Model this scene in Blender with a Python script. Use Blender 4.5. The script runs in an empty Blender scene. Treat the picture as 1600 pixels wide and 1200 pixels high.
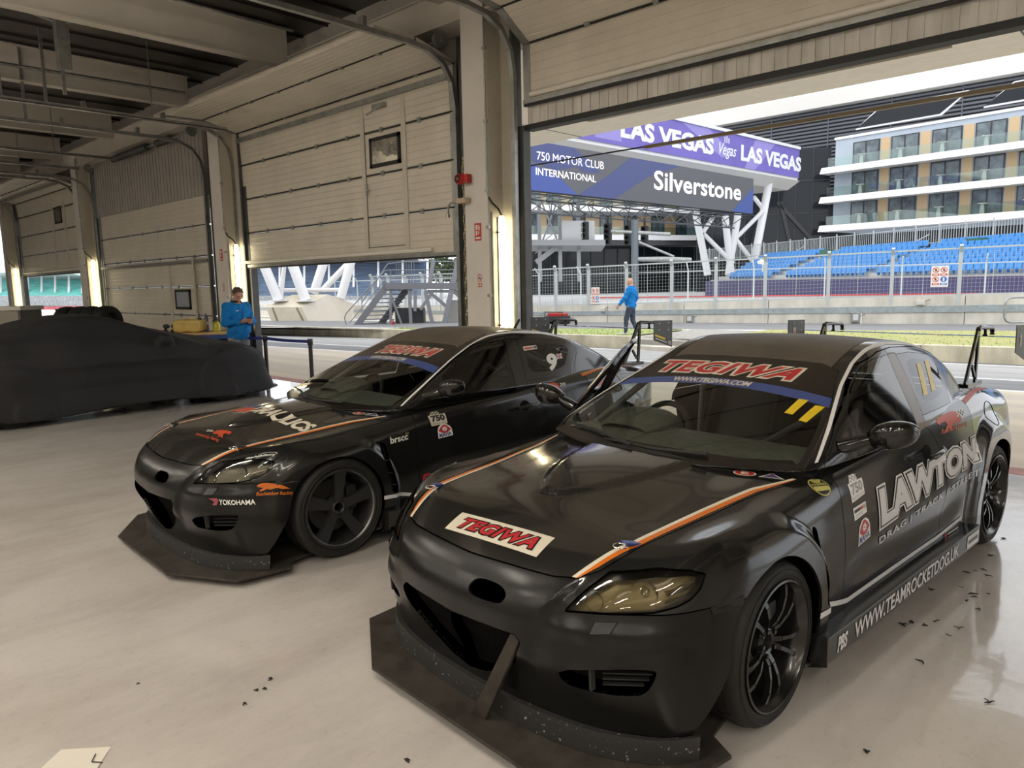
import bpy, bmesh, math, random
import numpy as np
from mathutils import Vector, Matrix
SC = bpy.context.scene
COL = SC.collection
# ------------------------------------------------------------------ camera
CAM_H = 1.65
YAW, PITCH, ROLL = math.radians(43.610), math.radians(7.709), math.radians(-1.128)
FPX = 1155.0
def cam_axes():
    cy, sy, cp, sp = math.cos(YAW), math.sin(YAW), math.cos(PITCH), math.sin(PITCH)
    f = np.array([-sy*cp, cy*cp, -sp]); r0 = np.array([cy, sy, 0.]); u0 = np.cross(r0, f)
    c, s = math.cos(ROLL), math.sin(ROLL)
    return c*r0+s*u0, -s*r0+c*u0, f
CR, CU, CF = cam_axes()
cd = bpy.data.cameras.new('camera'); cam = bpy.data.objects.new('camera', cd); COL.objects.link(cam)
cd.sensor_fit = 'HORIZONTAL'; cd.sensor_width = 36.0; cd.lens = 36.0*FPX/1600; cd.clip_end = 800; cd.clip_start = .05
cam.matrix_world = Matrix(((CR[0], CU[0], -CF[0], 0), (CR[1], CU[1], -CF[1], 0), (CR[2], CU[2], -CF[2], CAM_H), (0, 0, 0, 1)))
SC.camera = cam
# ------------------------------------------------------------------ sky, exposure
SC.view_settings.view_transform = 'Standard'; SC.view_settings.look = 'None'
SC.view_settings.gamma = 1.0; SC.view_settings.use_curve_mapping = False
SC.view_settings.exposure = 0.0
W = bpy.data.worlds.new('overcast_sky'); SC.world = W; W.use_nodes = True
nt = W.node_tree; nt.nodes.clear()
wo = nt.nodes.new('ShaderNodeOutputWorld'); bg = nt.nodes.new('ShaderNodeBackground')
tc = nt.nodes.new('ShaderNodeTexCoord'); nz = nt.nodes.new('ShaderNodeTexNoise'); rp = nt.nodes.new('ShaderNodeValToRGB')
nz.inputs['Scale'].default_value = 2.2; nz.inputs['Detail'].default_value = 5
rp.color_ramp.elements[0].position = .3; rp.color_ramp.elements[0].color = (.80, .86, .94, 1)
rp.color_ramp.elements[1].position = .7; rp.color_ramp.elements[1].color = (1, 1, 1, 1)
nt.links.new(tc.outputs['Generated'], nz.inputs['Vector']); nt.links.new(nz.outputs['Fac'], rp.inputs['Fac'])
nt.links.new(rp.outputs['Color'], bg.inputs['Color']); nt.links.new(bg.outputs['Background'], wo.inputs['Surface'])
bg.inputs['Strength'].default_value = 1.95
SUN = bpy.data.lights.new('hazy_sun', 'SUN'); SUN.energy = 1.1; SUN.angle = math.radians(40); SUN.color = (1, .96, .9)
so = bpy.data.objects.new('hazy_sun', SUN); COL.objects.link(so); so.rotation_euler = (math.radians(38), 0, math.radians(-25))
TUBE_W, BATTEN_W = 9.0, 66.0          # brightness of the pillar tubes and of the ceiling battens with their added uplights
LAMP_COL = (1.0, .92, .79)
# ------------------------------------------------------------------ helpers
def tag(o, label=None, cat=None, group=None, kind=None):
    if label: o['label'] = label
    if cat: o['category'] = cat
    if group: o['group'] = group
    if kind: o['kind'] = kind
    return o
def empty(name, loc=(0, 0, 0), rz=0, parent=None):
    o = bpy.data.objects.new(name, None); COL.objects.link(o); o.location = loc; o.rotation_euler = (0, 0, rz)
    o.empty_display_size = .1
    if parent: o.parent = parent
    return o
def copy_tree(o, parent=None):
    c = o.copy(); COL.objects.link(c)
    if parent: c.parent = parent
    for ch in list(o.children): copy_tree(ch, c)
    return c
_mats = {}
def M(name, col=(.5, .5, .5), rough=.5, metal=0., var=0., scale=6., bump=0., coat=0., crough=.1, spec=.5, emit=0., ecol=None, bscale=None, dirt=None, stretch=None):
    if name in _mats: return _mats[name]
    m = bpy.data.materials.new(name); _mats[name] = m; m.use_nodes = True
    n = m.node_tree; b = n.nodes['Principled BSDF']
    b.inputs['Base Color'].default_value = (*col, 1); b.inputs['Roughness'].default_value = rough
    b.inputs['Metallic'].default_value = metal; b.inputs['Specular IOR Level'].default_value = spec
    b.inputs['Coat Weight'].default_value = coat; b.inputs['Coat Roughness'].default_value = crough
    if emit:
        b.inputs['Emission Color'].default_value = (*(ecol or col), 1); b.inputs['Emission Strength'].default_value = emit
    if var or bump or dirt:
        t = n.nodes.new('ShaderNodeTexCoord'); mp = n.nodes.new('ShaderNodeMapping'); n.links.new(t.outputs['Object'], mp.inputs['Vector'])
        if stretch: mp.inputs['Scale'].default_value = stretch
        z = n.nodes.new('ShaderNodeTexNoise'); z.inputs['Scale'].default_value = scale; z.inputs['Detail'].default_value = 6; z.inputs['Roughness'].default_value = .6
        n.links.new(mp.outputs['Vector'], z.inputs['Vector'])
        if var or dirt:
            r = n.nodes.new('ShaderNodeValToRGB')
            d = dirt or tuple(c*(1-var) for c in col)
            r.color_ramp.elements[0].position = .32; r.color_ramp.elements[0].color = (*d, 1)
            r.color_ramp.elements[1].position = .62; r.color_ramp.elements[1].color = (*(min(1, c*(1+.4*var)) for c in col), 1)
            n.links.new(z.outputs['Fac'], r.inputs['Fac']); n.links.new(r.outputs['Color'], b.inputs['Base Color'])
        if bump:
            z2 = z
            if bscale:
                z2 = n.nodes.new('ShaderNodeTexNoise'); z2.inputs['Scale'].default_value = bscale; z2.inputs['Detail'].default_value = 3
                n.links.new(mp.outputs['Vector'], z2.inputs['Vector'])
            bp = n.nodes.new('ShaderNodeBump'); bp.inputs['Strength'].default_value = bump; bp.inputs['Distance'].default_value = .02
            n.links.new(z2.outputs['Fac'], bp.inputs['Height']); n.links.new(bp.outputs['Normal'], b.inputs['Normal'])
    return m
def glass(name, tint=(.9, .95, .92), refl=1.0, rough=0.0, ior=1.5):
    if name in _mats: return _mats[name]
    m = bpy.data.materials.new(name); _mats[name] = m; m.use_nodes = True; n = m.node_tree; n.nodes.clear()
    o = n.nodes.new('ShaderNodeOutputMaterial'); mx = n.nodes.new('ShaderNodeMixShader'); tr = n.nodes.new('ShaderNodeBsdfTransparent')
    gl = n.nodes.new('ShaderNodeBsdfGlossy'); fr = n.nodes.new('ShaderNodeFresnel'); mu = n.nodes.new('ShaderNodeMath'); mu.operation = 'MULTIPLY'; mu.use_clamp = True
    tr.inputs['Color'].default_value = (*tint, 1); gl.inputs['Roughness'].default_value = rough; fr.inputs['IOR'].default_value = ior; mu.inputs[1].default_value = refl
    n.links.new(fr.outputs['Fac'], mu.inputs[0]); n.links.new(mu.outputs[0], mx.inputs[0]); n.links.new(tr.outputs[0], mx.inputs[1]); n.links.new(gl.outputs[0], mx.inputs[2]); n.links.new(mx.outputs[0], o.inputs['Surface'])
    return m
def fin(me, name, mats, parent):
    for k in (mats if isinstance(mats, (list, tuple)) else [mats]): me.materials.append(k)
    o = bpy.data.objects.new(name, me); COL.objects.link(o)
    if parent: o.parent = parent
    return o
class MB:
    def __init__(s): s.v = []; s.f = []; s.m = []
    def add(s, vs, fs, mi=0):
        b = len(s.v); s.v += [tuple(map(float, p)) for p in vs]; s.f += [tuple(i+b for i in q) for q in fs]; s.m += [mi]*len(fs); return s
    def box(s, lo, hi, mi=0):
        (a, b, c), (d, e, f) = lo, hi
        return s.add([(a, b, c), (d, b, c), (d, e, c), (a, e, c), (a, b, f), (d, b, f), (d, e, f), (a, e, f)],
                     [(3, 2, 1, 0), (4, 5, 6, 7), (0, 1, 5, 4), (1, 2, 6, 5), (2, 3, 7, 6), (3, 0, 4, 7)], mi)
    def obox(s, c, ax, ay, az, mi=0):           # centre and three half vectors
        c, ax, ay, az = map(np.array, (c, ax, ay, az))
        P = [c+i*ax+j*ay+k*az for k in (-1, 1) for i, j in ((-1, -1), (1, -1), (1, 1), (-1, 1))]
        return s.add(P, [(3, 2, 1, 0), (4, 5, 6, 7), (0, 1, 5, 4), (1, 2, 6, 5), (2, 3, 7, 6), (3, 0, 4, 7)], mi)
    def bar(s, p, q, w, h, mi=0, up=(0, 0, 1)):   # box beam from p to q
        p, q = np.array(p, float), np.array(q, float); d = q-p; L = np.linalg.norm(d); d = d/L
        u = np.array(up, float); a = np.cross(u, d)
        if np.linalg.norm(a) < 1e-4: a = np.cross(np.array([1., 0, 0]), d)
        a /= np.linalg.norm(a); u = np.cross(d, a)
        return s.obox((p+q)/2, d*L/2, a*w/2, u*h/2, mi)
    def path(s, pts, r, n=10, mi=0, closed=False, caps=True):
        P = [np.array(p, float) for p in pts]; k = len(P); rs = r if isinstance(r, (list, tuple)) else [r]*k
        rings = []; ref = None
        for i in range(k):
            a = P[i-1] if (i > 0 or closed) else P[i]; b = P[(i+1) % k] if (i < k-1 or closed) else P[i]
            t = b-a; t = t/(np.linalg.norm(t)+1e-12)
            if ref is None:
                ref = np.cross(t, (0, 0, 1)) if abs(t[2]) < .9 else np.cross(t, (1, 0, 0))
            ref = ref-t*(ref@t); ref = ref/(np.linalg.norm(ref)+1e-12); w = np.cross(t, ref)
            rings.append([P[i]+rs[i]*(math.cos(2*math.pi*j/n)*ref+math.sin(2*math.pi*j/n)*w) for j in range(n)])
        vs = [p for R in rings for p in R]; fs = []
        for i in range(k if closed else k-1):
            i2 = (i+1) % k
            for j in range(n): fs.append((i*n+j, i*n+(j+1) % n, i2*n+(j+1) % n, i2*n+j))
        if caps and not closed: fs += [tuple(range(n-1, -1, -1)), tuple((k-1)*n+j for j in range(n))]
        return s.add(vs, fs, mi)
    def cyl(s, p, q, r, n=16, mi=0, r2=None): return s.path([p, q], [r, r if r2 is None else r2], n, mi)
    def lathe(s, prof, org=(0, 0, 0), axis='y', n=48, mi=0, a0=0, a1=2*math.pi):   # prof: (radius, height along axis)
        full = abs(a1-a0-2*math.pi) < 1e-6; k = len(prof); na = n if full else n+1; vs = []
        for j in range(na):
            t = a0+(a1-a0)*j/n; c, q = math.cos(t), math.sin(t)
            for r, h in prof:
                p = {'y': (r*c, h, r*q), 'z': (r*c, r*q, h), 'x': (h, r*c, r*q)}[axis]
                vs.append((org[0]+p[0], org[1]+p[1], org[2]+p[2]))
        fs = []
        for j in range(n):
            j2 = (j+1) % na
            for i in range(k-1): fs.append((j*k+i, j*k+i+1, j2*k+i+1, j2*k+i))
        return s.add(vs, fs, mi)
    def prism(s, poly, fn, d0, d1, mi=0):         # 2-D polygon swept between depths d0, d1; fn(a, b, d) -> point
        n = len(poly)
        vs = [fn(a, b, d0) for a, b in poly]+[fn(a, b, d1) for a, b in poly]
        return s.add(vs, [tuple(range(n-1, -1, -1)), tuple(range(n, 2*n))]+[(i, (i+1) % n, n+(i+1) % n, n+i) for i in range(n)], mi)
    def build(s, name, mats, parent=None, smooth=None, bevel=0., fix=True):
        me = bpy.data.meshes.new(name); me.from_pydata(s.v, [], s.f); me.polygons.foreach_set('material_index', s.m)
        if fix:
            bm = bmesh.new(); bm.from_mesh(me); bmesh.ops.recalc_face_normals(bm, faces=bm.faces); bm.to_mesh(me); bm.free()
        if smooth is not None:
            me.polygons.foreach_set('use_smooth', [True]*len(me.polygons)); me.set_sharp_from_angle(angle=math.radians(smooth))
        o = fin(me, name, mats, parent)
        if bevel:
            md = o.modifiers.new('bevel', 'BEVEL'); md.width = bevel; md.segments = 2; md.limit_method = 'ANGLE'
        return o
# ---- text as flat triangles
_txt = {}
def text2d(s, bold=0., shear=0., spacing=1.):
    key = (s, bold, shear, spacing)
    if key in _txt: return _txt[key]
    c = bpy.data.curves.new('t', 'FONT'); c.body = s; c.offset = bold; c.shear = shear; c.space_character = spacing; c.resolution_u = 3
    o = bpy.data.objects.new('t', c); COL.objects.link(o)
    me = bpy.data.meshes.new_from_object(o.evaluated_get(bpy.context.evaluated_depsgraph_get()))
    V = np.array([v.co[:2] for v in me.vertices]).reshape(-1, 2); me.calc_loop_triangles()
    T = np.array([t.vertices[:] for t in me.loop_triangles], int).reshape(-1, 3)
    bpy.data.objects.remove(o); bpy.data.curves.remove(c); bpy.data.meshes.remove(me)
    lo, hi = V.min(0), V.max(0); asp = (hi[0]-lo[0])/(hi[1]-lo[1])
    _txt[key] = ((V-lo)/(hi-lo), T, asp); return _txt[key]
def tess(poly):
    from mathutils.geometry import tessellate_polygon
    T = tessellate_polygon([[Vector((a, b, 0)) for a, b in poly]])
    return np.array(poly, float), np.array(T, int).reshape(-1, 3)
def clipT(A, T, f):
    """split triangles T over attribute rows A along f = 0 -> A', inside (f >= 0), outside"""
    s = f >= 0; cnt = s[T].sum(1); Tin = T[cnt == 3]; Tout = T[cnt == 0]; mx = (cnt == 1) | (cnt == 2)
    X = T[mx]
    if len(X) == 0: return A, Tin, Tout
    sx = s[X]; c1 = cnt[mx] == 1; lone = np.where(c1, np.argmax(sx, 1), np.argmin(sx, 1))
    r = np.arange(len(X)); a, b, c = X[r, lone], X[r, (lone+1) % 3], X[r, (lone+2) % 3]
    E = np.sort(np.concatenate([np.stack([a, b], 1), np.stack([a, c], 1)]), 1)
    u, inv = np.unique(E, axis=0, return_inverse=True); inv = inv.ravel()
    fa, fb = f[u[:, 0]], f[u[:, 1]]; t = np.clip(fa/(fa-fb+1e-15), .001, .999)[:, None]
    N = A[u[:, 0]]*(1-t)+A[u[:, 1]]*t; base = len(A); A = np.concatenate([A, N]); k = len(X)
    p, q = base+inv[:k], base+inv[k:]
    t1 = np.stack([a, p, q], 1); t2 = np.concatenate([np.stack([p, b, c], 1), np.stack([p, c, q], 1)])
    c2 = np.concatenate([c1, c1])
    return A, np.concatenate([Tin, t1[c1], t2[~c2]]), np.concatenate([Tout, t1[~c1], t2[c2]])
def compact(A, T):
    u, inv = np.unique(T, return_inverse=True); return A[u], inv.reshape(-1, 3)
def gridcut(V, T, n, ax):
    for i in range(1, n):
        V, a, b = clipT(V, T, V[:, ax]-i/n); T = np.concatenate([a, b])
    return V, T
def layers(L):
    """list of flat pieces in a 0..1 square -> V (u, v, lift), T, material index"""
    VV, TT, MM = [], [], []
    for q in L:
        if q[0] == 'text':
            _, s, (u0, v0, u1, v1), mi, lift = q[:5]; kw = q[5] if len(q) > 5 else {}
            V, T, _a = text2d(s, **kw); V = V*[u1-u0, v1-v0]+[u0, v0]
        elif q[0] == 'poly':
            _, pts, mi, lift = q; V, T = tess(pts)
        elif q[0] == 'rect':
            _, (u0, v0, u1, v1), mi, lift = q; V = np.array([(u0, v0), (u1, v0), (u1, v1), (u0, v1)], float); T = np.array([(0, 1, 2), (0, 2, 3)])
        elif q[0] == 'disc':
            _, (cu, cv, ru, rv), mi, lift = q; V, T = tess([(cu+ru*math.cos(t*math.pi/14), cv+rv*math.sin(t*math.pi/14)) for t in range(28)])
        elif q[0] == 'ring':
            _, (cu, cv, ru, rv, w), mi, lift = q; k = 28
            V = np.array([(cu+ru*g*math.cos(t*2*math.pi/k), cv+rv*g*math.sin(t*2*math.pi/k)) for t in range(k) for g in (1, 1-w)])
            T = np.array([x for t in range(k) for x in ((2*t, 2*t+1, (2*t+3) % (2*k)), (2*t, (2*t+3) % (2*k), (2*t+2) % (2*k)))])
        if len(q[1]) and q[0] != 'raw':
            V = np.concatenate([V, np.full((len(V), 1), float(lift))], 1)
        VV.append(V); TT.append(T); MM.append(np.full(len(T), mi))
    return VV, TT, MM
def flat_sign(name, L, P0, PU, PV, mats, parent=None, step=.0012):
    """print layers on the plane P0 + u PU + v PV (normal PU x PV)"""
    P0, PU, PV = map(lambda a: np.array(a, float), (P0, PU, PV)); n = np.cross(PU, PV); n /= np.linalg.norm(n)
    VV, TT, MM = layers(L); bs = np.cumsum([0]+[len(v) for v in VV]); V = np.concatenate(VV); T = np.concatenate([t+b for t, b in zip(TT, bs)]); mi = np.concatenate(MM)
    X = P0+V[:, :1]*PU+V[:, 1:2]*PV+(V[:, 2:]+1)*step*n
    nn = np.cross(X[T[:, 1]]-X[T[:, 0]], X[T[:, 2]]-X[T[:, 0]])@n
    T = np.where((nn < 0)[:, None], T[:, ::-1], T)
    me = bpy.data.meshes.new(name); me.from_pydata(X.tolist(), [], T.tolist()); me.polygons.foreach_set('material_index', mi.astype(int))
    return fin(me, name, mats, parent)
def at(px, py, d):            # the point seen at a pixel of the 1600x1200 photo, d metres ahead of the lens
    return np.array([0, 0, CAM_H])+d*(CF+CR*(px-800)/FPX+CU*(600-py)/FPX)
def on_z(px, py, z=0.):
    k = CF+CR*(px-800)/FPX+CU*(600-py)/FPX; return np.array([0, 0, CAM_H])+k*(z-CAM_H)/k[2]
def on_y(px, py, y):
    k = CF+CR*(px-800)/FPX+CU*(600-py)/FPX; return np.array([0, 0, CAM_H])+k*y/k[1]
# ---------------------------------------------------------------- car body as smooth implicit surfaces
def pch(xs, ys):
    xs=np.array(xs,float); ys=np.array(ys,float)
    h=np.diff(xs); d=np.diff(ys)/h
    m=np.zeros_like(xs); m[0]=d[0]; m[-1]=d[-1]
    for i in range(1,len(xs)-1):
        if d[i-1]*d[i]>0:
            w1=2*h[i]+h[i-1]; w2=h[i]+2*h[i-1]
            m[i]=(w1+w2)/(w1/d[i-1]+w2/d[i])
    def f(x):
        x=np.clip(x,xs[0],xs[-1]); i=np.clip(np.searchsorted(xs,x)-1,0,len(xs)-2)
        t=(x-xs[i])/h[i]
        return ((1+2*t)*(1-t)**2*ys[i]+t*(1-t)**2*h[i]*m[i]+t*t*(3-2*t)*ys[i+1]+t*t*(t-1)*h[i]*m[i+1])
    return f
def smax(a,b,k):
    h=np.clip(.5+.5*(a-b)/k,0,1); return b+(a-b)*h+k*h*(1-h)
def smin(a,b,k): return -smax(-a,-b,k)
def sst(a,b,x):
    t=np.clip((x-a)/(b-a),0,1); return t*t*(3-2*t)
ZC=pch([-2.3,-2.16,-2.0,-1.7,-1.4,-.8,0,.7,.85,1.05,1.3,1.64,1.85,2.0,2.08,2.16,2.3],
       [.80,.845,.872,.915,.95,.955,.94,.91,.89,.868,.843,.79,.748,.703,.662,.60,.45])
CC=pch([-2.3,-1.6,-.8,.7,1.3,1.8,2.0,2.2],[.05,.06,.05,.15,.16,.06,.02,0])
CREST=pch([-2.2,-1.8,-1.35,-.9,-.5,.5,.85,1.1,1.35,1.6,1.75,1.9,2.1],[0,.035,.035,.01,0,0,.004,.012,.024,.03,.02,0,0])
WB=pch([-2.3,-2.0,-1.7,-1.35,-.9,0,.75,1.0,1.35,1.7,1.9,2.1,2.3],[.80,.83,.855,.865,.862,.855,.856,.858,.858,.85,.845,.84,.83])
PF=pch([0,.10,.15,.25,.35,.46,.56,.68,.78,.86,.92,.98,1.1],[.10,.05,.02,.012,.006,0,.004,.02,.042,.062,.085,.12,.18])
NOSE=pch([0,.12,.2,.3,.42,.5,.58,.64,.72,.85],[2.06,2.09,2.11,2.14,2.175,2.175,2.15,2.11,2.02,1.8])
SWP=pch([0,.2,.3,.4,.5,.6,.7,.76,.8,.84,.88,.95],[0,.008,.02,.042,.072,.12,.20,.262,.325,.415,.56,.95])
TAIL=pch([0,.15,.3,.5,.7,.86,.95],[-2.05,-2.1,-2.15,-2.2,-2.215,-2.18,-2.16])
SWR=pch([0,.3,.5,.6,.7,.8,.86,.95],[0,.03,.075,.115,.18,.31,.47,.9])
def flare(x,z,xc):
    r=np.sqrt((x-xc-(.02 if xc>0 else 0))**2+(z-.33)**2)
    f=sst(.47,.40,r) if xc>0 else sst(.50,.40,r)
    return f*sst(-.05,.12,z)
DOME=pch([.6,.9,1.03,1.19,1.32,1.45,1.54,1.60,1.645,1.68],[.36,.325,.302,.27,.235,.185,.135,.09,.045,-.03])
RIDGE=pch([.30,.42,.47,.55,.66],[.372,.372,.385,.425,.50])
def F_body(P):
    x,y,z=P[...,0],np.abs(P[...,1]),P[...,2]
    y=np.sqrt(y*y+1e-6)
    zt=ZC(x)-CC(x)*y*y+CREST(x)*np.exp(-((y-(.775-.09*sst(-1.2,-1.7,x)))/.085)**2)
    # hood dome: raised centre panel starting as a rounded tip
    w=DOME(x)
    zt=zt-.012*sst(1.9,1.6,x)*sst(.62,.42,y)*sst(.6,.9,x)+.019*sst(w+.024,w-.030,y)*sst(1.70,1.62,x)*sst(.7,.9,x)
    ft=(z-zt)*.93
    ys=WB(x)-PF(z)+.042*flare(x,z,1.35)+.038*flare(x,z,-1.35)
    ys=ys+.028*sst(1.5,1.7,x)*sst(.46,.24,z)-.014*sst(.13,.0,np.abs(z-.40))*sst(-.9,-.5,x)*sst(.85,.5,x)
    fs=y-ys
    low=sst(.55,.3,z)
    rg=RIDGE(z); nz_=NOSE(z)+.016*sst(rg+.022,rg-.016,y)*sst(.26,.40,z)*sst(.70,.62,z)-.006+.011*np.exp(-((z-.505)/.028)**2)*sst(.40,.50,y)*sst(.86,.72,y)
    ff=(x-(nz_-SWP(y)*(1-.28*low)))*.85
    fr=((TAIL(z)+SWR(y))-x)*.85
    d=smax(ft,fs,.075)
    d=smax(d,ff,.07)
    d=smax(d,fr,.08)
    return smax(d,.125-z,.02)
ZR=pch([-2.0,-1.75,-1.45,-1.2,-1.0,-.8,-.55,-.35,-.15,.05,.3],[.86,.955,1.085,1.185,1.25,1.29,1.316,1.322,1.312,1.283,1.22])
YB=pch([-1.8,-1.5,-1.2,-.9,-.5,0,.4,.7,.9,1.1],[.49,.61,.69,.742,.770,.780,.774,.757,.73,.68])
def F_cab(P):
    x,y,z=P[...,0],np.sqrt(P[...,1]**2+1e-6),P[...,2]
    zr=ZR(x)-.075*y*y
    t=np.clip((1.0-x)/.95,0,1.2)
    zw=.876+(1.045-x-y*y*(.5-.36*t))*.352
    top=smax(z-zr,(z-zw)*.95,.05)
    dz=np.maximum(z-.92,-.02)
    fs=(y-(YB(x)-.47*dz-.24*dz*dz))*.88
    return smax(smax(smax(top*.95,fs,.06),.84-z,.02),-1.85-x,.05)
def F_car(P): return np.minimum(F_body(P),F_cab(P))
def grad(F,P,e=2e-3):
    g=np.stack([F(P+np.eye(3)[k]*e)-F(P-np.eye(3)[k]*e) for k in range(3)],-1)
    return g/(np.linalg.norm(g,axis=-1,keepdims=True)+1e-12)
def snet(F, lo, hi, h):
    ax = [np.arange(a, b+h*.5, h) for a, b in zip(lo, hi)]; G = np.empty([len(a) for a in ax])
    Y, Z = np.meshgrid(ax[1], ax[2], indexing='ij')
    for i in range(0, len(ax[0]), 24):
        xs = ax[0][i:i+24]; P = np.stack(np.broadcast_arrays(xs[:, None, None], Y[None], Z[None]), -1); G[i:i+24] = F(P)
    S = G < 0; n = np.array(G.shape)-1
    c = lambda A, i, j, k: A[i:i+n[0], j:j+n[1], k:k+n[2]]
    cnt = sum(c(S, i, j, k).astype(int) for i in (0, 1) for j in (0, 1) for k in (0, 1)); mix = (cnt > 0) & (cnt < 8)
    idx = np.full(mix.shape, -1); idx[mix] = np.arange(mix.sum()); I = np.argwhere(mix)
    acc = np.zeros((len(I), 3)); num = np.zeros(len(I))
    for d in range(3):
        for a in (0, 1):
            for b in (0, 1):
                o1 = [0, 0, 0]; o1[(d+1) % 3] = a; o1[(d+2) % 3] = b; o2 = list(o1); o2[d] = 1
                g1 = G[tuple((I+o1).T)]; g2 = G[tuple((I+o2).T)]; m = (g1 < 0) != (g2 < 0)
                t = g1/(g1-g2+1e-15); p = I+np.array(o1, float); p[:, d] += t
                acc[m] += p[m]; num[m] += 1
    V = acc/num[:, None]*h+np.array(lo); Q = []
    for d in range(3):
        e, f = (d+1) % 3, (d+2) % 3; a = np.moveaxis(S, (d, e, f), (0, 1, 2)); ch = a[:-1] != a[1:]
        ii = np.argwhere(ch[:, 1:-1, 1:-1]); ii[:, 1:] += 1
        ij = np.moveaxis(idx, (d, e, f), (0, 1, 2)); x, y, z = ii.T
        q = np.stack([ij[x, y-1, z-1], ij[x, y, z-1], ij[x, y, z], ij[x, y-1, z]], 1)
        fl = a[:-1][x, y, z]; q[~fl] = q[~fl][:, ::-1]; Q.append(q)
    Q = np.concatenate(Q); Q = Q[(Q >= 0).all(1)]
    for _ in range(4):
        g = np.stack([(F(V+np.eye(3)[k]*1e-3)-F(V-np.eye(3)[k]*1e-3))/2e-3 for k in range(3)], -1)
        f = F(V); st = -f[:, None]*g/np.maximum((g*g).sum(1, keepdims=True), .05); st = np.clip(st, -h, h); V = V+st
    return V, np.concatenate([Q[:, [0, 1, 2]], Q[:, [0, 2, 3]]])
class Surf:
    def __init__(s, F, lo, hi, h):
        s.F = F; V, T = snet(F, lo, hi, h); s.A = np.concatenate([V, grad(F, V)], 1); s.T = T
    def ev(s, T, fn):
        u = np.unique(T); f = np.full(len(s.A), -1.); f[u] = fn(s.A[u]); f[np.abs(f) < 1e-5] = 1e-5; return f
    def split(s, T, fn):
        if len(T) == 0: return T, T
        s.A, a, b = clipT(s.A, T, s.ev(T, fn)); return a, b
    def carve(s, T, fn, gap=.0022):
        a, r = s.split(T, lambda P: fn(P)-gap); _, b = s.split(r, lambda P: fn(P)+gap); return a, b
def chaikin(p, k=2):
    p = np.array(p, float)
    for _ in range(k):
        n = np.roll(p, -1, 0); p = np.stack([p*.75+n*.25, p*.25+n*.75], 1).reshape(-1, 2)
    return p
def inpoly(pts, X, Y):
    p = np.array(pts, float); d = np.full(X.shape, 1e9); ins = np.zeros(X.shape, bool); q = np.roll(p, -1, 0)
    for (ax, ay), (bx, by) in zip(p, q):
        ex, ey = bx-ax, by-ay; wx, wy = X-ax, Y-ay; t = np.clip((wx*ex+wy*ey)/(ex*ex+ey*ey+1e-12), 0, 1)
        d = np.minimum(d, (wx-ex*t)**2+(wy-ey*t)**2)
        c = ((ay > Y) != (by > Y)) & (X < ex*(Y-ay)/(ey+1e-15)+ax); ins ^= c
    d = np.sqrt(d); return np.where(ins, d, -d)
def xz(pts, k=1): p = chaikin(pts, k) if k else pts; return lambda P: inpoly(p, P[:, 0], P[:, 2])
def yz(pts, k=2, sgn=1): p = chaikin(pts, k) if k else pts; return lambda P: inpoly(p, P[:, 1], P[:, 2])
def surf_obj(name, A, T, mat, parent, sides=(1,), flange=.012, inset=0., hollow=None):
    if len(T) == 0: print('EMPTY', name); return None
    VV, NN, TT = [], [], []; base = 0
    A, T = compact(A, T); n0 = np.cross(A[T[:, 1], :3]-A[T[:, 0], :3], A[T[:, 2], :3]-A[T[:, 0], :3])
    fl = (n0*(A[T[:, 0], 3:6])).sum(1) < 0; T = np.where(fl[:, None], T[:, ::-1], T)
    for sd in sides:
        V, N = A[:, :3].copy(), A[:, 3:6].copy(); V -= N*inset; t = T
        if sd < 0: V = V*[1, -1, 1]; N = N*[1, -1, 1]; t = T[:, ::-1]
        VV.append(V); NN.append(N); TT.append(t+base); base += len(V)
        if flange:
            e = np.concatenate([t[:, [0, 1]], t[:, [1, 2]], t[:, [2, 0]]]); k = np.sort(e, 1)
            u, inv, c = np.unique(k, axis=0, return_inverse=True, return_counts=True); inv = inv.ravel(); b = e[c[inv] == 1]
            b = b[(np.abs(V[b, 1]) > 1e-4).any(1)]; m = len(b)
            if m:
                P, Q = V[b[:, 0]], V[b[:, 1]]; P2, Q2 = P-N[b[:, 0]]*flange, Q-N[b[:, 1]]*flange
                fn = np.cross(Q-P, N[b[:, 0]]); fn /= np.linalg.norm(fn, axis=1, keepdims=True)+1e-9
                VV.append(np.concatenate([P, Q, Q2, P2])); NN.append(np.concatenate([fn]*4)); r = np.arange(m)+base
                TT.append(np.concatenate([np.stack([r+m, r, r+3*m], 1), np.stack([r+m, r+3*m, r+2*m], 1)])); base += 4*m
    V, N, T = np.concatenate(VV), np.concatenate(NN), np.concatenate(TT)
    me = bpy.data.meshes.new(name); me.from_pydata(V.tolist(), [], T.tolist())
    me.polygons.foreach_set('use_smooth', np.ones(len(T), bool)); me.normals_split_custom_set_from_vertices(N.tolist())
    return fin(me, name, mat, parent)
def on_car(F, V, lift, it=6):
    for _ in range(it):
        g = np.stack([(F(V+np.eye(3)[k]*1e-3)-F(V-np.eye(3)[k]*1e-3))/2e-3 for k in range(3)], -1)
        V = V-np.clip(F(V)[:, None]*g/np.maximum((g*g).sum(1, keepdims=True), .05), -.03, .03)
    return V+grad(F, V)*lift[:, None]
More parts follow.
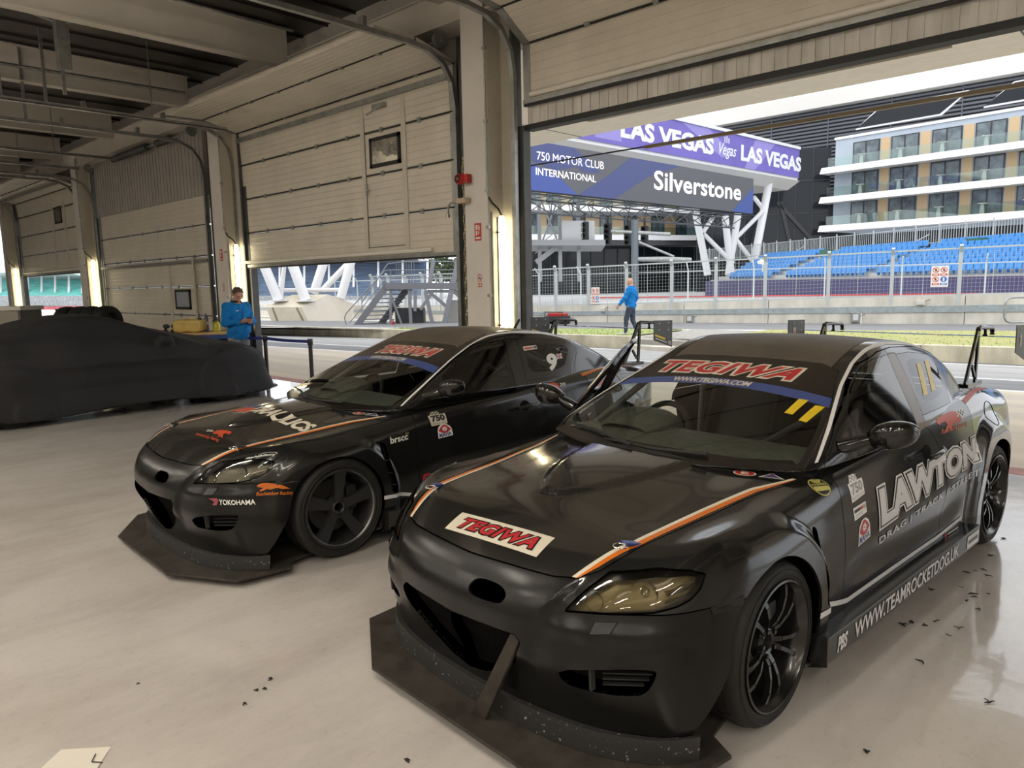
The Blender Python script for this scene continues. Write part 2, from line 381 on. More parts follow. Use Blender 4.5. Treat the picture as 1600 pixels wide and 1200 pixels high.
def decal(name, L, quad, mats, parent, F=None, n=(10, 6), lift=.0016, step=.0007):
    """layers printed on the car skin inside the quad TL, TR, BR, BL (car coordinates)"""
    F = F or F_car; TL, TR, BR, BL = map(np.array, quad); VV, TT, MM = layers(L); X, TX, MX = [], [], []; base = 0
    for V, T, m in zip(VV, TT, MM):
        V, T = gridcut(V, T, n[0], 0); V, T = gridcut(V, T, n[1], 1)
        u, v = V[:, :1], V[:, 1:2]
        P = (TL*(1-u)+TR*u)*v+(BL*(1-u)+BR*u)*(1-v); P = on_car(F, P, lift+V[:, 2]*step)
        X.append(P); TX.append(T+base); MX.append(np.full(len(T), m[0])); base += len(P)
    P, T, m = np.concatenate(X), np.concatenate(TX), np.concatenate(MX); N = grad(F, P)
    f = (np.cross(P[T[:, 1]]-P[T[:, 0]], P[T[:, 2]]-P[T[:, 0]])*N[T[:, 0]]).sum(1) < 0; T = np.where(f[:, None], T[:, ::-1], T)
    me = bpy.data.meshes.new(name); me.from_pydata(P.tolist(), [], T.tolist()); me.polygons.foreach_set('material_index', m.astype(int))
    me.polygons.foreach_set('use_smooth', np.ones(len(T), bool)); me.normals_split_custom_set_from_vertices(N.tolist())
    return fin(me, name, mats, parent)
def ribbon(name, a, b, mat, parent, F=None, n=40, lift=.0014, mirror=False):
    """tape between two polylines on the skin"""
    F = F or F_car
    def rs(p):
        p = np.array(p, float); s = np.r_[0, np.cumsum(np.linalg.norm(np.diff(p, axis=0), axis=1))]; t = np.linspace(0, s[-1], n); return np.stack([np.interp(t, s, p[:, k]) for k in range(3)], 1)
    A, B = rs(a), rs(b); V = np.concatenate([A, (A+B)/2, B]); V = on_car(F, V, np.full(len(V), lift)); N = grad(F, V)
    if mirror: V = V*[1, -1, 1]; N = N*[1, -1, 1]
    Q = [(i+j*n, i+1+j*n, i+1+(j+1)*n, i+(j+1)*n) for j in (0, 1) for i in range(n-1)]
    if np.cross(V[1]-V[0], V[n]-V[0])@N[0] < 0: Q = [q[::-1] for q in Q]
    me = bpy.data.meshes.new(name); me.from_pydata(V.tolist(), [], Q); me.polygons.foreach_set('use_smooth', [True]*len(Q)); me.normals_split_custom_set_from_vertices(N.tolist())
    return fin(me, name, mat, parent)
# ---------------------------------------------------------------- car materials
BODY = M('satin_black_wrap', (.011, .011, .011), .15, var=.25, scale=3, coat=.25, crough=.07, spec=.42)
HOODM = M('polished_black_hood', (.016, .015, .0135), .15, var=.2, scale=2.5, coat=.45, crough=.05, spec=.6)
BUMP = M('matt_black_plastic', (.0065, .0065, .0065), .24, var=.3, scale=4, spec=.32)
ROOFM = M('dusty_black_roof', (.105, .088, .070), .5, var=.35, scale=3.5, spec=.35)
GLOSS = M('gloss_black', (.008, .008, .008), .08, coat=.3)
DARK = M('black_void', (.006, .006, .006), .85, spec=.1)
RUB = M('tyre_rubber', (.017, .0165, .016), .62, var=.35, scale=14, spec=.35)
RIMB = M('satin_black_rim', (.010, .010, .010), .22, coat=.2)
RIMG = M('dull_black_rim', (.018, .018, .019), .42)
STEEL = M('brushed_steel', (.45, .45, .46), .32, metal=1.)
CHROME = M('chrome', (.75, .75, .76), .12, metal=1.)
SPLIT = M('scuffed_splitter_board', (.040, .034, .028), .55, var=.45, scale=9, spec=.3)
ALU = M('dark_aluminium', (.10, .098, .095), .26, metal=.85)
CHIP = M('stone_chipped_black', (.02, .02, .02), .5, scale=60, dirt=(.02, .02, .02))
WHITE = M('white_vinyl', (.80, .79, .77), .4); SILV = M('silver_vinyl', (.70, .70, .71), .4); CREAM = M('cream_vinyl', (.66, .61, .50), .45)
RED = M('red_vinyl', (.46, .025, .03), .35); ORANGE = M('orange_vinyl', (.62, .15, .012), .3, coat=.3); REDDOG = M('faded_red_vinyl', (.52, .07, .025), .4)
YEL = M('yellow_vinyl', (.72, .52, .02), .35); BLUE = M('blue_vinyl', (.045, .075, .25), .3); NAVY = M('navy_vinyl', (.03, .06, .24), .4); BLK = M('black_vinyl', (.012, .012, .012), .3)
GREEN = M('green_vinyl', (.01, .22, .08), .35); OLIVE = M('olive_vinyl', (.50, .46, .12), .4); GREYV = M('grey_vinyl', (.30, .30, .30), .4); SUNS = M('black_sunstrip', (.012, .010, .009), .2)
GLS = glass('window_glass', (.80, .84, .78), 1.0); PERSPEX = glass('scratched_perspex', (.50, .52, .50), 1.35, .06); LENSY = glass('yellowed_lens', (.90, .84, .66), 1.2, .02); LENSC = glass('clear_lens', (.85, .85, .82), 1.0)
LAMPI = M('lamp_reflector', (.70, .68, .60), .14, metal=.9); LAMPD = M('lamp_bezel', (.13, .118, .09), .38, metal=.6)
DASH = M('grey_dashboard', (.15, .155, .135), .6, var=.3, scale=20); TRIM = M('black_interior', (.018, .018, .018), .7); CAGE = M('grey_roll_cage', (.20, .20, .20), .4)
# chips: white specks on the air dam
_n = CHIP.node_tree; _r = [k for k in _n.nodes if k.type == 'VALTORGB'][0]; _r.color_ramp.elements[0].position = .64; _r.color_ramp.elements[1].position = .70; _r.color_ramp.elements[1].color = (.5, .48, .45, 1)
# ---------------------------------------------------------------- body panels, half a car, cut once and shared
SB = Surf(F_body, (-2.36, -.03, .09), (2.26, .96, 1.03), .0165); T = SB.T
T, _ = SB.split(T, lambda P: P[:, 1]+1e-4)
T, _ = SB.split(T, lambda P: F_cab(P[:, :3])+.014)                       # nothing under the cabin
def arch(P):
    x, z = P[:, 0], P[:, 2]
    f = np.maximum(.325-np.hypot(x-1.372, z-.33), np.minimum(np.minimum(x-1.36, 1.585+(.568-z)*.56-x), .56-z))
    r = np.maximum(.33-np.hypot(x+1.35, z-.33), np.minimum(.20-z, .31-np.abs(x+1.35)))
    return np.minimum(np.maximum(f, r), P[:, 1]-.45)
_, T = SB.split(T, arch)
HLP = [(2.087, .492, .563), (2.059, .516, .602), (2.019, .54, .639), (1.949, .574, .683), (1.843, .693, .698), (1.769, .765, .693), (1.714, .788, .677), (1.743, .786, .637), (1.794, .783, .61), (1.853, .777, .594), (1.918, .73, .579), (1.989, .658, .573), (2.056, .561, .569)]
hlp = [(b-a, c) for a, b, c in HLP]
def f_head(P): return np.minimum(inpoly(hlp, P[:, 1]-P[:, 0], P[:, 2]), np.minimum(P[:, 0]-1.4, P[:, 1]-.3))
Thead, T = SB.carve(T, f_head, .003)
GRP = [(-.3, .437), (0, .437), (.2, .446), (.325, .45), (.352, .425), (.30, .33), (.215, .262), (.10, .205), (0, .185), (-.3, .185)]
f_grille = lambda P: np.minimum(inpoly(GRP, P[:, 1], P[:, 2]), P[:, 0]-1.7)
Tgr, T = SB.carve(T, f_grille, 0)
FOG = [(.471, .359), (.639, .40), (.764, .409), (.766, .379), (.739, .318), (.676, .303), (.568, .302), (.484, .304)]
f_fog = lambda P: np.minimum(inpoly(chaikin(FOG, 1), P[:, 1], P[:, 2]), P[:, 0]-1.7)
Tfog, T = SB.carve(T, f_fog, 0)
YH = pch([.75, .88, 1.104, 1.408, 1.80, 1.95, 2.03, 2.2], [.725, .712, .655, .625, .590, .545, .480, .44]); XR = lambda y: 1.10-.54*y*y
XF = pch([0, .07, .25, .40, .47, .6], [2.088, 2.085, 2.072, 2.05, 2.026, 2.0])
f_hood = lambda P: np.minimum(np.minimum(YH(P[:, 0])-P[:, 1], P[:, 0]-XR(P[:, 1])), np.minimum(XF(P[:, 1])-P[:, 0], P[:, 2]-.5))
Thood, T = SB.carve(T, f_hood, .0028)
f_cowl = lambda P: np.minimum(np.minimum(XR(P[:, 1])-P[:, 0], .73-P[:, 1]), np.minimum(P[:, 0]-.5, P[:, 2]-.6))
Tcowl, T = SB.split(T, f_cowl)
VENT = [(1.03, .683), (1.0, .67), (.965, .50), (.93, .367), (.948, .345), (.992, .36), (1.028, .50), (1.05, .62)]
f_vent = lambda P: np.minimum(inpoly(VENT, P[:, 0], P[:, 2]), P[:, 1]-.6)
Tvent, T = SB.carve(T, f_vent, 0)
f_bump = lambda P: np.maximum(np.minimum(P[:, 0]-1.36, .572-P[:, 2]), np.minimum(P[:, 0]-2.005, 3*(.50-P[:, 1])+1.2*(P[:, 0]-2.03)))
Tbump, T = SB.carve(T, f_bump, .0022)
DOOR = [(.70, 1.1), (.742, .90), (.735, .80), (.752, .70), (.752, .50), (.742, .30), (.70, .215), (-.36, .215), (-.44, .30), (-.50, .42), (-.513, .533), (-.475, .70), (-.42, .80), (-.33, .90), (-.25, 1.1)]
f_door = lambda P: np.minimum(inpoly(DOOR, P[:, 0], P[:, 2]), P[:, 1]-.4)
Tdoor, T = SB.carve(T, f_door, .0025)
RDOOR = [(-.2, 1.2), (-.2, .2), (-.80, .215), (-.80, .40), (-.845, .50), (-.94, .60), (-1.01, .72), (-1.03, .82), (-1.02, .92), (-.98, 1.2)]
f_rdoor = lambda P: np.minimum(inpoly(RDOOR, P[:, 0], P[:, 2]), P[:, 1]-.4)
Trdoor, T = SB.carve(T, f_rdoor, .0022)
Tfend, T = SB.split(T, lambda P: np.minimum(P[:, 0]-.6, P[:, 2]-.16))
Trock, T = SB.split(T, lambda P: np.minimum(.27-P[:, 2], 1.10-np.abs(P[:, 0])))
Trb, T = SB.carve(T, lambda P: np.minimum(-1.62-P[:, 0], .60-P[:, 2]))
Tdeck, Tquar = SB.carve(T, lambda P: np.minimum(np.minimum(-1.60-P[:, 0], .60-P[:, 1]), P[:, 2]-.66))
_, Tbump2 = SB.split(Tbump, lambda P: np.minimum(inpoly(chaikin([(.078, .548), (.093, .578), (.128, .592), (.227, .593), (.268, .574), (.264, .545), (.232, .534), (.108, .529)], 2), P[:, 1], P[:, 2]), P[:, 0]-1.7))
# ---- cabin
SCB = Surf(F_cab, (-1.95, -.03, .80), (1.16, .90, 1.36), .0165); T = SCB.T
T, _ = SCB.split(T, lambda P: P[:, 1]+1e-4)
T, _ = SCB.split(T, lambda P: F_body(P[:, :3])+.012)
T, _ = SCB.split(T, lambda P: .35-np.maximum(-P[:, 5], 0)+0*P[:, 0])     # no underside
YA = pch([0, .12, .39, .62, .80, .95], [.50, .524, .611, .676, .706, .72])
f_ws = lambda P: np.minimum(YA(P[:, 0])-P[:, 1], P[:, 0]-(.058+.055*sst(.40, .53, P[:, 1])))
Tws, T = SCB.carve(T, f_ws, .0015)
Tsun, Tws = SCB.split(Tws, lambda P: .324+.09*P[:, 1]**2-P[:, 0])
Tblue, Tws = SCB.split(Tws, lambda P: .396+.09*P[:, 1]**2-P[:, 0])
f_frit = lambda P: np.minimum(YA(P[:, 0])-.028-P[:, 1], 1.005-.33*P[:, 1]**2-P[:, 0])
Twsg, Tfrit = SCB.split(Tws, f_frit)
f_rw = lambda P: np.minimum(np.minimum(-1.20-P[:, 0], .58-.10*(-1.2-P[:, 0])-P[:, 1]), P[:, 2]-.5)
Trw, T = SCB.carve(T, f_rw, .0015)
f_roof = lambda P: np.minimum(.475-P[:, 1], P[:, 0]+1.19)
Troof, T = SCB.carve(T, f_roof, .003)
GL1 = [(.50, .86), (.41, 1.035), (.25, 1.12), (.14, 1.165), (.045, 1.203), (-.09, 1.234), (-.285, 1.243), (-.25, 1.16), (-.228, 1.05), (-.21, .86)]
QUA = [(-.40, 1.236), (-.6, 1.233), (-.93, 1.195), (-1.09, 1.15), (-1.05, 1.10), (-.93, 1.0), (-.88, .93), (-.335, .93), (-.369, 1.10)]
QUC = [(-.485, 1.197), (-.624, 1.198), (-.90, 1.165), (-.985, 1.13), (-.917, 1.064), (-.82, .985), (-.52, .979), (-.43, .99), (-.42, 1.03), (-.452, 1.133)]
SAIL = [(.72, .84), (.57, .955), (.42, 1.033), (.50, .90), (.51, .84)]
BPI = [(-.30, 1.248), (-.405, 1.243), (-.375, 1.1), (-.33, .85), (-.215, .85), (-.235, 1.05), (-.258, 1.16)]
DFR = [(.78, .80), (.744, .885), (.517, 1.006), (.205, 1.145), (.013, 1.222), (-.198, 1.262), (-.300, 1.268), (-.285, 1.2), (-.25, 1.05), (-.235, .80)]
RFR = [(-.300, 1.268), (-.407, 1.272), (-.83, 1.247), (-1.12, 1.17), (-1.07, 1.08), (-.98, .998), (-.92, .80), (-.20, .80), (-.25, 1.05), (-.285, 1.2)]
sidef = lambda p: (lambda P: np.minimum(inpoly(p, P[:, 0], P[:, 2]), P[:, 1]-.3))
Tgl1, T = SCB.carve(T, sidef(GL1), .001)
Tsail, T = SCB.split(T, sidef(SAIL))
Tbpi, T = SCB.carve(T, sidef(BPI), .0015)
Tqua, T = SCB.carve(T, sidef(QUA), .001)
Tquc, Tqfr = SCB.split(Tqua, sidef(chaikin(QUC, 1)))
Tdfr, T = SCB.carve(T, sidef(DFR), .002)
Trfr, Tpil = SCB.carve(T, sidef(RFR), .002)
B_, C_ = SB.A, SCB.A
# ---------------------------------------------------------------- sub-assemblies
def tyre(parent, y, sg):
    R, w = .311, .235; yo = y
    p = [(.240, .012), (.252, .004), (.270, .0), (.292, .006), (.304, .022), (.3105, .045), (.3105, .19), (.304, .213), (.292, .229), (.262, .235), (.240, .223)]
    m = MB().lathe([(r, -sg*h) for r, h in p], (0, 0, 0), 'y', 72)
    for k in range(36):                                              # tread blocks
        a = k*math.pi/18
        for h0, h1 in ((.05, .10), (.135, .185)):
            c, s = math.cos(a), math.sin(a); r = .3112; hm = (h0+h1)/2
            m.obox((r*c, -sg*hm, r*s), (-.021*s, 0, .021*c), (0, (h1-h0)/2, 0), (.0012*c, 0, .0012*s))
    for rr in (.262, .283): m.lathe([(rr-.003, -sg*.004+sg*.0025), (rr, -sg*.004+sg*.0052), (rr+.003, -sg*.004+sg*.0025)], (0, 0, 0), 'y', 72)
    return m.build('tyre', RUB, parent, 40)
def wheel(parent, loc, sg, kind):
    """hub empty at the outer face; the axle runs along y"""
    w = empty('wheel', loc, 0, parent); tyre(w, 0, sg); Y = lambda h: -sg*h
    rm = RIMB if kind == 'multi' else RIMG
    m = MB().lathe([(.246, Y(.008)), (.246, Y(-.002)), (.238, Y(-.004)), (.230, Y(.012)), (.222, Y(.020)), (.214, Y(.05)), (.205, Y(.10)), (.20, Y(.21)), (.235, Y(.225))], (0, 0, 0), 'y', 72)
    if kind == 'multi':
        for k in range(10):
            a = 2*math.pi*k/10+(.10 if k % 2 else -.10); c, s = math.cos(a), math.sin(a); t = (-s, c)
            pts = [(.055, .052), (.085, .034), (.13, .022), (.18, .020), (.222, .030)]
            for i in range(4):
                (r0, h0), (r1, h1) = pts[i], pts[i+1]; wd = (.010, .0075, .0075, .009)[i]
                b0, b1 = .5*r0, .5*r1
                m.bar((r0*c, Y(h0), r0*s), (r1*c, Y(h1), r1*s), wd*2, .020, up=(0, 1, 0))
        m.lathe([(.0, Y(.075)), (.026, Y(.074)), (.034, Y(.045)), (.046, Y(.040)), (.064, Y(.050)), (.070, Y(.075)), (.05, Y(.10))], (0, 0, 0), 'y', 40)
        for k in range(5):
            a = 2*math.pi*k/5; m.cyl((.05*math.cos(a), Y(.05), .05*math.sin(a)), (.05*math.cos(a), Y(.032), .05*math.sin(a)), .009, 6)
    else:
        for k in range(5):
            a = math.radians(90+72*k+2); c, s = math.cos(a), math.sin(a); q = np.array([c, s]); t = np.array([-s, c])
            prof = [(.045, .028), (.08, .030), (.15, .034), (.212, .042), (.226, .045)]
            pl = [tuple(q*r+t*wd) for r, wd in prof]+[tuple(q*r-t*wd) for r, wd in reversed(prof)]
            hh = lambda r: .040-.024*sst(.05, .2, r)
            n = len(pl); vs = []
            for off in (0, .03):
                for A, B in pl: r = math.hypot(A, B); vs.append((A, Y(float(hh(r))+off), B))
            m.add(vs, [tuple(range(n)), tuple(range(2*n-1, n-1, -1))]+[(i, (i+1) % n, n+(i+1) % n, n+i) for i in range(n)])
        m.lathe([(.028, Y(.075)), (.028, Y(.040)), (.036, Y(.034)), (.045, Y(.040)), (.072, Y(.046)), (.078, Y(.075))], (0, 0, 0), 'y', 40)
        for k in range(5):
            a = math.radians(54+72*k); m.cyl((.057*math.cos(a), Y(.055), .057*math.sin(a)), (.057*math.cos(a), Y(.030), .057*math.sin(a)), .0105, 6)
    m.build('rim', rm, w, 35)
    if kind == 'five':                                                # bright scuffed lip
        MB().lathe([(.2325, Y(.004)), (.229, Y(.006)), (.226, Y(.012))], (0, 0, 0), 'y', 72).build('rim_lip', M('scuffed_lip', (.22, .22, .22), .35, metal=.8, var=.7, scale=3), w, 40)
    MB().lathe([(.06, Y(.12)), (.165, Y(.12)), (.165, Y(.145)), (.06, Y(.145))], (0, 0, 0), 'y', 48).build('brake_disc', M('worn_disc', (.09, .085, .08), .45, metal=.8), w, 30)
    MB().obox((-.12*1, Y(.125), .03), (.035, 0, 0), (0, .04, 0), (0, 0, .075)).build('brake_caliper', M('dark_caliper', (.03, .03, .032), .5), w, bevel=.008)
    return w
def mirror(parent, sg):
    g = []; N = 22; L = 12
    m = MB(); rings = []
    # pod: superellipse sections stepped outward along y
    secs = [(.835, .525, .965, .02, .022), (.86, .53, .968, .036, .040), (.89, .535, .975, .050, .056), (.93, .535, .982, .057, .062), (.97, .528, .988, .056, .060), (1.00, .515, .993, .048, .051), (1.02, .50, .997, .032, .036), (1.03, .49, 1.0, .012, .014)]
    for y, x, z, rx, rz in secs:
        for j in range(N):
            t = 2*math.pi*j/N; c, s = math.cos(t), math.sin(t); e = .72
            cx = math.copysign(abs(c)**e, c); sx = math.copysign(abs(s)**e, s)
            m.v.append((x+rx*cx*(1.15 if c > 0 else .8), sg*y, z+rz*sx))
    for i in range(len(secs)-1):
        for j in range(N): m.f.append((i*N+j, i*N+(j+1) % N, (i+1)*N+(j+1) % N, (i+1)*N+j)); m.m.append(0)
    m.f += [tuple(range(N)), tuple(range((len(secs)-1)*N, len(secs)*N))]; m.m += [0, 0]
    pod = m.build('mirror', GLOSS, parent, 60)
    MB().path([(.60, sg*.745, .915), (.58, sg*.79, .93), (.55, sg*.85, .955)], [.034, .034, .028], 14).build('mirror_foot', GLOSS, parent, 60)
    return pod
def door_handle(parent, sg):
    m = MB().path([(-.16, sg*.872, .753), (-.19, sg*.888, .755), (-.34, sg*.884, .762), (-.385, sg*.862, .764)], [.011, .014, .013, .010], 12)
    return m.build('door_handle', HNDL, parent, 50)
HNDL = M('satin_handle', (.05, .05, .05), .18, metal=.6)
def handle_cup(parent, sg):
    m = MB().lathe([(0, 0), (.040, 0), (.044, .0015)], (0, 0, 0), 'y', 24); A = np.array(m.v)*[1.15, 1, .9]+[-.275, 0, .758]
    A[:, 1] = .84; A = on_car(F_body, A, np.full(len(A), .0015)); A[:, 1] *= sg; m.v = [tuple(p) for p in A]
    return m.build('handle_cup', DARK, parent)
# ================================================================ GARAGE
def streaky_floor():
    m = M('painted_floor', (.56, .525, .49), .3); n = m.node_tree; b = n.nodes['Principled BSDF']
    t = n.nodes.new('ShaderNodeTexCoord'); L = n.links.new
    def noise(sc, det=6, rough=.6, st=None):
        z = n.nodes.new('ShaderNodeTexNoise'); z.inputs['Scale'].default_value = sc; z.inputs['Detail'].default_value = det; z.inputs['Roughness'].default_value = rough
        if st:
            mp = n.nodes.new('ShaderNodeMapping'); mp.inputs['Scale'].default_value = st; mp.inputs['Rotation'].default_value = (0, 0, .3); L(t.outputs['Object'], mp.inputs['Vector']); L(mp.outputs['Vector'], z.inputs['Vector'])
        else: L(t.outputs['Object'], z.inputs['Vector'])
        return z.outputs['Fac']
    def ramp(f, stops):
        r = n.nodes.new('ShaderNodeValToRGB'); e = r.color_ramp.elements
        while len(e) < len(stops): e.new(.5)
        for k, (p, c) in zip(e, stops): k.position = p; k.color = (*c, 1) if len(c) == 3 else c
        L(f, r.inputs['Fac']); return r.outputs['Color']
    def mul(a, bb, fac=1.):
        x = n.nodes.new('ShaderNodeMix'); x.data_type = 'RGBA'; x.blend_type = 'MULTIPLY'; x.inputs[0].default_value = fac; L(a, x.inputs[6]); L(bb, x.inputs[7]); return x.outputs[2]
    base = ramp(noise(.9, 5), [(.3, (.53, .49, .455)), (.7, (.61, .575, .545))])
    smear = ramp(noise(2.6, 7, .65, (1, .35, 1)), [(.30, (.78, .76, .74)), (.58, (1, 1, 1))])
    black = ramp(noise(7, 9, .78, (2.2, .55, 1)), [(.285, (.10, .09, .085)), (.33, (.80, .80, .80)), (.375, (1, 1, 1))])
    fine = ramp(noise(26, 5, .7), [(.25, (.78, .76, .74)), (.45, (1, 1, 1))])
    L(mul(mul(mul(base, smear, .8), black, .75), fine, .55), b.inputs['Base Color'])
    rr = ramp(noise(1.7, 6, .6), [(.35, (.10, .10, .10)), (.68, (.24, .24, .24))]); L(rr, b.inputs['Roughness'])
    b.inputs['Coat Weight'].default_value = .6; b.inputs['Coat Roughness'].default_value = .04
    bp = n.nodes.new('ShaderNodeBump'); bp.inputs['Strength'].default_value = .07; bp.inputs['Distance'].default_value = .02; L(noise(3.2, 4), bp.inputs['Height']); L(bp.outputs['Normal'], b.inputs['Normal']); L(bp.outputs['Normal'], b.inputs['Coat Normal'])
    return m
FLOOR = streaky_floor()
def struct(mb, name, mats, smooth=None, **k):
    o = mb.build(name, mats, None, smooth, **k); tag(o, kind='structure'); return o
ye = lambda x: max(7.27+.0661*x, 6.75)
m = MB(); xs = [-36, -20, -12, -8, -4, -1, 7]
for a, b in zip(xs, xs[1:]): m.prism([(a, -9), (b, -9), (b, ye(b)), (a, ye(a))], lambda x, y, d: (x, y, d), -.12, 0)
struct(m, 'floor', FLOOR)
WALLM = M('cream_wall_paint', (.56, .52, .46), .5, var=.12, scale=1.5); CLADM = M('grey_liner_sheet', (.40, .38, .35), .5, var=.15, scale=1.2)
DECK = M('dark_steel_deck', (.075, .070, .064), .30, metal=.5, var=.5, scale=1.3, stretch=(1, .2, 1)); BEAMM = M('grey_painted_beam', (.60, .56, .50), .45, var=.12, scale=1.0)
GALV = M('galvanised_steel', (.36, .37, .36), .38, metal=.75, var=.25, scale=8); DARKST = M('dark_door_frame', (.085, .088, .088), .45, metal=.3, var=.2)
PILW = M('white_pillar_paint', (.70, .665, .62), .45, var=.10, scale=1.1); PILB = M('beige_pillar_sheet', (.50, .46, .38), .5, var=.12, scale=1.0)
PANEL = M('cream_door_panel', (.66, .615, .53), .34, var=.10, scale=1.6); RUBS = M('black_rubber_seal', (.02, .02, .02), .6)
m = MB()
for k in range(60): m.box((-36+k*.72, -9, 5.58), (-36+k*.72+.70, 7.0, 5.62)).box((-36+k*.72-.01, -9, 5.55), (-36+k*.72+.01, 7.0, 5.60))
struct(m, 'ceiling', DECK)
m = MB().box((-36, -9.2, 0), (7, -9, 5.6)); struct(m, 'wall_back', WALLM)
struct(MB().box((7, -9.2, 0), (7.2, 7.2, 5.6)), 'wall_right', WALLM); struct(MB().box((-36.2, -9.2, 0), (-36, 7, 5.6)), 'wall_left', WALLM)
struct(MB().box((-36, 6.70, 4.78), (7, 6.95, 5.6)).box((-36, 6.66, 3.46), (7, 6.72, 4.85)) if False else MB().box((-36, 6.70, 4.78), (7, 6.95, 5.6)), 'wall_front', CLADM)
NB = 0
def ibeam(x, y0, y1, z0, h=.48, w=.17):
    b = MB().box((x-w/2, y0, z0), (x+w/2, y1, z0+.022)).box((x-.02, y0, z0+.02), (x+.02, y1, z0+h)).box((x-w/2, y0, z0+h-.02), (x+w/2, y1, z0+h))
    global NB; NB += 1
    return struct(b, 'trim_beam_%d' % NB, BEAMM)
for x in (-10.6, -14.15, -18.1, -21.8, -25.6, -29.5, -7.0, -3.4, .3, 4): ibeam(x, -9, 6.29, 5.0, .55)
struct(MB().box((-36, 6.30, 4.76), (7, 6.60, 5.14)).box((-36, 6.26, 4.735), (7, 6.64, 4.765)).box((-36, 6.26, 5.12), (7, 6.64, 5.14)), 'trim_eaves_beam', BEAMM)
# ---- pillars
def strip_sign(name, kind, P0, U, V, parent):
    if kind == 'fire':
        L = [('rect', (0, 0, 1, 1), 0, 0), ('rect', (.16, .62, .46, .90), 1, 1), ('poly', [(.56, .90), (.66, .90), (.80, .72), (.72, .66), (.80, .60), (.62, .58)], 1, 1), ('rect', (.18, .30, .42, .56), 1, 1), ('poly', [(.52, .54), (.74, .50), (.62, .32)], 1, 1), ('rect', (.14, .10, .86, .20), 1, 1)]
    else:
        L = [('ring', (.5, .68, .46, .30, .16), 0, 0), ('poly', [(.20, .88), (.28, .90), (.80, .50), (.72, .47)], 0, 1), ('rect', (.25, .62, .75, .68), 2, 1), ('rect', (.06, .0, .94, .28), 0, 0), ('rect', (.14, .06, .42, .22), 1, 1), ('rect', (.56, .06, .84, .22), 1, 1)]
    return flat_sign(name, L, P0, U, V, [M('sign_red', (.55, .03, .02), .4), M('sign_white', (.75, .73, .68), .4), BLK], parent)
TUBEM = M('lit_tube', (1, .93, .72), .4, emit=TUBE_W, ecol=(1.0, .86, .55))
def pillar(i, x0, x1, frame=True, tube=True, sign=True, gap=.46):
    """inner face towards -y, fluted side face towards +x, steel door frame beyond"""
    y0, y1 = 6.25, 6.62
    p = struct(MB().box((x0, y0, 0), (x1-.012, y1+.08, 5.0)), 'trim_pillar_%d' % i, PILW)
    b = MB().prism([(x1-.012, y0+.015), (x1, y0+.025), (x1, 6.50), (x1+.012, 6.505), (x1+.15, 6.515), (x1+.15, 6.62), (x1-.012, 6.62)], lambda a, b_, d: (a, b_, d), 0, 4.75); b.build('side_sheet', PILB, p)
    b = MB(); 
    for k in range(9):
        for yy in (6.30, 6.47): b.cyl((x1-.001, yy, .7+.42*k), (x1+.004, yy, .7+.42*k), .010, 8)
    b.build('rivet', GALV, p)
    f = MB().box((x1+.15, 6.50, 0), (x1+.20, 6.64, 4.72)).box((x1+.20, 6.54, 0), (x1+.31, 6.66, 3.46)); f.build('door_post', DARKST, p, bevel=.004)
    f = MB().box((x0-.34, 6.52, 0), (x0-.22, 6.66, 4.6)).box((x0-.20, 6.40, 0), (x0-.16, 6.60, 4.5)).box((x0-gap, 6.60, 0), (x0+.02, 6.68, 4.7)); f.build('door_post', DARKST, p, bevel=.004)
    c = MB().path([(x1-.004, y0-.012, 4.9), (x1-.004, y0-.012, 2.72), (x1+.01, y0+.03, 2.60)], .011, 8); c.path([(x1+.008, 6.30, .2), (x1+.008, 6.30, 2.5)], .010, 8)
    for z in (4.3, 3.5, 2.72, 2.3, 1.5): c.box((x1-.025, y0-.028, z), (x1+.022, y0+.004, z+.035))
    c.build('conduit', GALV, p, 50)
    if tube:
        t = empty('tube_lamp', (x1+.055, 6.415, 0)); tag(t, tube, 'lamp', 'lit strip lamps on the pillars')
        MB().path([(0, 0, z) for z in (.95, .97, 1.05, 2.35, 2.43, 2.45)], [.02, .036, .043, .043, .036, .02], 16).build('lit_tube', TUBEM, t, 60)
        q = MB().box((-.052, -.03, .96), (-.036, .03, 2.44)); q.path([(0, 0, 2.45), (-.005, -.05, 2.53), (-.03, -.13, 2.60), (-.05, -.16, 2.66)], .012, 8)
        for z in (1.15, 2.25): q.box((-.05, -.045, z), (.0, .045, z+.02))
        q.build('bracket', RUBS, t)
    if sign:
        s = strip_sign('fire_point_sign', 'fire', (x0+(x1-x0)*.40, y0-.002, 2.17), (.115, 0, 0), (0, 0, .205), None); tag(s, sign[0], 'sign', 'fire signs on the pillars')
        s = strip_sign('no_smoking_sign', 'nosmoke', (x0+(x1-x0)*.46, y0-.002, 1.62), (.085, 0, 0), (0, 0, .16), None); tag(s, sign[1], 'sign', 'no smoking signs on the pillars')
    return p
pillar(1, -6.68, -6.28, tube='lit vertical strip lamp on the pillar behind the black car roofs', sign=('red fire extinguisher sign on the pillar nearest the camera', 'round no smoking sign on the pillar nearest the camera'))
pillar(2, -13.40, -12.96, gap=.84, tube='lit vertical strip lamp behind the man looking at his phone', sign=('red fire extinguisher sign on the pillar beside the phone man', 'small no smoking sign on the pillar above the phone man'))
pillar(3, -21.05, -20.61, gap=.52, tube='lit vertical strip lamp right above the stacked tyres', sign=None)
pillar(4, -28.35, -27.9, tube='lit vertical strip lamp on the farthest pillar, at the photo edge', sign=None)
pillar(5, .35, .75, tube=None, sign=None)
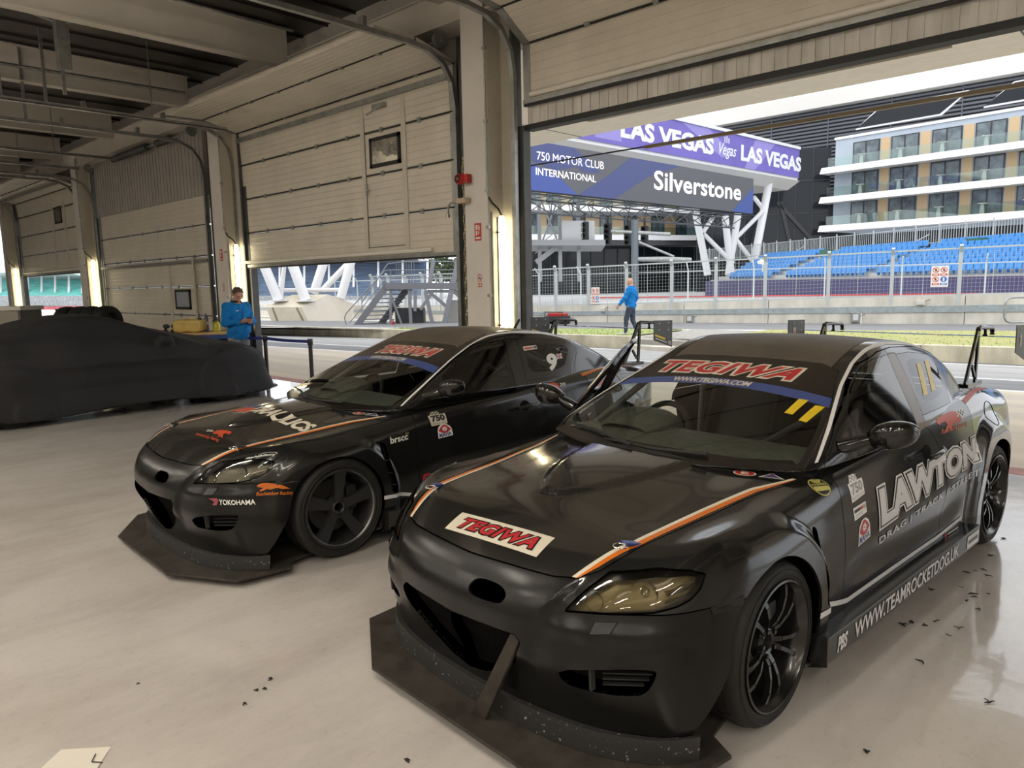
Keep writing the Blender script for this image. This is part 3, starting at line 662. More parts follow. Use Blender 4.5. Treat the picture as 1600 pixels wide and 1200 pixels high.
# ---- sectional doors
def clips(xa, xb, f, n):
    q = MB()
    for k in range(n):
        x = xa+(xb-xa)*(k+.5)/n; p, t = f; p = np.array((x,)+p); t = np.array((0,)+t); nn = np.cross((1, 0, 0), t)
        q.obox(p+nn*.006, (.035, 0, 0), t*.035, nn*.006); q.cyl(p+nn*.012-[.02, 0, 0], p+nn*.012+[.02, 0, 0], .010, 8)
    return q
def door_unit(no, X0, X1, prof, wicket=None, bar_at=None):
    """prof: (y, z) of the panel joints from the bottom edge up; room side is -y"""
    d = empty('door_%d' % no, ((X0+X1)/2, 6.55, 0)); tag(d, kind='structure'); ox = np.array([(X0+X1)/2, 6.55, 0])
    def fin_(mb, nm, mat, **k):
        mb.v = [tuple(np.array(p)-ox) for p in mb.v]; return mb.build(nm, mat, d, **k)
    for i, (a, b) in enumerate(zip(prof, prof[1:])):
        a, b = np.array(a), np.array(b); t = (b-a)/np.linalg.norm(b-a); nn = np.array([t[1], -t[0]])*-1
        if nn[0] > 0 and abs(nn[0]) > .5: nn = -nn
        if abs(nn[0]) <= .5 and nn[1] > 0: nn = -nn
        L = np.linalg.norm(b-a); N = 6; q = MB(); pts = [(.012, -.004), (.02, .0)]
        for k in range(N):
            u0 = .02+(L-.04)*k/N; u1 = .02+(L-.04)*(k+1)/N; pts += [(u0+.006, .0045), (u1-.012, .0045), (u1-.003, .0)]
        pts += [(L-.012, -.004), (L-.012, -.04), (.012, -.04)]
        q.prism([tuple(a+t*u+nn*w) for u, w in pts], lambda y, z, x: (x, y, z), X0, X1); fin_(q, 'panel', PANEL)
        if i:
            fin_(MB().bar((X0, a[0], a[1]), (X1, a[0], a[1]), .02, .02), 'joint', RUBS); fin_(clips(X0+.5, X1-.3, (tuple(a+nn*.004), tuple(t)), 6), 'hinge', GALV)
        for xe in (X0+.05, X1-.05):
            m0 = (a+b)/2; fin_(MB().obox((xe, m0[0]+nn[0]*.006, m0[1]+nn[1]*.006), (.05, 0, 0), (0, t[0]*(L/2-.012), t[1]*(L/2-.012)), (0, nn[0]*.008, nn[1]*.008)), 'edge_stile', GALV)
    y, z = prof[0]
    q = MB().path([(X0+.12, y-.03, z+.075), (X1-.50, y-.03, z+.075)], .030, 12); fin_(q, 'bottom_roll', M('pale_roll', (.74, .71, .64), .3), smooth=50)
    fin_(MB().box((X0, y-.03, z-.015), (X1, y+.03, z+.03)), 'bottom_rail', GALV); fin_(MB().box((X0, y-.02, z-.04), (X1, y+.02, z-.015)), 'bottom_seal', RUBS)
    if bar_at: fin_(MB().bar((X0+.1, *bar_at[0]), (X1-.1, *bar_at[0]), .05, .07), 'strut_bar', GALV)
    return d, fin_
vt = lambda z0, n, st=.59: [(6.55, z0+st*k) for k in range(n)]
dB, fB = door_unit(2, -12.90, -7.12, vt(2.05, 4)+[(6.53, 4.38), (5.93, 4.53), (5.32, 4.52)], bar_at=[(6.50, 4.24)])
WK = M('pale_door_frame', (.60, .56, .49), .38)
for xx in (-9.10, -8.16):
    q = MB()
    for (a, b), (c, e) in zip(vt(2.18, 4, .685)[:-1], vt(2.18, 4, .685)[1:]): q.box((xx-.045, a-.022, b), (xx+.045, a, e))
    fB(q, 'wicket_jamb', WK)
fB(MB().box((-9.14, 6.53, 2.15), (-8.12, 6.548, 2.20)), 'wicket_sill', WK); fB(MB().box((-9.055, 6.538, 2.21), (-8.21, 6.545, 2.218)).box((-9.06, 6.538, 2.2), (-9.052, 6.545, 4.2)).box((-8.212, 6.538, 2.2), (-8.204, 6.545, 4.2)), 'wicket_gap', RUBS)
fB(MB().box((-9.05, 6.505, 2.95), (-9.02, 6.53, 3.12)).bar((-9.035, 6.50, 3.02), (-8.92, 6.49, 3.02), .018, .018), 'wicket_lock', STEEL)
fB(MB().box((-8.78, 6.48, 4.10), (-8.5, 6.53, 4.16)).bar((-8.55, 6.47, 4.12), (-8.8, 6.40, 4.02), .02, .015), 'door_closer', GALV)
wf = MB()
for lo, hi in (((-8.93, 6.52, 3.32), (-8.24, 6.545, 3.37)), ((-8.93, 6.52, 3.68), (-8.24, 6.545, 3.73)), ((-8.93, 6.52, 3.32), (-8.88, 6.545, 3.73)), ((-8.29, 6.52, 3.32), (-8.24, 6.545, 3.73))): wf.box(lo, hi)
w1 = fB(wf, 'door_window_frame', RUBS)
M('window_mirror', (.62, .60, .54), .06, metal=.9, bump=.25, bscale=3)
fB(MB().box((-8.89, 6.525, 3.36), (-8.28, 6.535, 3.70)), 'door_pane', _mats['window_mirror'])
# the open door over the near bay: last panel hangs, the rest rolls back overhead
dA, fA = door_unit(1, -5.95, -.10, [(6.55, 3.70), (6.545, 4.34), (6.10, 4.62), (5.45, 4.70), (4.8, 4.70), (4.15, 4.70), (3.5, 4.70), (2.9, 4.70)])
# the closed door with its liner sheet above
dC, fC = door_unit(3, -20.20, -14.22, [(6.55, .02)]+vt(.55, 6))
q = MB()
for k in range(75): q.box((-20.2+k*.08, 6.52+.012*(k % 2), 3.46), (-20.2+(k+1)*.08, 6.60, 4.78))
fC(q, 'liner_sheet', CLADM)
fC(MB().box((-20.2, 6.46, 2.20), (-14.25, 6.53, 2.25)), 'strut_bar', GALV)
for xx in (-16.25, -15.0): fC(MB().box((xx-.05, 6.525, .02), (xx+.05, 6.545, 2.2)), 'wicket_jamb', WK)
wf = MB()
for lo, hi in (((-16.0, 6.515, 1.26), (-15.27, 6.545, 1.31)), ((-16.0, 6.515, 1.62), (-15.27, 6.545, 1.67)), ((-16.0, 6.515, 1.26), (-15.95, 6.545, 1.67)), ((-15.32, 6.515, 1.26), (-15.27, 6.545, 1.67))): wf.box(lo, hi)
fC(wf, 'door_window_frame', RUBS); fC(MB().box((-15.96, 6.525, 1.30), (-15.3, 6.535, 1.63)), 'door_pane', M('pale_window', (.35, .40, .44), .15))
fC(MB().path([(-14.9, 6.48, 2.3), (-14.86, 6.46, 2.2), (-14.85, 6.46, .9)], .03, 10), 'riser_pipe', PILB, smooth=50)
dD, fD = door_unit(4, -27.45, -21.55, vt(2.20, 4)+[(6.5, 4.4), (5.95, 4.55), (5.4, 4.55)], bar_at=[(6.1, 4.43)])
for xx in (-23.95, -22.85): fD(MB().box((xx-.05, 6.525, 2.3), (xx+.05, 6.545, 4.4)), 'wicket_jamb', WK)
wf = MB()
for lo, hi in (((-23.7, 6.52, 3.55), (-23.1, 6.545, 3.60)), ((-23.7, 6.52, 3.95), (-23.1, 6.545, 4.0)), ((-23.7, 6.52, 3.55), (-23.65, 6.545, 4.0)), ((-23.15, 6.52, 3.55), (-23.1, 6.545, 4.0))): wf.box(lo, hi)
fD(wf, 'door_window_frame', RUBS); fD(MB().box((-23.66, 6.525, 3.58), (-23.12, 6.535, 3.97)), 'door_pane', M('dim_window', (.12, .115, .10), .2))
# header over the near opening: rubber curtain, corrugated strip
q = MB()
for k in range(98): q.box((-5.95+k*.06, 6.60+.012*(k % 2), 3.46), (-5.95+(k+1)*.06, 6.68, 3.95))
struct(q, 'trim_header_strip', M('header_sheet', (.66, .64, .60), .5, var=.2, scale=2, stretch=(3, 3, .5))); struct(MB().box((-5.98, 6.58, 3.41), (.0, 6.72, 3.47)), 'trim_header_seal', RUBS)
struct(MB().box((.0, 6.60, 0), (.35, 6.70, 4.8)).box((-13.0, 6.68, 3.9), (-7.0, 6.72, 4.8)).box((-5.95, 6.69, 3.9), (.1, 6.72, 4.8)).box((-27.6, 6.68, 3.9), (-21.4, 6.72, 4.8)), 'wall_over_doors', CLADM)
# ---- tracks, springs, cable trays
def track(x, y0, z, dn):
    q = MB(); P = [(x, y0, z), (x, 5.75, z), (x, 6.05, z-.03), (x, 6.28, z-.14), (x, 6.42, z-.34), (x, 6.47, z-.62), (x, 6.47, dn)]
    for a, b in zip(P, P[1:]): q.bar(a, b, .06, .055, up=(0, 1, 0) if abs(b[2]-a[2]) > .3 else (0, 0, 1))
    for yy in np.arange(y0+.3, 5.6, 1.2): q.box((x-.05, yy, z), (x+.05, yy+.05, z+.12))
    q.box((x-.02, y0, z+.03), (x+.02, y0+.04, 5.55)); q.box((x-.02, 3.6, z+.03), (x+.02, 3.64, 5.55))
    return q
NT = 0
for x, y0, z, dn in ((-6.05, 2.9, 4.62, 0), (.0, 2.9, 4.62, 0), (-7.04, 2.4, 4.46, 0), (-12.98, 2.6, 4.46, 0), (-14.12, 2.6, 4.4, 0), (-20.3, 2.6, 4.4, 0), (-21.45, 2.6, 4.46, 0), (-27.55, 2.6, 4.46, 0)):
    NT += 1; struct(track(x, y0, z, dn), 'trim_track_%d' % NT, GALV)
def shaft(x0, x1, sp):
    q = MB().path([(x0, 6.36, 4.62), (x1, 6.36, 4.62)], .016, 8); s = MB()
    for a, b in sp:
        s.path([(a, 6.36, 4.62), (b, 6.36, 4.62)], .065, 14)
        for k in range(int((b-a)/.04)): s.lathe([(.064, 0), (.072, .01), (.064, .02)], (a+k*.04, 6.36, 4.62), 'x', 14)
    for xe in (x0+.1, x1-.1): q.lathe([(.02, 0), (.10, 0), (.10, .05), (.02, .05)], (xe, 6.36, 4.62), 'x', 18)
    return q, s
for x0, x1, sp in ((-20.2, -14.2, [(-18.4, -16.4), (-15.9, -15.2)]), (-12.9, -7.1, [(-8.7, -7.5)])):
    q, s = shaft(x0, x1, sp); o = empty('spring_shaft', ((x0+x1)/2, 6.36, 4.62)); tag(o, 'black door spring shaft above the closed door' if x0 < -15 else 'black door spring shaft over the half raised door', 'door spring')
    for b_, nm, mt in ((q, 'shaft', GALV), (s, 'spring', DARKST)):
        b_.v = [tuple(np.array(p)-np.array(o.location)) for p in b_.v]; b_.build(nm, mt, o, 40)
# pipes and trays along the beams
q = MB(); q.path([(-13.6, -3, 5.05), (-13.6, 6.0, 5.12)], .028, 10); q.path([(-9.9, -3, 5.35), (-9.9, 6, 5.3)], .022, 10); o = q.build('ceiling_pipe', GALV, None, 50); tag(o, 'galvanised pipes running along the ceiling beams', 'pipe')
for i, (x, y0, y1, z) in enumerate(((-12.35, 2.6, 6.1, 4.30), (-17.4, 2.2, 6.1, 4.45), (-19.6, 2.0, 6.0, 4.5))):
    q = MB(); q.box((x-.05, y0, z), (x+.05, y1, z+.012)).box((x-.05, y0, z), (x-.042, y1, z+.05)).box((x+.042, y0, z), (x+.05, y1, z+.05)); 
    for yy in (y0+.3, y1-1.2): q.box((x-.008, yy, z+.05), (x+.008, yy+.016, 5.5))
    q.box((x-.12, y0, z-.03), (x+.12, y0+.05, z+.10)); o = q.build('cable_tray', GALV); tag(o, ('cable tray hanging nearest the half raised door', 'cable tray hanging in front of the closed door', 'cable tray hanging farthest along the ceiling')[i], 'cable tray')
q = MB().box((-11.6, 3.4, 4.62), (-11.45, 3.55, 5.52)).bar((-11.5, 3.5, 5.2), (-12.1, 3.0, 5.5), .03, .02).bar((-11.5, 3.5, 5.2), (-10.9, 4.0, 5.5), .03, .02); q.box((-11.52, 3.42, 4.3), (-11.48, 3.46, 4.7)); o = q.build('hanger_frame', GALV); tag(o, 'steel hanger strut dropping from the dark ceiling', 'bracket')
# ---- ceiling battens (all behind or beside the lens), plus added uplights
BAT = M('batten_diffuser', (1, .95, .85), .4, emit=7., ecol=(1, .93, .80)); HOUS = M('white_housing', (.6, .6, .58), .4)
bt = []
for i, (x, y) in enumerate([(x, y) for x in (-8.8, -5.2, -1.6, 2.2, 5.2) for y in (-6.5, -3.4, -.3)]+[(-12.4, -2.5), (-16.2, -2.5), (-20, -2.5), (-12.4, -6), (-16.2, -6), (-24, -2)]):  # rightmost row added to brighten the near car's side
    if not bt:
        e = empty('ceiling_batten', (x, y, 4.70)); MB().box((-.07, -.8, .0), (.07, .8, .06)).box((-.01, -.6, .06), (.01, -.58, .86)).box((-.01, .58, .06), (.01, .6, .86)).build('housing', HOUS, e); MB().box((-.055, -.78, -.02), (.055, .78, .0)).build('diffuser', BAT, e); bt.append(e)
    else: e = copy_tree(bt[0]); e.location = (x, y, 4.70)
    tag(e, 'long lit ceiling batten hanging over the garage floor', 'lamp', 'ceiling battens')
    L = bpy.data.lights.new('batten_light', 'AREA'); L.shape = 'RECTANGLE'; L.size = .12; L.size_y = 1.55; L.energy = BATTEN_W*.80; L.color = LAMP_COL
    lo = bpy.data.objects.new('batten_light', L); COL.objects.link(lo); lo.location = (x, y, 4.67)
    L2 = L.copy(); L2.energy = BATTEN_W*2.8; L2.size = .3; lo = bpy.data.objects.new('added_uplight', L2); COL.objects.link(lo); lo.location = (x, y, 4.80); lo.rotation_euler = (math.pi, 0, 0)  # extra upward light added above each batten to brighten ceiling and doors
# ---- small things on the near pillar
e = empty('alarm_bell', (-6.66, 6.22, 2.90)); tag(e, 'red fire alarm sounder on the near pillar edge', 'alarm')
AR = M('alarm_red', (.45, .02, .02), .35)
MB().lathe([(0, -.10), (.055, -.10), (.065, -.085), (.065, -.03), (.05, -.02), (.05, .02)], (0, 0, 0), 'y', 24).build('sounder', AR, e, 40); MB().lathe([(.02, -.102), (.045, -.108), (.05, -.098)], (0, 0, 0), 'y', 24).build('horn_ring', RUBS, e, 40)
e2 = MB().box((.05, -.06, -.05), (.12, .02, .05)).build('call_point', AR, e, bevel=.005)
q = MB().path([(-6.95, 6.45, 2.66), (-7.12, 6.42, 2.68), (-7.17, 6.42, 2.64), (-7.18, 6.42, 2.55)], .014, 8); q.cyl((-7.18, 6.42, 2.55), (-7.18, 6.42, 2.50), .022, 10); o = q.build('pull_handle', GALV, None, 50); tag(o, 'short curved pull handle on the half raised door edge', 'handle')
q = MB()
for k in range(60): q.path([(-6.82, 6.36+.012*math.sin(k*1.57), 3.2-k*.05), (-6.82, 6.36+.012*math.sin(k*1.57+1.2), 3.16-k*.05)], .010, 5)
o = q.build('hoist_chain', M('brass_chain', (.42, .36, .16), .4, metal=.5)); tag(o, 'yellowish hoist chain hanging left of the near pillar', 'chain')
o = MB().box((-6.74, 6.16, 2.62), (-6.58, 6.24, 2.68)).build('chain_keeper', M('cream_keeper', (.5, .40, .28), .5)); tag(o, 'small cream bracket under the red alarm sounder', 'bracket')
# ================================================================ OUTSIDE
CONC = M('pit_concrete', (.70, .60, .46), .6, scale=.7, dirt=(.50, .44, .36), stretch=(.25, 2.2, 1), bump=.05); ASPH = M('pit_asphalt', (.36, .355, .345), .7, var=.2, scale=2, stretch=(.2, 2, 1)); ASPD = M('dark_asphalt', (.20, .20, .205), .7, var=.25, scale=2, stretch=(.2, 2, 1))
LINE = M('white_road_line', (.78, .77, .74), .5, var=.12, scale=6); REDL = M('red_road_strip', (.50, .20, .165), .6, var=.3, scale=5); CWALL = M('weathered_concrete', (.58, .55, .48), .75, var=.25, scale=1.6, stretch=(1, 1, .35)); MOSS = M('mossy_concrete', (.58, .53, .40), .8, var=.35, scale=2.2, stretch=(1, 1, .4))
GRASSM = M('short_grass', (.40, .37, .15), .85, scale=1.2, dirt=(.30, .33, .10)); GRASSL = M('green_grass', (.30, .38, .11), .85, scale=1.6, dirt=(.38, .38, .17)); PAVE = M('grey_pavers', (.34, .32, .29), .75, var=.2, scale=9)
def gl(pL, pR, z):
    a, b = on_z(*pL, z), on_z(*pR, z); k = (b[1]-a[1])/(b[0]-a[0]); return lambda x: a[1]+k*(x-a[0])
XB = [-140, -60, -36, -20, -12, -4, 4, 20, 40]
def band(name, f0, z0, f1, z1, mat):
    m = MB(); n = len(XB); m.v = [(x, f0(x), z0) for x in XB]+[(x, f1(x), z1) for x in XB]; m.f = [(i, i+1, n+i+1, n+i) for i in range(n-1)]; m.m = [0]*(n-1); return struct(m, name, mat)
E0 = lambda x: ye(min(x, 6)) if x <= 7 else ye(6)
off = lambda f, d: (lambda x: f(x)+d)
L1 = gl((500, 546.5), (1590, 612), -.13); L2 = gl((500, 538), (1590, 595), -.17); L3 = gl((480, 525.3), (1590, 573), -.21); WB_ = gl((455, 523.5), (1600, 570), -.22)
band('road_edge_drain', off(E0, -.02), -.004, off(E0, .03), -.004, DARK); band('road_red_strip', off(E0, .03), -.004, off(E0, .30), -.006, REDL); band('road_apron', off(E0, .30), -.006, L1, -.13, CONC)
band('road_line_near', L1, -.13, off(L1, .14), -.13, LINE); band('road_dark_lane', off(L1, .14), -.13, L2, -.17, ASPD); band('road_line_middle', L2, -.17, off(L2, .12), -.17, LINE); band('road_grey_lane', off(L2, .12), -.17, L3, -.21, ASPH); band('road_line_far', L3, -.21, off(L3, .13), -.21, LINE); band('road_gutter', off(L3, .13), -.21, off(WB_, .1), -.22, ASPD)
# retaining wall of the grass island, with steps where the path comes down
xs0, xs1 = -11.9, -10.05
def low_wall(xa, xb, lab, mt=None):
    m = MB(); k = max(2, int(abs(xb-xa)/2.6)); X = np.linspace(xa, xb, k+1)
    for a, b in zip(X, X[1:]): m.prism([(a+.008, WB_(a)), (b-.008, WB_(b)), (b-.008, WB_(b)+.32), (a+.008, WB_(a)+.32)], lambda x, y, d: (x, y, d), -.3, .125)
    o = m.build('low_wall', mt or MOSS); tag(o, lab, 'wall', kind='structure'); return o
low_wall(xs1, 30, 'low mossy concrete wall edging the grass right of the steps'); xl_ = on_z(455, 524, -.22)[0]; low_wall(xl_, xs0, 'low mossy concrete wall left of the concrete steps'); low_wall(-90, xl_-.02, 'pale low concrete wall left of the concrete plinth', CWALL)
st = empty('concrete_steps', ((xs0+xs1)/2, WB_(-11), -.22)); tag(st, 'two concrete steps in the low wall below the walking man', 'steps'); w2 = (xs1-xs0)/2
for k, (d0, d1, z1) in enumerate(((-.42, .0, .13), (.0, .42, .27))): MB().box((-w2+.12*k, d0, 0), (w2-.12*k, d1, z1)).build('step', PAVE if k else CWALL, st, bevel=.01)
ISL = .085; GF = gl((830, 514), (1600, 518.5), ISL)
band('ground_island_edge', off(WB_, .1), -.22, off(WB_, .26), ISL-.012, CWALL); band('ground_island', off(WB_, .26), ISL-.01, off(GF, .05), ISL-.01, CWALL)
pw = MB().prism([(xs0+.1, WB_(-11)+.3), (xs1-.1, WB_(-11)+.3), (xs1+.2, GF(-11)), (xs0-.3, GF(-11))], lambda x, y, d: (x, y, d), ISL-.02, ISL+.006); struct(pw, 'path', PAVE)
rng = random.Random(5)
def grass(xa, xb, lab, mt=None):
    m = MB(); 
    X = np.linspace(xa, xb, 14)
    for a, b in zip(X, X[1:]): m.add([(a, WB_(a)+.33, ISL+.02), (b, WB_(b)+.33, ISL+.02), (b, GF(b)-.1, ISL+.03), (a, GF(a)-.1, ISL+.03)], [(0, 1, 2, 3)])
    for k in range(2600):
        x = rng.uniform(xa, xb); y = WB_(x)+.34+rng.random()*(GF(x)-WB_(x)-.5); h = rng.uniform(.02, .045); a = rng.uniform(0, 6.28); c, s = .02*math.cos(a), .02*math.sin(a)
        m.add([(x-c, y-s, ISL+.015), (x+c, y+s, ISL+.015), (x+rng.uniform(-.03, .03), y, ISL+.02+h)], [(0, 1, 2)])
    o = m.build('grass', mt or GRASSM, fix=False); tag(o, lab, 'grass', kind='stuff')
grass(-22, xs0-.25, 'short green grass strip left of the paved path', GRASSL); grass(xs1+.2, 12, 'dry patchy grass strip right of the paved path')
PW0, PW1 = on_z(840, 503, ISL), on_z(1600, 507, ISL); pe = (PW1-PW0)/np.linalg.norm(PW1-PW0); pn = np.array([-pe[1], pe[0], 0]); PL = np.linalg.norm(PW1-PW0)
PWL = on_z(480, 492, ISL); pe2 = PW0-PWL; pe2 /= np.linalg.norm(pe2); pn2 = np.array([-pe2[1], pe2[0], 0])
def wl(s, z=0, d=0): return (PW0+pe*s+pn*d if s >= 0 else PW0+pe2*s+pn2*d)+np.array([0, 0, z-ISL])
def pws(px, py=450):       # distance along the pit wall seen at a pixel column
    k = CF+CR*(px-800)/FPX+CU*(600-py)/FPX; A = np.array([[k[0], -pe[0]], [k[1], -pe[1]]]); return np.linalg.solve(A, PW0[:2])[1]
wtop = lambda s: ISL+.62+.33*np.clip(s/PL, -.1, 1.3)
PF_ = lambda x: PW0[1]+(x-PW0[0])*pe[1]/pe[0]
band('road_kerb_line', GF, ISL, off(GF, .30), ISL, LINE); band('road_fast_lane', off(GF, .30), ISL-.002, lambda x: max(PF_(x), GF(x)+.5), ISL-.002, ASPD)
m = MB(); S = np.r_[np.arange(-42, 0, 3.), np.arange(0, PL+16, 3.)]
for a, b in zip(S, S[1:]):
    P = [wl(a+.01, 0), wl(b-.01, 0), wl(b-.01, 0, .35), wl(a+.01, 0, .35)]; za, zb = wtop(a), wtop(b)
    m.add([p-[0, 0, .05] for p in P]+[np.array([*P[0][:2], za]), np.array([*P[1][:2], zb]), np.array([*P[2][:2], zb]), np.array([*P[3][:2], za])], [(3, 2, 1, 0), (4, 5, 6, 7), (0, 1, 5, 4), (1, 2, 6, 5), (2, 3, 7, 6), (3, 0, 4, 7)])
pit = m.build('pit_wall', CWALL); tag(pit, 'long grey concrete pit wall carrying the catch fence', 'wall', kind='structure')
m = MB()
for a, b in zip(S, S[1:]):
    for f0, f1, d in ((.42, .66, .03),): m.add([wl(a, ISL+(wtop(a)-ISL)*f0, -d), wl(b, ISL+(wtop(b)-ISL)*f0, -d), wl(b, ISL+(wtop(b)-ISL)*f1, -d), wl(a, ISL+(wtop(a)-ISL)*f1, -d), wl(a, ISL+(wtop(a)-ISL)*f0, .02), wl(b, ISL+(wtop(b)-ISL)*f0, .02), wl(b, ISL+(wtop(b)-ISL)*f1, .02), wl(a, ISL+(wtop(a)-ISL)*f1, .02)], [(0, 1, 2, 3), (3, 2, 6, 7), (1, 0, 4, 5)])
m.build('steel_band', M('blue_grey_steel', (.30, .34, .35), .5, var=.2), pit)
FENM = M('fence_steel', (.46, .49, .49), .5, metal=.15); FH = 1.52
fe = empty('catch_fence', tuple(PW0)); tag(fe, 'grey steel catch fence with mesh standing on the pit wall', 'fence'); fo = np.array(PW0)
def fput(mb, nm, mat, **k): mb.v = [tuple(np.array(p)-fo) for p in mb.v]; return mb.build(nm, mat, fe, **k)
SP = [pws(x) for x in (867.8, 919, 978.4, 1049, 1118, 1195, 1294, 1393, 1498.6)]; dS = SP[-1]-SP[-2]; SP += [SP[-1]+dS*k for k in (1, 2, 3, 4)]; d0 = SP[1]-SP[0]; SP = [SP[0]-d0*k for k in range(9, 0, -1)]+SP
for s in SP:
    z = wtop(s); m = MB(); m.bar(wl(s, z-.25, .05), wl(s, z+FH-.12, .05), .11, .11, up=pn); m.bar(wl(s, z+FH-.14, .05), wl(s, z+FH+.08, -.09), .10, .10, up=pn); fput(m, 'post', FENM)
for zz in (.03, FH-.02):
    m = MB()
    for a, b in zip(SP, SP[1:]): m.bar(wl(a, wtop(a)+zz, .05), wl(b, wtop(b)+zz, .05), .05, .05)
    fput(m, 'rail', FENM)
for a, b in zip(SP, SP[1:]):
    m = MB(); n = max(4, int((b-a)/.11))
    for k in range(1, n): s = a+(b-a)*k/n; m.bar(wl(s, wtop(s)+.03, .06), wl(s, wtop(s)+FH-.03, .06), .005 if k != n//2 else .018, .005, up=pn)
    for k in range(1, 12): zz = .03+(FH-.06)*k/12; m.bar(wl(a, wtop(a)+zz, .06), wl(b, wtop(b)+zz, .06), .005, .005)
    fput(m, 'mesh_panel', FENM)
# a second fence across the track, posts leaning
f2 = empty('track_fence', tuple(PW0)); tag(f2, 'thin farther fence with forked posts beyond the pit wall', 'fence'); fe = f2
for s in np.arange(-30, PL+14, 3.1):
    z = 1.0; m = MB(); m.bar(wl(s, .3, 9), wl(s, z+1.15, 9), .06, .06, up=pn); m.bar(wl(s, z+1.13, 9), wl(s, z+1.5, 8.65), .05, .05, up=pn); fput(m, 'post', FENM)
m = MB().bar(wl(-30, 2.1, 9), wl(PL+14, 2.2, 9), .05, .05); fput(m, 'rail', FENM)
# raised track and barriers seen through the mesh
m = MB().add([wl(-60, ISL, .35), wl(PL+40, ISL, .35), wl(PL+40, ISL+.1, 60), wl(-90, ISL+.1, 60)], [(0, 1, 2, 3)]); struct(m, 'road_track', M('track_asphalt', (.42, .42, .42), .8, var=.15, scale=.4))
m = MB().bar(wl(-6, .42, 11), wl(PL+30, .46, 11), .3, .70); o = m.build('white_barrier', M('white_barrier_paint', (.66, .66, .66), .5, var=.1)); tag(o, 'long white barrier with a red top line beyond the fence', 'barrier', kind='structure')
MB().bar(wl(-6, .79, 10.9), wl(PL+30, .83, 10.9), .3, .05).build('red_line', M('sign_red', (.55, .03, .02)), o)
# little things on the pit wall
def wall_box(px, py, w, h, lab, nm='junction_box', mat=None):
    s = pws(px, py); k = CF+CR*(px-800)/FPX+CU*(600-py)/FPX; P = wl(s, 0); t = (P@CF)/(k@CF); z = CAM_H+k[2]*t
    e = empty(nm, tuple(wl(s, z, -.065))); tag(e, lab, 'box', 'boxes on the pit wall'); q = MB().obox((0, 0, 0), pe*w/2, pn*.05, (0, 0, h/2)); q.build('case', mat or GALV, e, bevel=.01)
    q = MB().obox(-pn*.055, pe*w*.3, pn*.008, (0, 0, h*.3)); q.build('cover', M('pale_cover', (.55, .56, .55), .5), e); q = MB().path([pe*w*.5+[0, 0, .05], pe*(w*.5+.15)+[0, 0, .10]], .01, 6); q.build('cable', RUBS, e)
wall_box(1337, 496, .28, .34, 'grey junction box with cable near the middle of the pit wall'); wall_box(1078, 498, .26, .28, 'grey junction box on the pit wall right of the walking man'); wall_box(888, 500, .2, .2, 'small junction box beside the red generator'); wall_box(1438, 473, .26, .16, 'small cream box on top of the pit wall under the warning sign', 'cream_box', M('cream_case', (.6, .57, .48), .5)); wall_box(943, 484, .16, .14, 'tiny cream box on the pit wall left of the walking man', 'cream_box', M('cream_case', (.6, .57, .48), .5))
def picto(name, px0, py0, px1, py1, lab, fade=0):
    s0, s1 = pws(px0, py0), pws(px1, py1); zz = lambda s, px, py: CAM_H+(CF+CR*(px-800)/FPX+CU*(600-py)/FPX)[2]*((wl(s, 0)@CF)/1.)
    P = wl(s0, zz(s0, px0, py1), -.02); U = pe*(s1-s0); V = np.array([0, 0, zz(s0, px0, py0)-zz(s0, px0, py1)]); L = [('rect', (0, 0, 1, 1), 0, 0)]
    for i, (u, v) in enumerate(((.27, .80), (.73, .80), (.27, .36), (.73, .36))):
        blue = i == 3; L += [('disc', (u, v, .19, .13), 2 if blue else 1, 1)]
        if not blue: L += [('disc', (u, v, .15, .10), 0, 2), ('poly', [(u-.13, v+.07), (u-.09, v+.09), (u+.13, v-.07), (u+.09, v-.09)], 1, 4), ('rect', (u-.05, v-.06, u+.05, v+.06), 3, 3)]
        else: L += [('rect', (u-.05, v-.08, u+.05, v+.08), 0, 2)]
        L += [('rect', (u-.20, v-.27, u+.20, v-.17), 2 if blue else 1, 1), ('rect', (u-.13, v-.24, u+.13, v-.20), 0, 2)]
    e = MB().obox(P+U/2+V/2+pn*.01, U/2, pn*.008, V/2).build(name, M('sign_white', (.75, .73, .68)), None); tag(e, lab, 'sign'); flat_sign('sign_face', L, P, U, V, [M('sign_white', (.75, .73, .68)), M('sign_red', (.55, .03, .02)), M('sign_blue', (.03, .14, .50), .4), BLK], e)
picto('warning_sign', 1455.5, 415.5, 1481, 448.5, 'white warning sign with three red and one blue symbol on the fence'); picto('warning_sign', 924, 449, 937, 475, 'small faint warning sign on the fence left of the walking man')
g = empty('generator', tuple(on_z(872, 506, ISL))); tag(g, 'small red and black generator at the foot of the pit wall', 'generator')
MB().box((-.42, -.25, .08), (.42, .25, .30)).build('frame', RUBS, g, bevel=.02); MB().box((-.36, -.22, .28), (.34, .22, .42)).build('tank', M('alarm_red', (.45, .02, .02)), g, bevel=.04); MB().path([(-.44, -.26, .08), (-.44, -.26, .46), (.44, -.26, .46), (.44, -.26, .08)], .02, 8).build('tube_frame', RUBS, g)
for xx in (-.3, .3): MB().cyl((xx, -.28, .08), (xx, .28, .08), .08, 14).build('wheel', RUBS, g)
P = at(1572, 485, 21); q = MB().path([P+CR*x+np.array([0, 0, z]) for x, z in ((1.3, -.34), (.12, -.34), (.02, -.30), (-.04, -.2), (-.04, .18), (.0, .30), (.1, .36), (1.3, .40))], .03, 8); q.path([P+CR*1.2+[0, 0, .4], P+CR*1.2+[0, 0, -1.5]], .03, 8); o = q.build('loop_rail', GALV, None, 50); tag(o, 'bent grey tube rail at the right edge of the pit wall', 'rail')
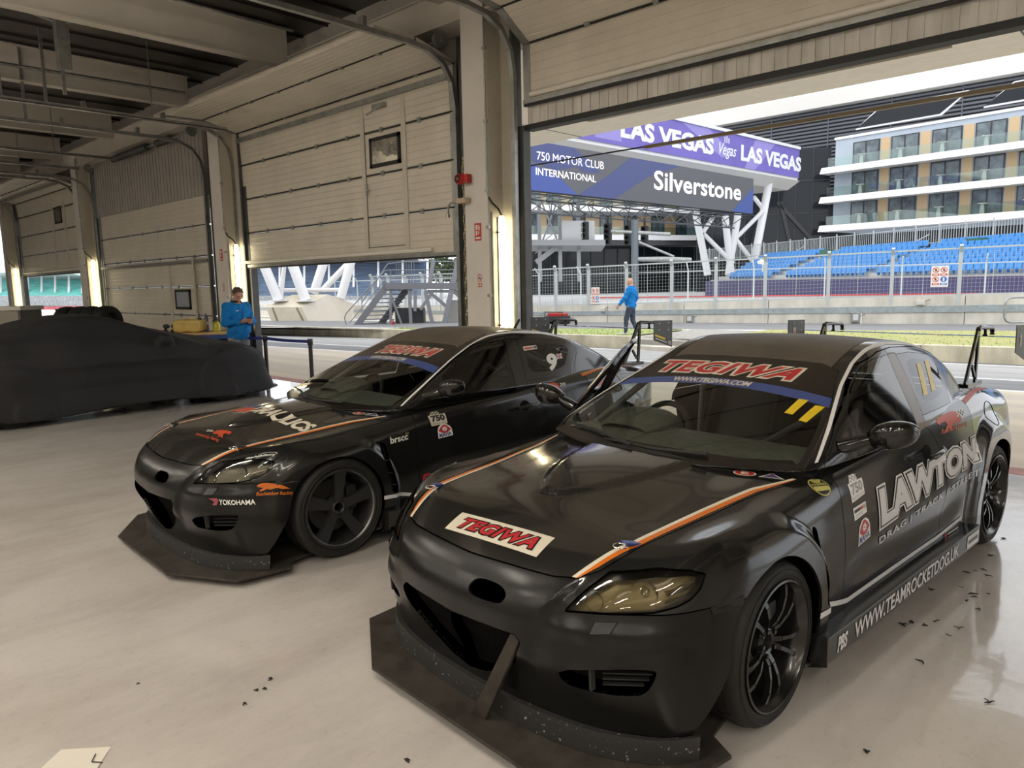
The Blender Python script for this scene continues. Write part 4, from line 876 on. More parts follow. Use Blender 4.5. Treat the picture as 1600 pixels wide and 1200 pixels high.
P = at(1191, 411, 30); e = empty('floodlight', tuple(P)); tag(e, 'small white floodlight on the fence top', 'lamp'); MB().path([(-.18, 0, .02), (-.05, 0, .06), (.12, 0, 0), (.2, 0, -.06)], [.06, .10, .11, .05], 12).build('head', M('lamp_white', (.65, .64, .6), .4), e, 50); MB().cyl((0.02, 0, -.05), (.02, .0, -.35), .03, 8).build('bracket', FENM, e)
# ---------------------------------------------------------------- grandstand with blue seats
SEAT = M('blue_seat', (.06, .27, .62), .45, var=.15, scale=3); STEP = M('stand_concrete', (.46, .46, .45), .7, var=.1); PURP = M('purple_hoarding', (.055, .045, .13), .5, var=.15)
T0 = at(1486, 383, 49.6); T1 = at(1294, 396, 62.); te = (T1-T0); te[2] = 0; te /= np.linalg.norm(te); tn = np.array([te[1], -te[0], 0]); tn = tn if tn@CF < 0 else -tn
ZT = T0[2]; NR = 7
def gs(s, k, dz=0, dd=0): return np.array([T0[0], T0[1], 0])+te*s+tn*(.82*k+dd)+np.array([0, 0, ZT-.30*k+dz])
gd = empty('grandstand', tuple(gs(0, 0))); tag(gd, 'stepped grandstand with blue seats behind a purple hoarding', 'grandstand'); go = np.array(gs(0, 0))
def gput(mb, nm, mat, **k): mb.v = [tuple(np.array(p)-go) for p in mb.v]; return mb.build(nm, mat, gd, **k)
m = MB(); SL = max(s for s in np.arange(0, 45, .5) if 800+FPX*(gs(s, 3)@CR)/(gs(s, 3)@CF) > 1150); SM, SHH = (SL-21)/2, (SL+21)/2
for k in range(NR): c = gs(SM, k); m.obox(c-[0, 0, 1.0+.2], te*SHH, tn*.41, (0, 0, 1.0))
gput(m, 'terrace', STEP); c = gs(SM, NR, -.1, .1); m = MB().obox(c-[0, 0, .75], te*SHH, tn*.05, (0, 0, .85)); gput(m, 'hoarding', PURP)
m = MB()
for s in np.arange(-20, 37, .22): m.bar(gs(s, -1, -.1), gs(s, -1, 1.1), .03, .03, up=te)
for zz in (0.0, 1.1): m.bar(gs(-20, -1, zz), gs(37, -1, zz), .05, .05)
for s in np.arange(-20, 37, 2.2): m.bar(gs(s, -1, -.3, -.05), gs(s, -1, 1.3, -.05), .07, .07, up=te)
gput(m, 'railing', FENM)
for s0 in (2.3, 16.5): m = MB().bar(gs(s0, -.4, .75), gs(s0+1.8, -.2, .1), .06, .06); gput(m, 'stair_rail', FENM)
for s0, lab in ((-2.4, 0), (12.6, 1)): m = MB().obox(gs(s0, .4, .15), te*.55, tn*.3, (0, 0, .28)); gput(m, 'green_box', M('dark_green_box', (.04, .13, .09), .5))
aisles = [(1.0, 2.2), (11.6, 13.6), (-14, -12.8)]
allseat = [(s, k) for k in range(NR) for s in np.arange(-19, 40, .52) if not any(a+.0*k < s-.22*k*0 < b for a, b in aisles)]
pxs = lambda q: 800+FPX*(gs(*q)@CR)/(gs(*q)@CF)
allseat = [q for q in allseat if pxs(q) > 1192-9*q[1]]
allseat.sort(key=lambda q: gs(*q)@CF); vis = [q for q in allseat if 1100 < (800+FPX*(gs(*q)@CR)/(gs(*q)@CF)) < 1640]
def seat_mesh(mb, P):
    mb.obox(P+tn*.10+[0, 0, -.02], te*.215, tn*.19, (0, 0, .02)); mb.obox(P-tn*.10+[0, 0, .17], te*.215, tn*.025-np.array([0, 0, .005]), (0, 0, .19)-tn*.03); mb.obox(P-tn*.0+[0, 0, -.12], te*.03, tn*.10, (0, 0, .10)); return mb
s0_ = seat_mesh(MB(), np.zeros(3)).build('stadium_seat', SEAT); first = True; near = set(vis[:290])
for q in vis[:290]:
    o = s0_ if first else s0_.copy()
    if not first: COL.objects.link(o)
    first = False; o.location = gs(*q, .10); tag(o, 'blue plastic seat in the near part of the blue grandstand', 'seat', 'blue grandstand seats')
m = MB()
for q in allseat:
    if q not in near: seat_mesh(m, gs(*q, .10))
o = m.build('seat_mass', SEAT); tag(o, 'rows of blue plastic seats farther along the grandstand', 'seats', kind='stuff')
# ---------------------------------------------------------------- hotel
HW = M('white_fascia', (.76, .76, .77), .4); HB = M('pale_blue_cladding', (.40, .46, .53), .4, var=.06, scale=.5); HO = M('ochre_panel', (.56, .40, .23), .5); HG = M('hotel_window', (.16, .20, .22), .12, spec=.6, scale=.9, dirt=(.05, .065, .08)); HGL = glass('balcony_glass', (.84, .92, .89), 2.0, .02); DKF = M('dark_window_frame', (.03, .03, .032), .4); SOF = M('white_soffit', (.62, .60, .57), .5)
def hotel(name, lab, A, B, zs, H, cols, back=9., ext=(0, 12), top=True, end=None):
    """A, B: points of the front line seen left and right; zs: slab undersides"""
    e = B-A; e[2] = 0; L0 = np.linalg.norm(e); e = e/L0; n = np.array([e[1], -e[0], 0]); n = n if n@CF < 0 else -n
    r = empty(name, (A[0], A[1], 0)); tag(r, lab, 'building'); o0 = np.array([A[0], A[1], 0.])
    def put(mb, nm, mat, par=None, **k): return mb.build(nm, mat, par or r, **k)
    s0, s1 = -ext[0], L0+ext[1]; P = lambda s, z, d=0: e*s+n*d+np.array([0, 0, z])
    def col(px, z):
        k = CF+CR*(px-800)/FPX; k = k+CU*0; M_ = np.array([[k[0], -e[0]], [k[1], -e[1]]]); return np.linalg.solve(M_, (o0)[:2])[1]
    zt = zs[-1]+3.9
    put(MB().obox(P((s0+s1)/2, (zs[0]+zt)/2, -back/2-1.6), e*(s1-s0)/2, n*(back/2), (0, 0, (zt-zs[0])/2)), 'wall', HB)
    for i, z in enumerate(zs):
        m = MB().prism([(-1.6, z), (.35, z), (-.05, z+.72), (-1.6, z+.72)], lambda d, zz, s: P(s, zz, d), s0-.8, s1); put(m, 'balcony_slab', HW)
        put(MB().obox(P((s0+s1)/2, z+.72+.5, -.03), e*(s1-s0)/2, n*.015, (0, 0, .48)), 'balcony_glass', HGL)
        for (a, b) in cols:
            zz = z+2.0; sa, sb = col(a, zz), col(b, zz); h = 1.28
            f = MB().obox(P((sa+sb)/2, z+.72+h, -1.58), e*(sb-sa)/2, n*.05, (0, 0, h)); w = put(f, 'window', DKF)
            for u0, u1 in ((.05, .47), (.53, .95)):
                g_ = MB().obox(P(sa+(sb-sa)*(u0+u1)/2, z+.72+h, -1.54), e*(sb-sa)*(u1-u0)/2, n*.03, (0, 0, h-.12)); put(g_, 'pane', HG, w)
        for (a, b), (c, d) in zip(cols, cols[1:]):
            zz = z+2.; sa, sb = col(b, zz)+.12, col(c, zz)-.12
            if sb > sa: put(MB().obox(P((sa+sb)/2, z+.72+1.28, -1.57), e*(sb-sa)/2, n*.03, (0, 0, 1.28)), 'ochre_panel', HO)
    if top: put(MB().obox(P((s0+s1)/2, zt+.1, -back/2-1.55), e*((s1-s0)/2+.1), n*(back/2+.1), (0, 0, .14)), 'parapet', HW)
    return r, P, col, o0
HA, HBp = at(1290, 362, 85.6), at(1600, 341, 70.6)
hcols = [(1308, 1348), (1365, 1407), (1426, 1471.5), (1491, 1538.5), (1559, 1608), (1632, 1682), (1706, 1760)]
hr, HP, hcol, ho = hotel('hotel_building', 'white hotel with three rows of glass balconies above the blue seats', HA.copy(), HBp.copy(), [6.93, 10.16, 13.46], 3.3, hcols)
# balcony tables
TB = M('white_table', (.68, .70, .66), .4)
mt = MB().prism([(-.22, 0), (.22, 0), (.12, 1.05), (-.12, 1.05)], lambda a, b, d: (a, d, b), -.05, .05); mt.box((-.42, -.3, 1.03), (.42, .3, 1.07)); t0 = mt.build('balcony_table', TB); ft = True
for i, z in enumerate((6.93, 10.16, 13.46)):
    for (a, b) in hcols[:5]:
        o = t0 if ft else t0.copy()
        if not ft: COL.objects.link(o)
        ft = False; s = hcol((a*.55+b*.45), z+1); o.location = ho+HP(s, z+.72, -.75); o.rotation_euler = (0, 0, .4); tag(o, 'white bar table standing on a hotel balcony', 'table', 'balcony tables')
# tall dark louvred block behind
LV = M('dark_louvre', (.10, .105, .125), .5); DG = M('dark_curtain_glass', (.012, .015, .019), .10, spec=.3)
A, B = at(1122, 199, 104.8), at(1600, 117, 80); A[2] = B[2] = 0; e = (B-A)/np.linalg.norm(B-A); n = np.array([e[1], -e[0], 0]); n = n if n@CF < 0 else -n; L0 = np.linalg.norm(B-A)
bb = empty('louvred_building', tuple(A)); tag(bb, 'tall dark louvred building under a pale roof edge', 'building'); P = lambda s, z, d=0: e*s+n*d+np.array([0, 0, z])
MB().obox(P(L0/2+9, 11.6, -4.2), e*(L0/2+17), n*4, (0, 0, 11.6)).build('core', M('black_cladding', (.03, .031, .036), .5), bb)
MB().obox(P(L0/2+9, 23.9, -3.0), e*(L0/2+18), n*4.4, (0, 0, .85)).build('roof_edge', SOF, bb)
for k in range(26): MB().obox(P(L0/2+9, 11.2+.46*k, .05), e*(L0/2+16), n*.10, (0, 0, .12)).build('louvre', LV, bb)
for k in range(9): MB().obox(P(-7+k*7.5, 17, .14), e*.06, n*.06, (0, 0, 6)).build('louvre_post', LV, bb)
for px0, px1, z0, z1 in ((1301, 1468, 18.6, 20.6), (1492, 1640, 19.2, 21.2)):
    k0 = hcol(px0, 15); k1 = hcol(px1, 15); m = MB(); q = [(k0, 18.4), (k1-2.5, 18.4), (k1, 20.4), (k0+2.6, 20.4)]
    w = MB().prism(q, lambda a, z, d: ho+HP(a, z, d)-A, -3.3, -3.0).build('roof_window', HW, bb); c = np.array(q).mean(0); q2 = [tuple(c+(np.array(p)-c)*[.965, .86]) for p in q]
    MB().prism(q2, lambda a, z, d: ho+HP(a, z, d)-A, -3.0, -2.95).build('pane', DG, w)
# dark glass atrium left of the hotel
A2, B2 = at(1090, 300, 92), at(1296, 300, 88); A2[2] = B2[2] = 0; e2 = (B2-A2)/np.linalg.norm(B2-A2); L2_ = np.linalg.norm(B2-A2); n2 = np.array([e2[1], -e2[0], 0]); n2 = n2 if n2@CF < 0 else -n2
ga = empty('glass_atrium', tuple(A2)); tag(ga, 'dark glass atrium where the purple bridge meets the hotel', 'building'); P2 = lambda s, z, d=0: e2*s+n2*d+np.array([0, 0, z])
MB().obox(P2(L2_/2, 8.5, -2), e2*L2_/2, n2*2, (0, 0, 8.5)).build('curtain_wall', DG, ga)
for k in range(9): MB().obox(P2(L2_*k/8, 8.5, .05), e2*.05, n2*.05, (0, 0, 8.5)).build('mullion', DKF, ga)
for z in (5.2, 9.4, 13.2): MB().obox(P2(L2_/2, z, .05), e2*L2_/2, n2*.05, (0, 0, .06)).build('transom', DKF, ga)
MB().bar(P2(L2_*.62, 10.8, .2), P2(L2_*.95, 5, .2), .5, .4).bar(P2(L2_*.64, 10.8, .2), P2(L2_*.80, 1, .2), .5, .4).build('brace', DKF, ga)
# ---------------------------------------------------------------- purple bridge over the track
VEG = M('purple_banner', (.17, .13, .48), .5, var=.12, scale=.35); VEGL = M('light_purple_print', (.30, .25, .60), .5); VW = M('banner_white', (.80, .80, .82), .5)
BL, BR = at(919, 218, 55.6), at(1247, 279.4, 79.); zb = (BL[2]+BR[2])/2; e3 = BR-BL; e3[2] = 0; L3_ = np.linalg.norm(e3); e3 /= L3_; n3 = np.array([e3[1], -e3[0], 0]); n3 = n3 if n3@CF < 0 else -n3
bg_ = empty('bridge', (BL[0], BL[1], 0)); tag(bg_, 'white bridge box carrying the purple LAS VEGAS banner', 'bridge'); P3 = lambda s, z, d=0: e3*s+n3*d+np.array([0, 0, z])
print('bridge', BL, BR, L3_)
BH = 2.95; s0 = -26
MB().obox(P3((s0+L3_)/2, zb+BH/2-.1, -4.0), e3*(L3_-s0)/2, n3*3.95, (0, 0, BH/2+.15)).build('deck_box', HW, bg_); MB().prism([(.12, -.28), (-8.0, -.28), (-6, -1.1), (-1.2, -1.1)], lambda d, z, s: P3(s, zb+z, d), s0, L3_+.2).build('soffit', SOF, bg_)
MB().box((0, 0, 0), (0, 0, 0)) if False else None
MB().obox(P3((s0+L3_)/2, zb+BH+.12, .05), e3*(L3_-s0)/2, n3*.15, (0, 0, .14)).build('coping', HW, bg_)
def bansheet(u0, u1): return P3(u0, zb+.02, .06), e3*(u1-u0), np.array([0, 0, BH-.06])
bw = L3_-s0; uu = lambda s: (s-s0)/bw
vt_ = lambda a, b, z0=.22, z1=.74: (uu(a), z0, uu(b), z1)
colx = lambda px: np.linalg.solve(np.array([[(CF+CR*(px-800)/FPX)[0], -e3[0]], [(CF+CR*(px-800)/FPX)[1], -e3[1]]]), BL[:2])[1]
ca = [colx(p) for p in (968, 1108, 1116, 1142, 1150.5, 1246)]
rat = (ca[5]-ca[4])
VK = dict(bold=.045, spacing=1.0)
L = [('rect', (0, 0, 1, 1), 0, 0), ('poly', [(uu(colx(1060)), 1), (uu(colx(1100)), 1), (uu(colx(1140)), .35), (uu(colx(1120)), .2)], 1, 1), ('poly', [(uu(colx(1170)), 1), (uu(colx(1200)), 1), (uu(colx(1170)), 0), (uu(colx(1155)), 0)], 1, 1), ('poly', [(uu(colx(930)), .1), (uu(colx(970)), .1), (uu(colx(970)), .5), (uu(colx(950)), .62), (uu(colx(930)), .45)], 1, 1),
     ('text', 'LAS VEGAS', vt_(ca[1]-rat*1.02, ca[1]), 2, 2, VK), ('text', 'LAS VEGAS', vt_(ca[4]-.2, ca[5]-1.0), 2, 2, VK), ('text', 'Vegas', vt_(ca[2], ca[3], .18, .66), 2, 2, dict(shear=.35, bold=.01)), ('rect', vt_(ca[2]+.9, ca[2]+1.05, .68, .86), 2, 2), ('rect', vt_(ca[2]+1.25, ca[2]+1.4, .68, .9), 2, 2), ('rect', vt_(ca[2]+1.6, ca[2]+1.75, .68, .84), 2, 2), ('text', 'LAS VEGAS', vt_(s0+.6, s0+.6+rat), 2, 2, VK)]
flat_sign('banner', L, *bansheet(s0, L3_), [VEG, VEGL, VW], bg_, step=.01)
def strut(a, b, r, lab, grp=None, par=None, mat=None):
    m = MB().path([a, b], r, 12); return m.build('strut', mat or HW, par, 50)
vs = empty('bridge_support', tuple(at(1140, 415, 76))); tag(vs, 'white braced steel legs under the right end of the purple bridge', 'support'); vo = np.array(vs.location)
for (x0, y0), (x1, y1), r, d0, d1 in (((1202, 284), (1178, 412), .40, 77, 76), ((1088, 338), (1106, 430), .36, 76, 76), ((1133, 338), (1143, 430), .36, 76, 76), ((1154, 330), (1138, 430), .36, 76, 76), ((1086, 300), (1088, 338), .36, 76, 76), ((1100, 366), (1146, 412), .22, 76, 76), ((1150, 372), (1192, 330), .22, 76, 76), ((1150, 374), (1176, 408), .22, 76, 76), ((1178, 308), (1192, 326), .22, 76, 77), ((1115, 338), (1098, 364), .22, 76, 76)): strut(at(x0, y0, d0)-vo, at(x1, y1, d1)-vo, r, '', None, vs)
# ---------------------------------------------------------------- big screen on a gantry
SA, SBq = at(833, 296, 38.3), at(1176, 335, 54.5); zs0 = (SA[2]+SBq[2])/2; e4 = SBq-SA; e4[2] = 0; L4 = np.linalg.norm(e4); e4 /= L4; n4 = np.array([e4[1], -e4[0], 0]); n4 = n4 if n4@CF < 0 else -n4
sc = empty('gantry_screen', (SA[0], SA[1], 0)); tag(sc, 'long dark blue screen reading 750 MOTOR CLUB INTERNATIONAL and Silverstone', 'screen'); P4 = lambda s, z, d=0: e4*s+n4*d+np.array([0, 0, z]); SH = 2.5; print('screen', SA, SBq, L4)
SCRN = M('screen_grey', (.06, .06, .07), .4, emit=.22, ecol=(.13, .13, .155)); SCRB = M('screen_blue', (.025, .05, .20), .4, emit=.30, ecol=(.05, .09, .36)); SCRD = M('screen_navy', (.03, .04, .13), .4, emit=.24, ecol=(.06, .08, .26)); SCRW = M('screen_white', (.8, .78, .8), .4, emit=.6, ecol=(1, .90, .98))
sx = -7.0; sw_ = L4-sx
MB().obox(P4((sx+L4)/2, zs0+SH/2, -.25), e4*sw_/2, n4*.24, (0, 0, SH/2)).build('screen_case', RUBS, sc)
c4 = lambda px: (np.linalg.solve(np.array([[(CF+CR*(px-800)/FPX)[0], -e4[0]], [(CF+CR*(px-800)/FPX)[1], -e4[1]]]), SA[:2])[1]-sx)/sw_
L = [('rect', (0, 0, 1, 1), 0, 0), ('poly', [(0, .0), (c4(905), 0), (c4(880), .3), (c4(836), .55), (0, .6)], 1, 1), ('poly', [(c4(835), 1), (c4(862), 1), (c4(905), .62), (c4(870), .45), (c4(836), .6)], 2, 2), ('poly', [(c4(905), .0), (c4(960), 0), (c4(1010), .6), (c4(1060), 1), (c4(985), 1), (c4(950), .5)], 2, 1), ('poly', [(c4(1138), 0), (1, 0), (1, .75)], 1, 1), ('poly', [(c4(862), 1), (c4(900), 1), (c4(940), .55), (c4(915), .5)], 2, 1),
     ('text', '750 MOTOR CLUB', (c4(843.5), .63, c4(944), .80), 3, 3), ('text', 'INTERNATIONAL', (c4(841.5), .32, c4(932), .47), 3, 3, dict(bold=.008)), ('text', 'Silverstone', (c4(1019.5), .33, c4(1151), .80), 3, 3, dict(bold=.018, spacing=1.02))]
flat_sign('screen_face', L, P4(sx, zs0, .0), e4*sw_, (0, 0, SH), [SCRN, SCRB, SCRD, SCRW], sc, step=.006)
m = MB(); zb_ = zs0-.12; nb = 17
for d, z in ((-.3, zb_), (-2.2, zb_), (-1.2, zb_-.85)): m.path([P4(sx, z, d), P4(L4-.5, z, d)], .055, 8)
for k in range(nb):
    a = sx+(L4-.5-sx)*k/nb; b = sx+(L4-.5-sx)*(k+.5)/nb; c = sx+(L4-.5-sx)*(k+1)/nb
    for d in (-.3, -2.2): m.path([P4(a, zb_, d), P4(b, zb_-.85, -1.2), P4(c, zb_, d)], .032, 6)
    m.path([P4(a, zb_, -.3), P4(a, zb_, -2.2)], .03, 6)
m.build('truss', M('dark_truss_steel', (.09, .095, .10), .4, metal=.4), sc, 50)
for i, px in enumerate((939.5, 974.5, 1005, 1030)):
    s = c4(px)*sw_+sx; e = empty('signal_light', tuple(np.array([SA[0], SA[1], 0])+P4(s, zs0-1.9, -1.2))); tag(e, ('leftmost', 'second', 'third', 'rightmost')[i]+' of the dark start lights hanging under the screen truss', 'signal', 'start lights'); MB().box((-.22, -.12, -.62), (.22, .12, .62)).build('case', RUBS, e); MB().box((-.05, -.05, .62), (.05, .05, 1.1)).build('hanger', RUBS, e)
    for k in range(4): MB().lathe([(0, -.125), (.10, -.125), (.11, -.2)], (0, 0, -.45+.3*k), 'y', 14).build('lamp', DARK, e)
# gantry tower with stair, left
TW = M('grey_tower_steel', (.26, .27, .28), .45, metal=.3); tw = empty('gantry_tower', tuple(at(880, 380, 44))); tag(tw, 'grey steel tower with platform and stair holding the left screen end', 'tower'); to = np.array(tw.location); ta = lambda x, y, d=44: at(x, y, d)-to
for (x, y) in ((842, 300), (874, 300), (903, 303)): MB().bar(ta(x, y), ta(x+2, 440), .22, .22).build('column', TW, tw)
MB().obox(ta(885, 384), CR*2.2, CF*1.0, (0, 0, .16)).build('platform', TW, tw); MB().obox(ta(902, 366), CR*.95, CF*.8, (0, 0, .62)).build('cabin', M('pale_cabin', (.42, .43, .44), .4), tw)
MB().bar(ta(838, 410), ta(872, 384), .25, .3).bar(ta(836, 396), ta(868, 372), .05, .05).bar(ta(836, 388), ta(868, 362), .05, .05).build('stair', TW, tw)
MB().bar(ta(842, 305), ta(874, 384), .08, .08).bar(ta(874, 305), ta(845, 384), .08, .08).bar(ta(890, 310), ta(916, 384), .07, .07).build('bracing', TW, tw)
m = MB()
for x in range(870, 924, 8): m.bar(ta(x, 384), ta(x, 364), .03, .03)
m.bar(ta(868, 364), ta(922, 366), .04, .04); m.build('guard_rail', TW, tw)
# far hotel wing behind the truss
FA, FB = at(846, 385, 92), at(1078, 374, 100)
hotel('hotel_building', 'farther hotel wing with balconies seen under the screen truss', FA.copy(), FB.copy(), [7.0, 10.6], 3.3, [(838, 850), (866, 884), (906, 924), (947, 965), (984, 1004), (1026, 1046), (1064, 1080)], ext=(2, 8), top=True)
A5, B5 = at(835, 405, 96), at(1100, 398, 104); A5[2] = B5[2] = 0; e5 = (B5-A5)/np.linalg.norm(B5-A5); n5 = np.array([e5[1], -e5[0], 0]); n5 = n5 if n5@CF < 0 else -n5; L5 = np.linalg.norm(B5-A5)
gw = empty('glass_lobby', tuple(A5)); tag(gw, 'low dark glazed lobby under the farther hotel wing', 'building'); MB().obox(e5*L5/2+np.array([0, 0, 3.4]), e5*(L5/2+1), n5*.5, (0, 0, 3.4)).build('glass_wall', DG, gw)
for k in range(14): MB().obox(e5*(L5*k/13)+n5*.55+np.array([0, 0, 3.2]), e5*.08, n5*.06, (0, 0, 3.2)).build('mullion', DKF, gw)
MB().obox(e5*L5/2+n5*2+np.array([0, 0, 6.5]), e5*(L5/2+1), n5*3, (0, 0, .25)).build('canopy', M('dark_canopy', (.05, .05, .055), .4), gw)
# street lamp behind the fence
lp = empty('lamp_post', tuple(at(992, 440, 42))); tag(lp, 'grey lamp post with two long arms behind the walking man', 'lamp post'); lo_ = np.array(lp.location); la = lambda x, y: at(x, y, 42)-lo_
MB().path([la(992, 520), la(992, 345)], .20, 14).build('mast', M('dark_grey_mast', (.12, .14, .155), .4, metal=.3), lp, 50); MB().path([la(955, 361), la(1047, 366)], [.08, .11], 10).build('arm', GALV, lp, 50); MB().path([la(994, 405), la(1040, 405), la(1080, 406)], [.13, .16, .12], 10).build('arm', GALV, lp, 50); MB().path([la(998, 378), la(1053, 401)], .07, 8).build('stay', GALV, lp, 50)
# ---------------------------------------------------------------- canopy of the pit building
CY = 11.75; CZ = 4.45
m = MB().box((-40, 6.95, CZ), (12, CY, CZ+.5)); struct(m, 'ceiling_canopy', M('canopy_soffit', (.92, .87, .78), .6, var=.05))
m = MB()
for x in (-24, -16.6, -9.2, -1.9, 5.5): m.box((x-.012, 6.95, CZ-.004), (x+.012, CY, CZ+.01))
struct(m, 'trim_soffit_joint', DARKST)
for i, (a, b, y, z, w) in enumerate((((835, 224), (1493, 93), 10.5, CZ-.05, .03), ((835, 299), (1600, 127), 12.9, CZ, .03))):
    pass
q = MB().box((-8.0, 10.36, CZ-.09), (-2.55, 10.46, CZ-.0)); o = q.build('soffit_rail', M('brown_rail', (.20, .155, .10), .5)); tag(o, 'brown rail fixed under the canopy soffit', 'rail'); q = MB().box((-30, 10.39, CZ-.03), (10, 10.42, CZ)); q.build('cable', RUBS, o)
ya = at(1015, 231, 10); q = MB(); a, b = on_z(1015, 231, CZ-.35), on_z(1600, 127, CZ-.35); yy = (a[1]+b[1])/2; q.box((a[0], yy-.035, CZ-.385), (8, yy+.035, CZ-.33)); o = q.build('canopy_tie', M('brown_rail', (.20, .155, .10))); tag(o, 'brown steel tie bar hanging beyond the canopy edge', 'beam'); MB().box((-30, yy-.012, CZ-.36), (a[0], yy+.012, CZ-.335)).build('cable', RUBS, o)
q = MB()
for x in (-30, -15.5, 8): q.bar((x, CY-.1, CZ+.2), (x, yy, CZ-.3), .04, .04)
q.build('hanger', GALV, o)
struct(MB().box((-40, 6.9, CZ+.5), (12, CY+.02, CZ+.62)), 'trim_canopy_top', WALLM)
# ---------------------------------------------------------------- left view: plinth, V struts, stair, stands
d = 36.; C7 = lambda a, b, dd=d: at(370+a*.23125, 380+b*.23125, dd)
pl = empty('strut_plinth', tuple(at(470, 511, d))); tag(pl, 'pale concrete plinth with sloped top under white struts', 'plinth'); po = np.array(pl.location)
fr = [C7(200, 432)-po, C7(440, 432)-po, C7(498, 566)-po, C7(245, 562)-po]; dx = C7(790, 410, 37.5)-C7(440, 432); 
bk = [p+CF*2.6+CR*.3 for p in fr]; rb = [C7(440, 432)-po, C7(615, 345, 37)-po, C7(800, 412, 37.6)-po, C7(760, 572, 37.4)-po, C7(498, 566)-po]
PLM = M('plinth_concrete', (.60, .54, .43), .7, var=.15, scale=.8); PLS = M('plinth_pale_side', (.62, .56, .48), .7, var=.08, scale=.8); m = MB(); top = [C7(200, 432)-po, C7(440, 432)-po, C7(615, 345, 37)-po, C7(370, 350, 37)-po]
m.add(fr, [(0, 1, 2, 3)], 0); m.add(top, [(0, 1, 2, 3)], 0); m.add(rb, [(0, 1, 2, 3, 4)], 1); bl_ = [C7(370, 350, 37)-po, C7(615, 345, 37)-po, C7(800, 412, 37.6)-po, C7(560, 405, 38)-po]; m.add(bl_, [(0, 1, 2, 3)], 0); m.add([fr[0], fr[3], C7(300, 560, 38.5)-po, C7(560, 405, 38)-po, top[3]], [(0, 1, 2, 3, 4)], 1); m.build('block', [PLM, PLS], pl, fix=False)
for x0, x1 in ((262, 300), (425, 480)): m = MB().bar(C7(x0-20, 436)-po-CF*.02, C7(x1-10, 564)-po-CF*.02, .07, .02, up=CF); m.build('groove', M('groove_brown', (.22, .18, .12), .8), pl)
vg = empty('white_struts', tuple(at(480, 470, 36.5))); tag(vg, 'thick white tubular V struts rising from the concrete plinth', 'struts'); vo2 = np.array(vg.location)
for (x0, y0), (x1, y1), w, dd in (((285, 392), (155, 80), 66, 36.5), ((296, 385), (330, 60), 30, 36.8), ((468, 392), (345, 60), 70, 36.5), ((520, 340), (610, 60), 60, 38), ((578, 320), (800, 90), 42, 38), ((702, 372), (790, 60), 60, 37.4)): MB().path([C7(x0, y0, dd)-vo2, C7(x1, y1, dd)-vo2], w*.23125/1155*dd/2, 16).build('strut', HW, vg, 50)
MB().path([C7(310, 318, 37.2)-vo2, C7(705, 315, 37.6)-vo2], .10, 12).build('cross_tube', HW, vg, 50)
for x, y, w in ((285, 392, .46), (468, 394, .46)): MB().lathe([(0, 0), (w, 0), (w, .06), (0, .06)], tuple(C7(x, y, 36.5)-vo2), 'z', 20).build('base_collar', HW, vg, 40)
# steel stair
dd = 31.; SG = M('grey_stair_steel', (.20, .205, .23), .45, metal=.3); ss = empty('steel_staircase', tuple(C7(1000, 585, dd))); tag(ss, 'grey steel staircase with landing left of the near pillar', 'staircase'); so_ = np.array(ss.location); k7 = lambda a, b, q=dd: C7(a, b, q)-so_
fw = np.array([CF[0], CF[1], 0]); fw /= np.linalg.norm(fw)
ow = CR*.85+fw*.75
for o_ in (0, 1): MB().bar(k7(795, 580)+ow*o_, k7(1015, 285)+ow*o_, .10, .26).build('stringer', SG, ss)
for k in range(10): t = (k+.6)/10.2; p = k7(800, 590)*(1-t)+k7(1030, 300)*t; MB().obox(p+ow*.5, CR*.14, ow*.48, (0, 0, .022)).build('tread', SG, ss)
MB().bar(k7(1005, 290), k7(1545, 290), .3, .26).bar(k7(1005, 290)+fw*1.3, k7(1545, 290)+fw*1.3, .3, .26).obox(k7(1275, 272)+fw*.65, CR*1.7, fw*.65, (0, 0, .03)).build('landing', SG, ss)
for x0, y0, x1, y1, w in ((1040, 300, 1040, 585, .10), (1165, 300, 1180, 600, .13), (1205, 320, 1205, 460, .12), (1330, 320, 1240, 450, .12), (1275, 330, 1330, 580, .15), (1500, 100, 1395, 575, .20), (1330, 110, 1300, 290, .16), (1300, 330, 1420, 430, .13), (1470, 330, 1545, 400, .13), (1045, 360, 1135, 600, .08)): MB().bar(k7(x0, y0), k7(x1, y1), w, w, up=fw).build('leg', SG, ss)
MB().bar(k7(1290, 325), k7(1540, 325), .12, .12).build('cross_beam', SG, ss)
m = MB(); A_ = [(735, 585), (735, 500), (1000, 195), (1540, 185)]; m.path([k7(755, 585), k7(738, 545), k7(728, 505), k7(738, 475), k7(1000, 185), k7(1030, 182), k7(1545, 180)], .022, 8); m.path([k7(760, 540), k7(1010, 235), k7(1545, 230)], .018, 8); m.path([k7(800, 410)+fw*1.3, k7(985, 135)+fw*1.3, k7(1100, 118)+fw*1.3, k7(1545, 118)+fw*1.3], .022, 8)
for x, y0, y1 in ((845, 470, 340), (940, 340, 215), (1040, 285, 180), (1180, 270, 120), (1270, 270, 180), (1350, 270, 180), (1475, 270, 110)): m.path([k7(x, y0), k7(x, y1)], .018, 8)
for x in range(1045, 1180, 18): m.path([k7(x, 270)+fw*1.3, k7(x, 125)+fw*1.3], .010, 6)
m.build('handrail', SG, ss, 50)
cb = MB().obox(C7(1175, 520, dd+.8), CR*.60, fw*.4, (0, 0, .53)).build('dark_cabinet', M('dark_grey_cabinet', (.045, .047, .052), .5)); tag(cb, 'dark grey cabinet under the steel staircase landing', 'cabinet'); MB().obox(C7(1185, 520, dd+.8)-fw*.41, CR*.008, fw*.005, (0, 0, .5)).build('door_gap', DARK, cb)
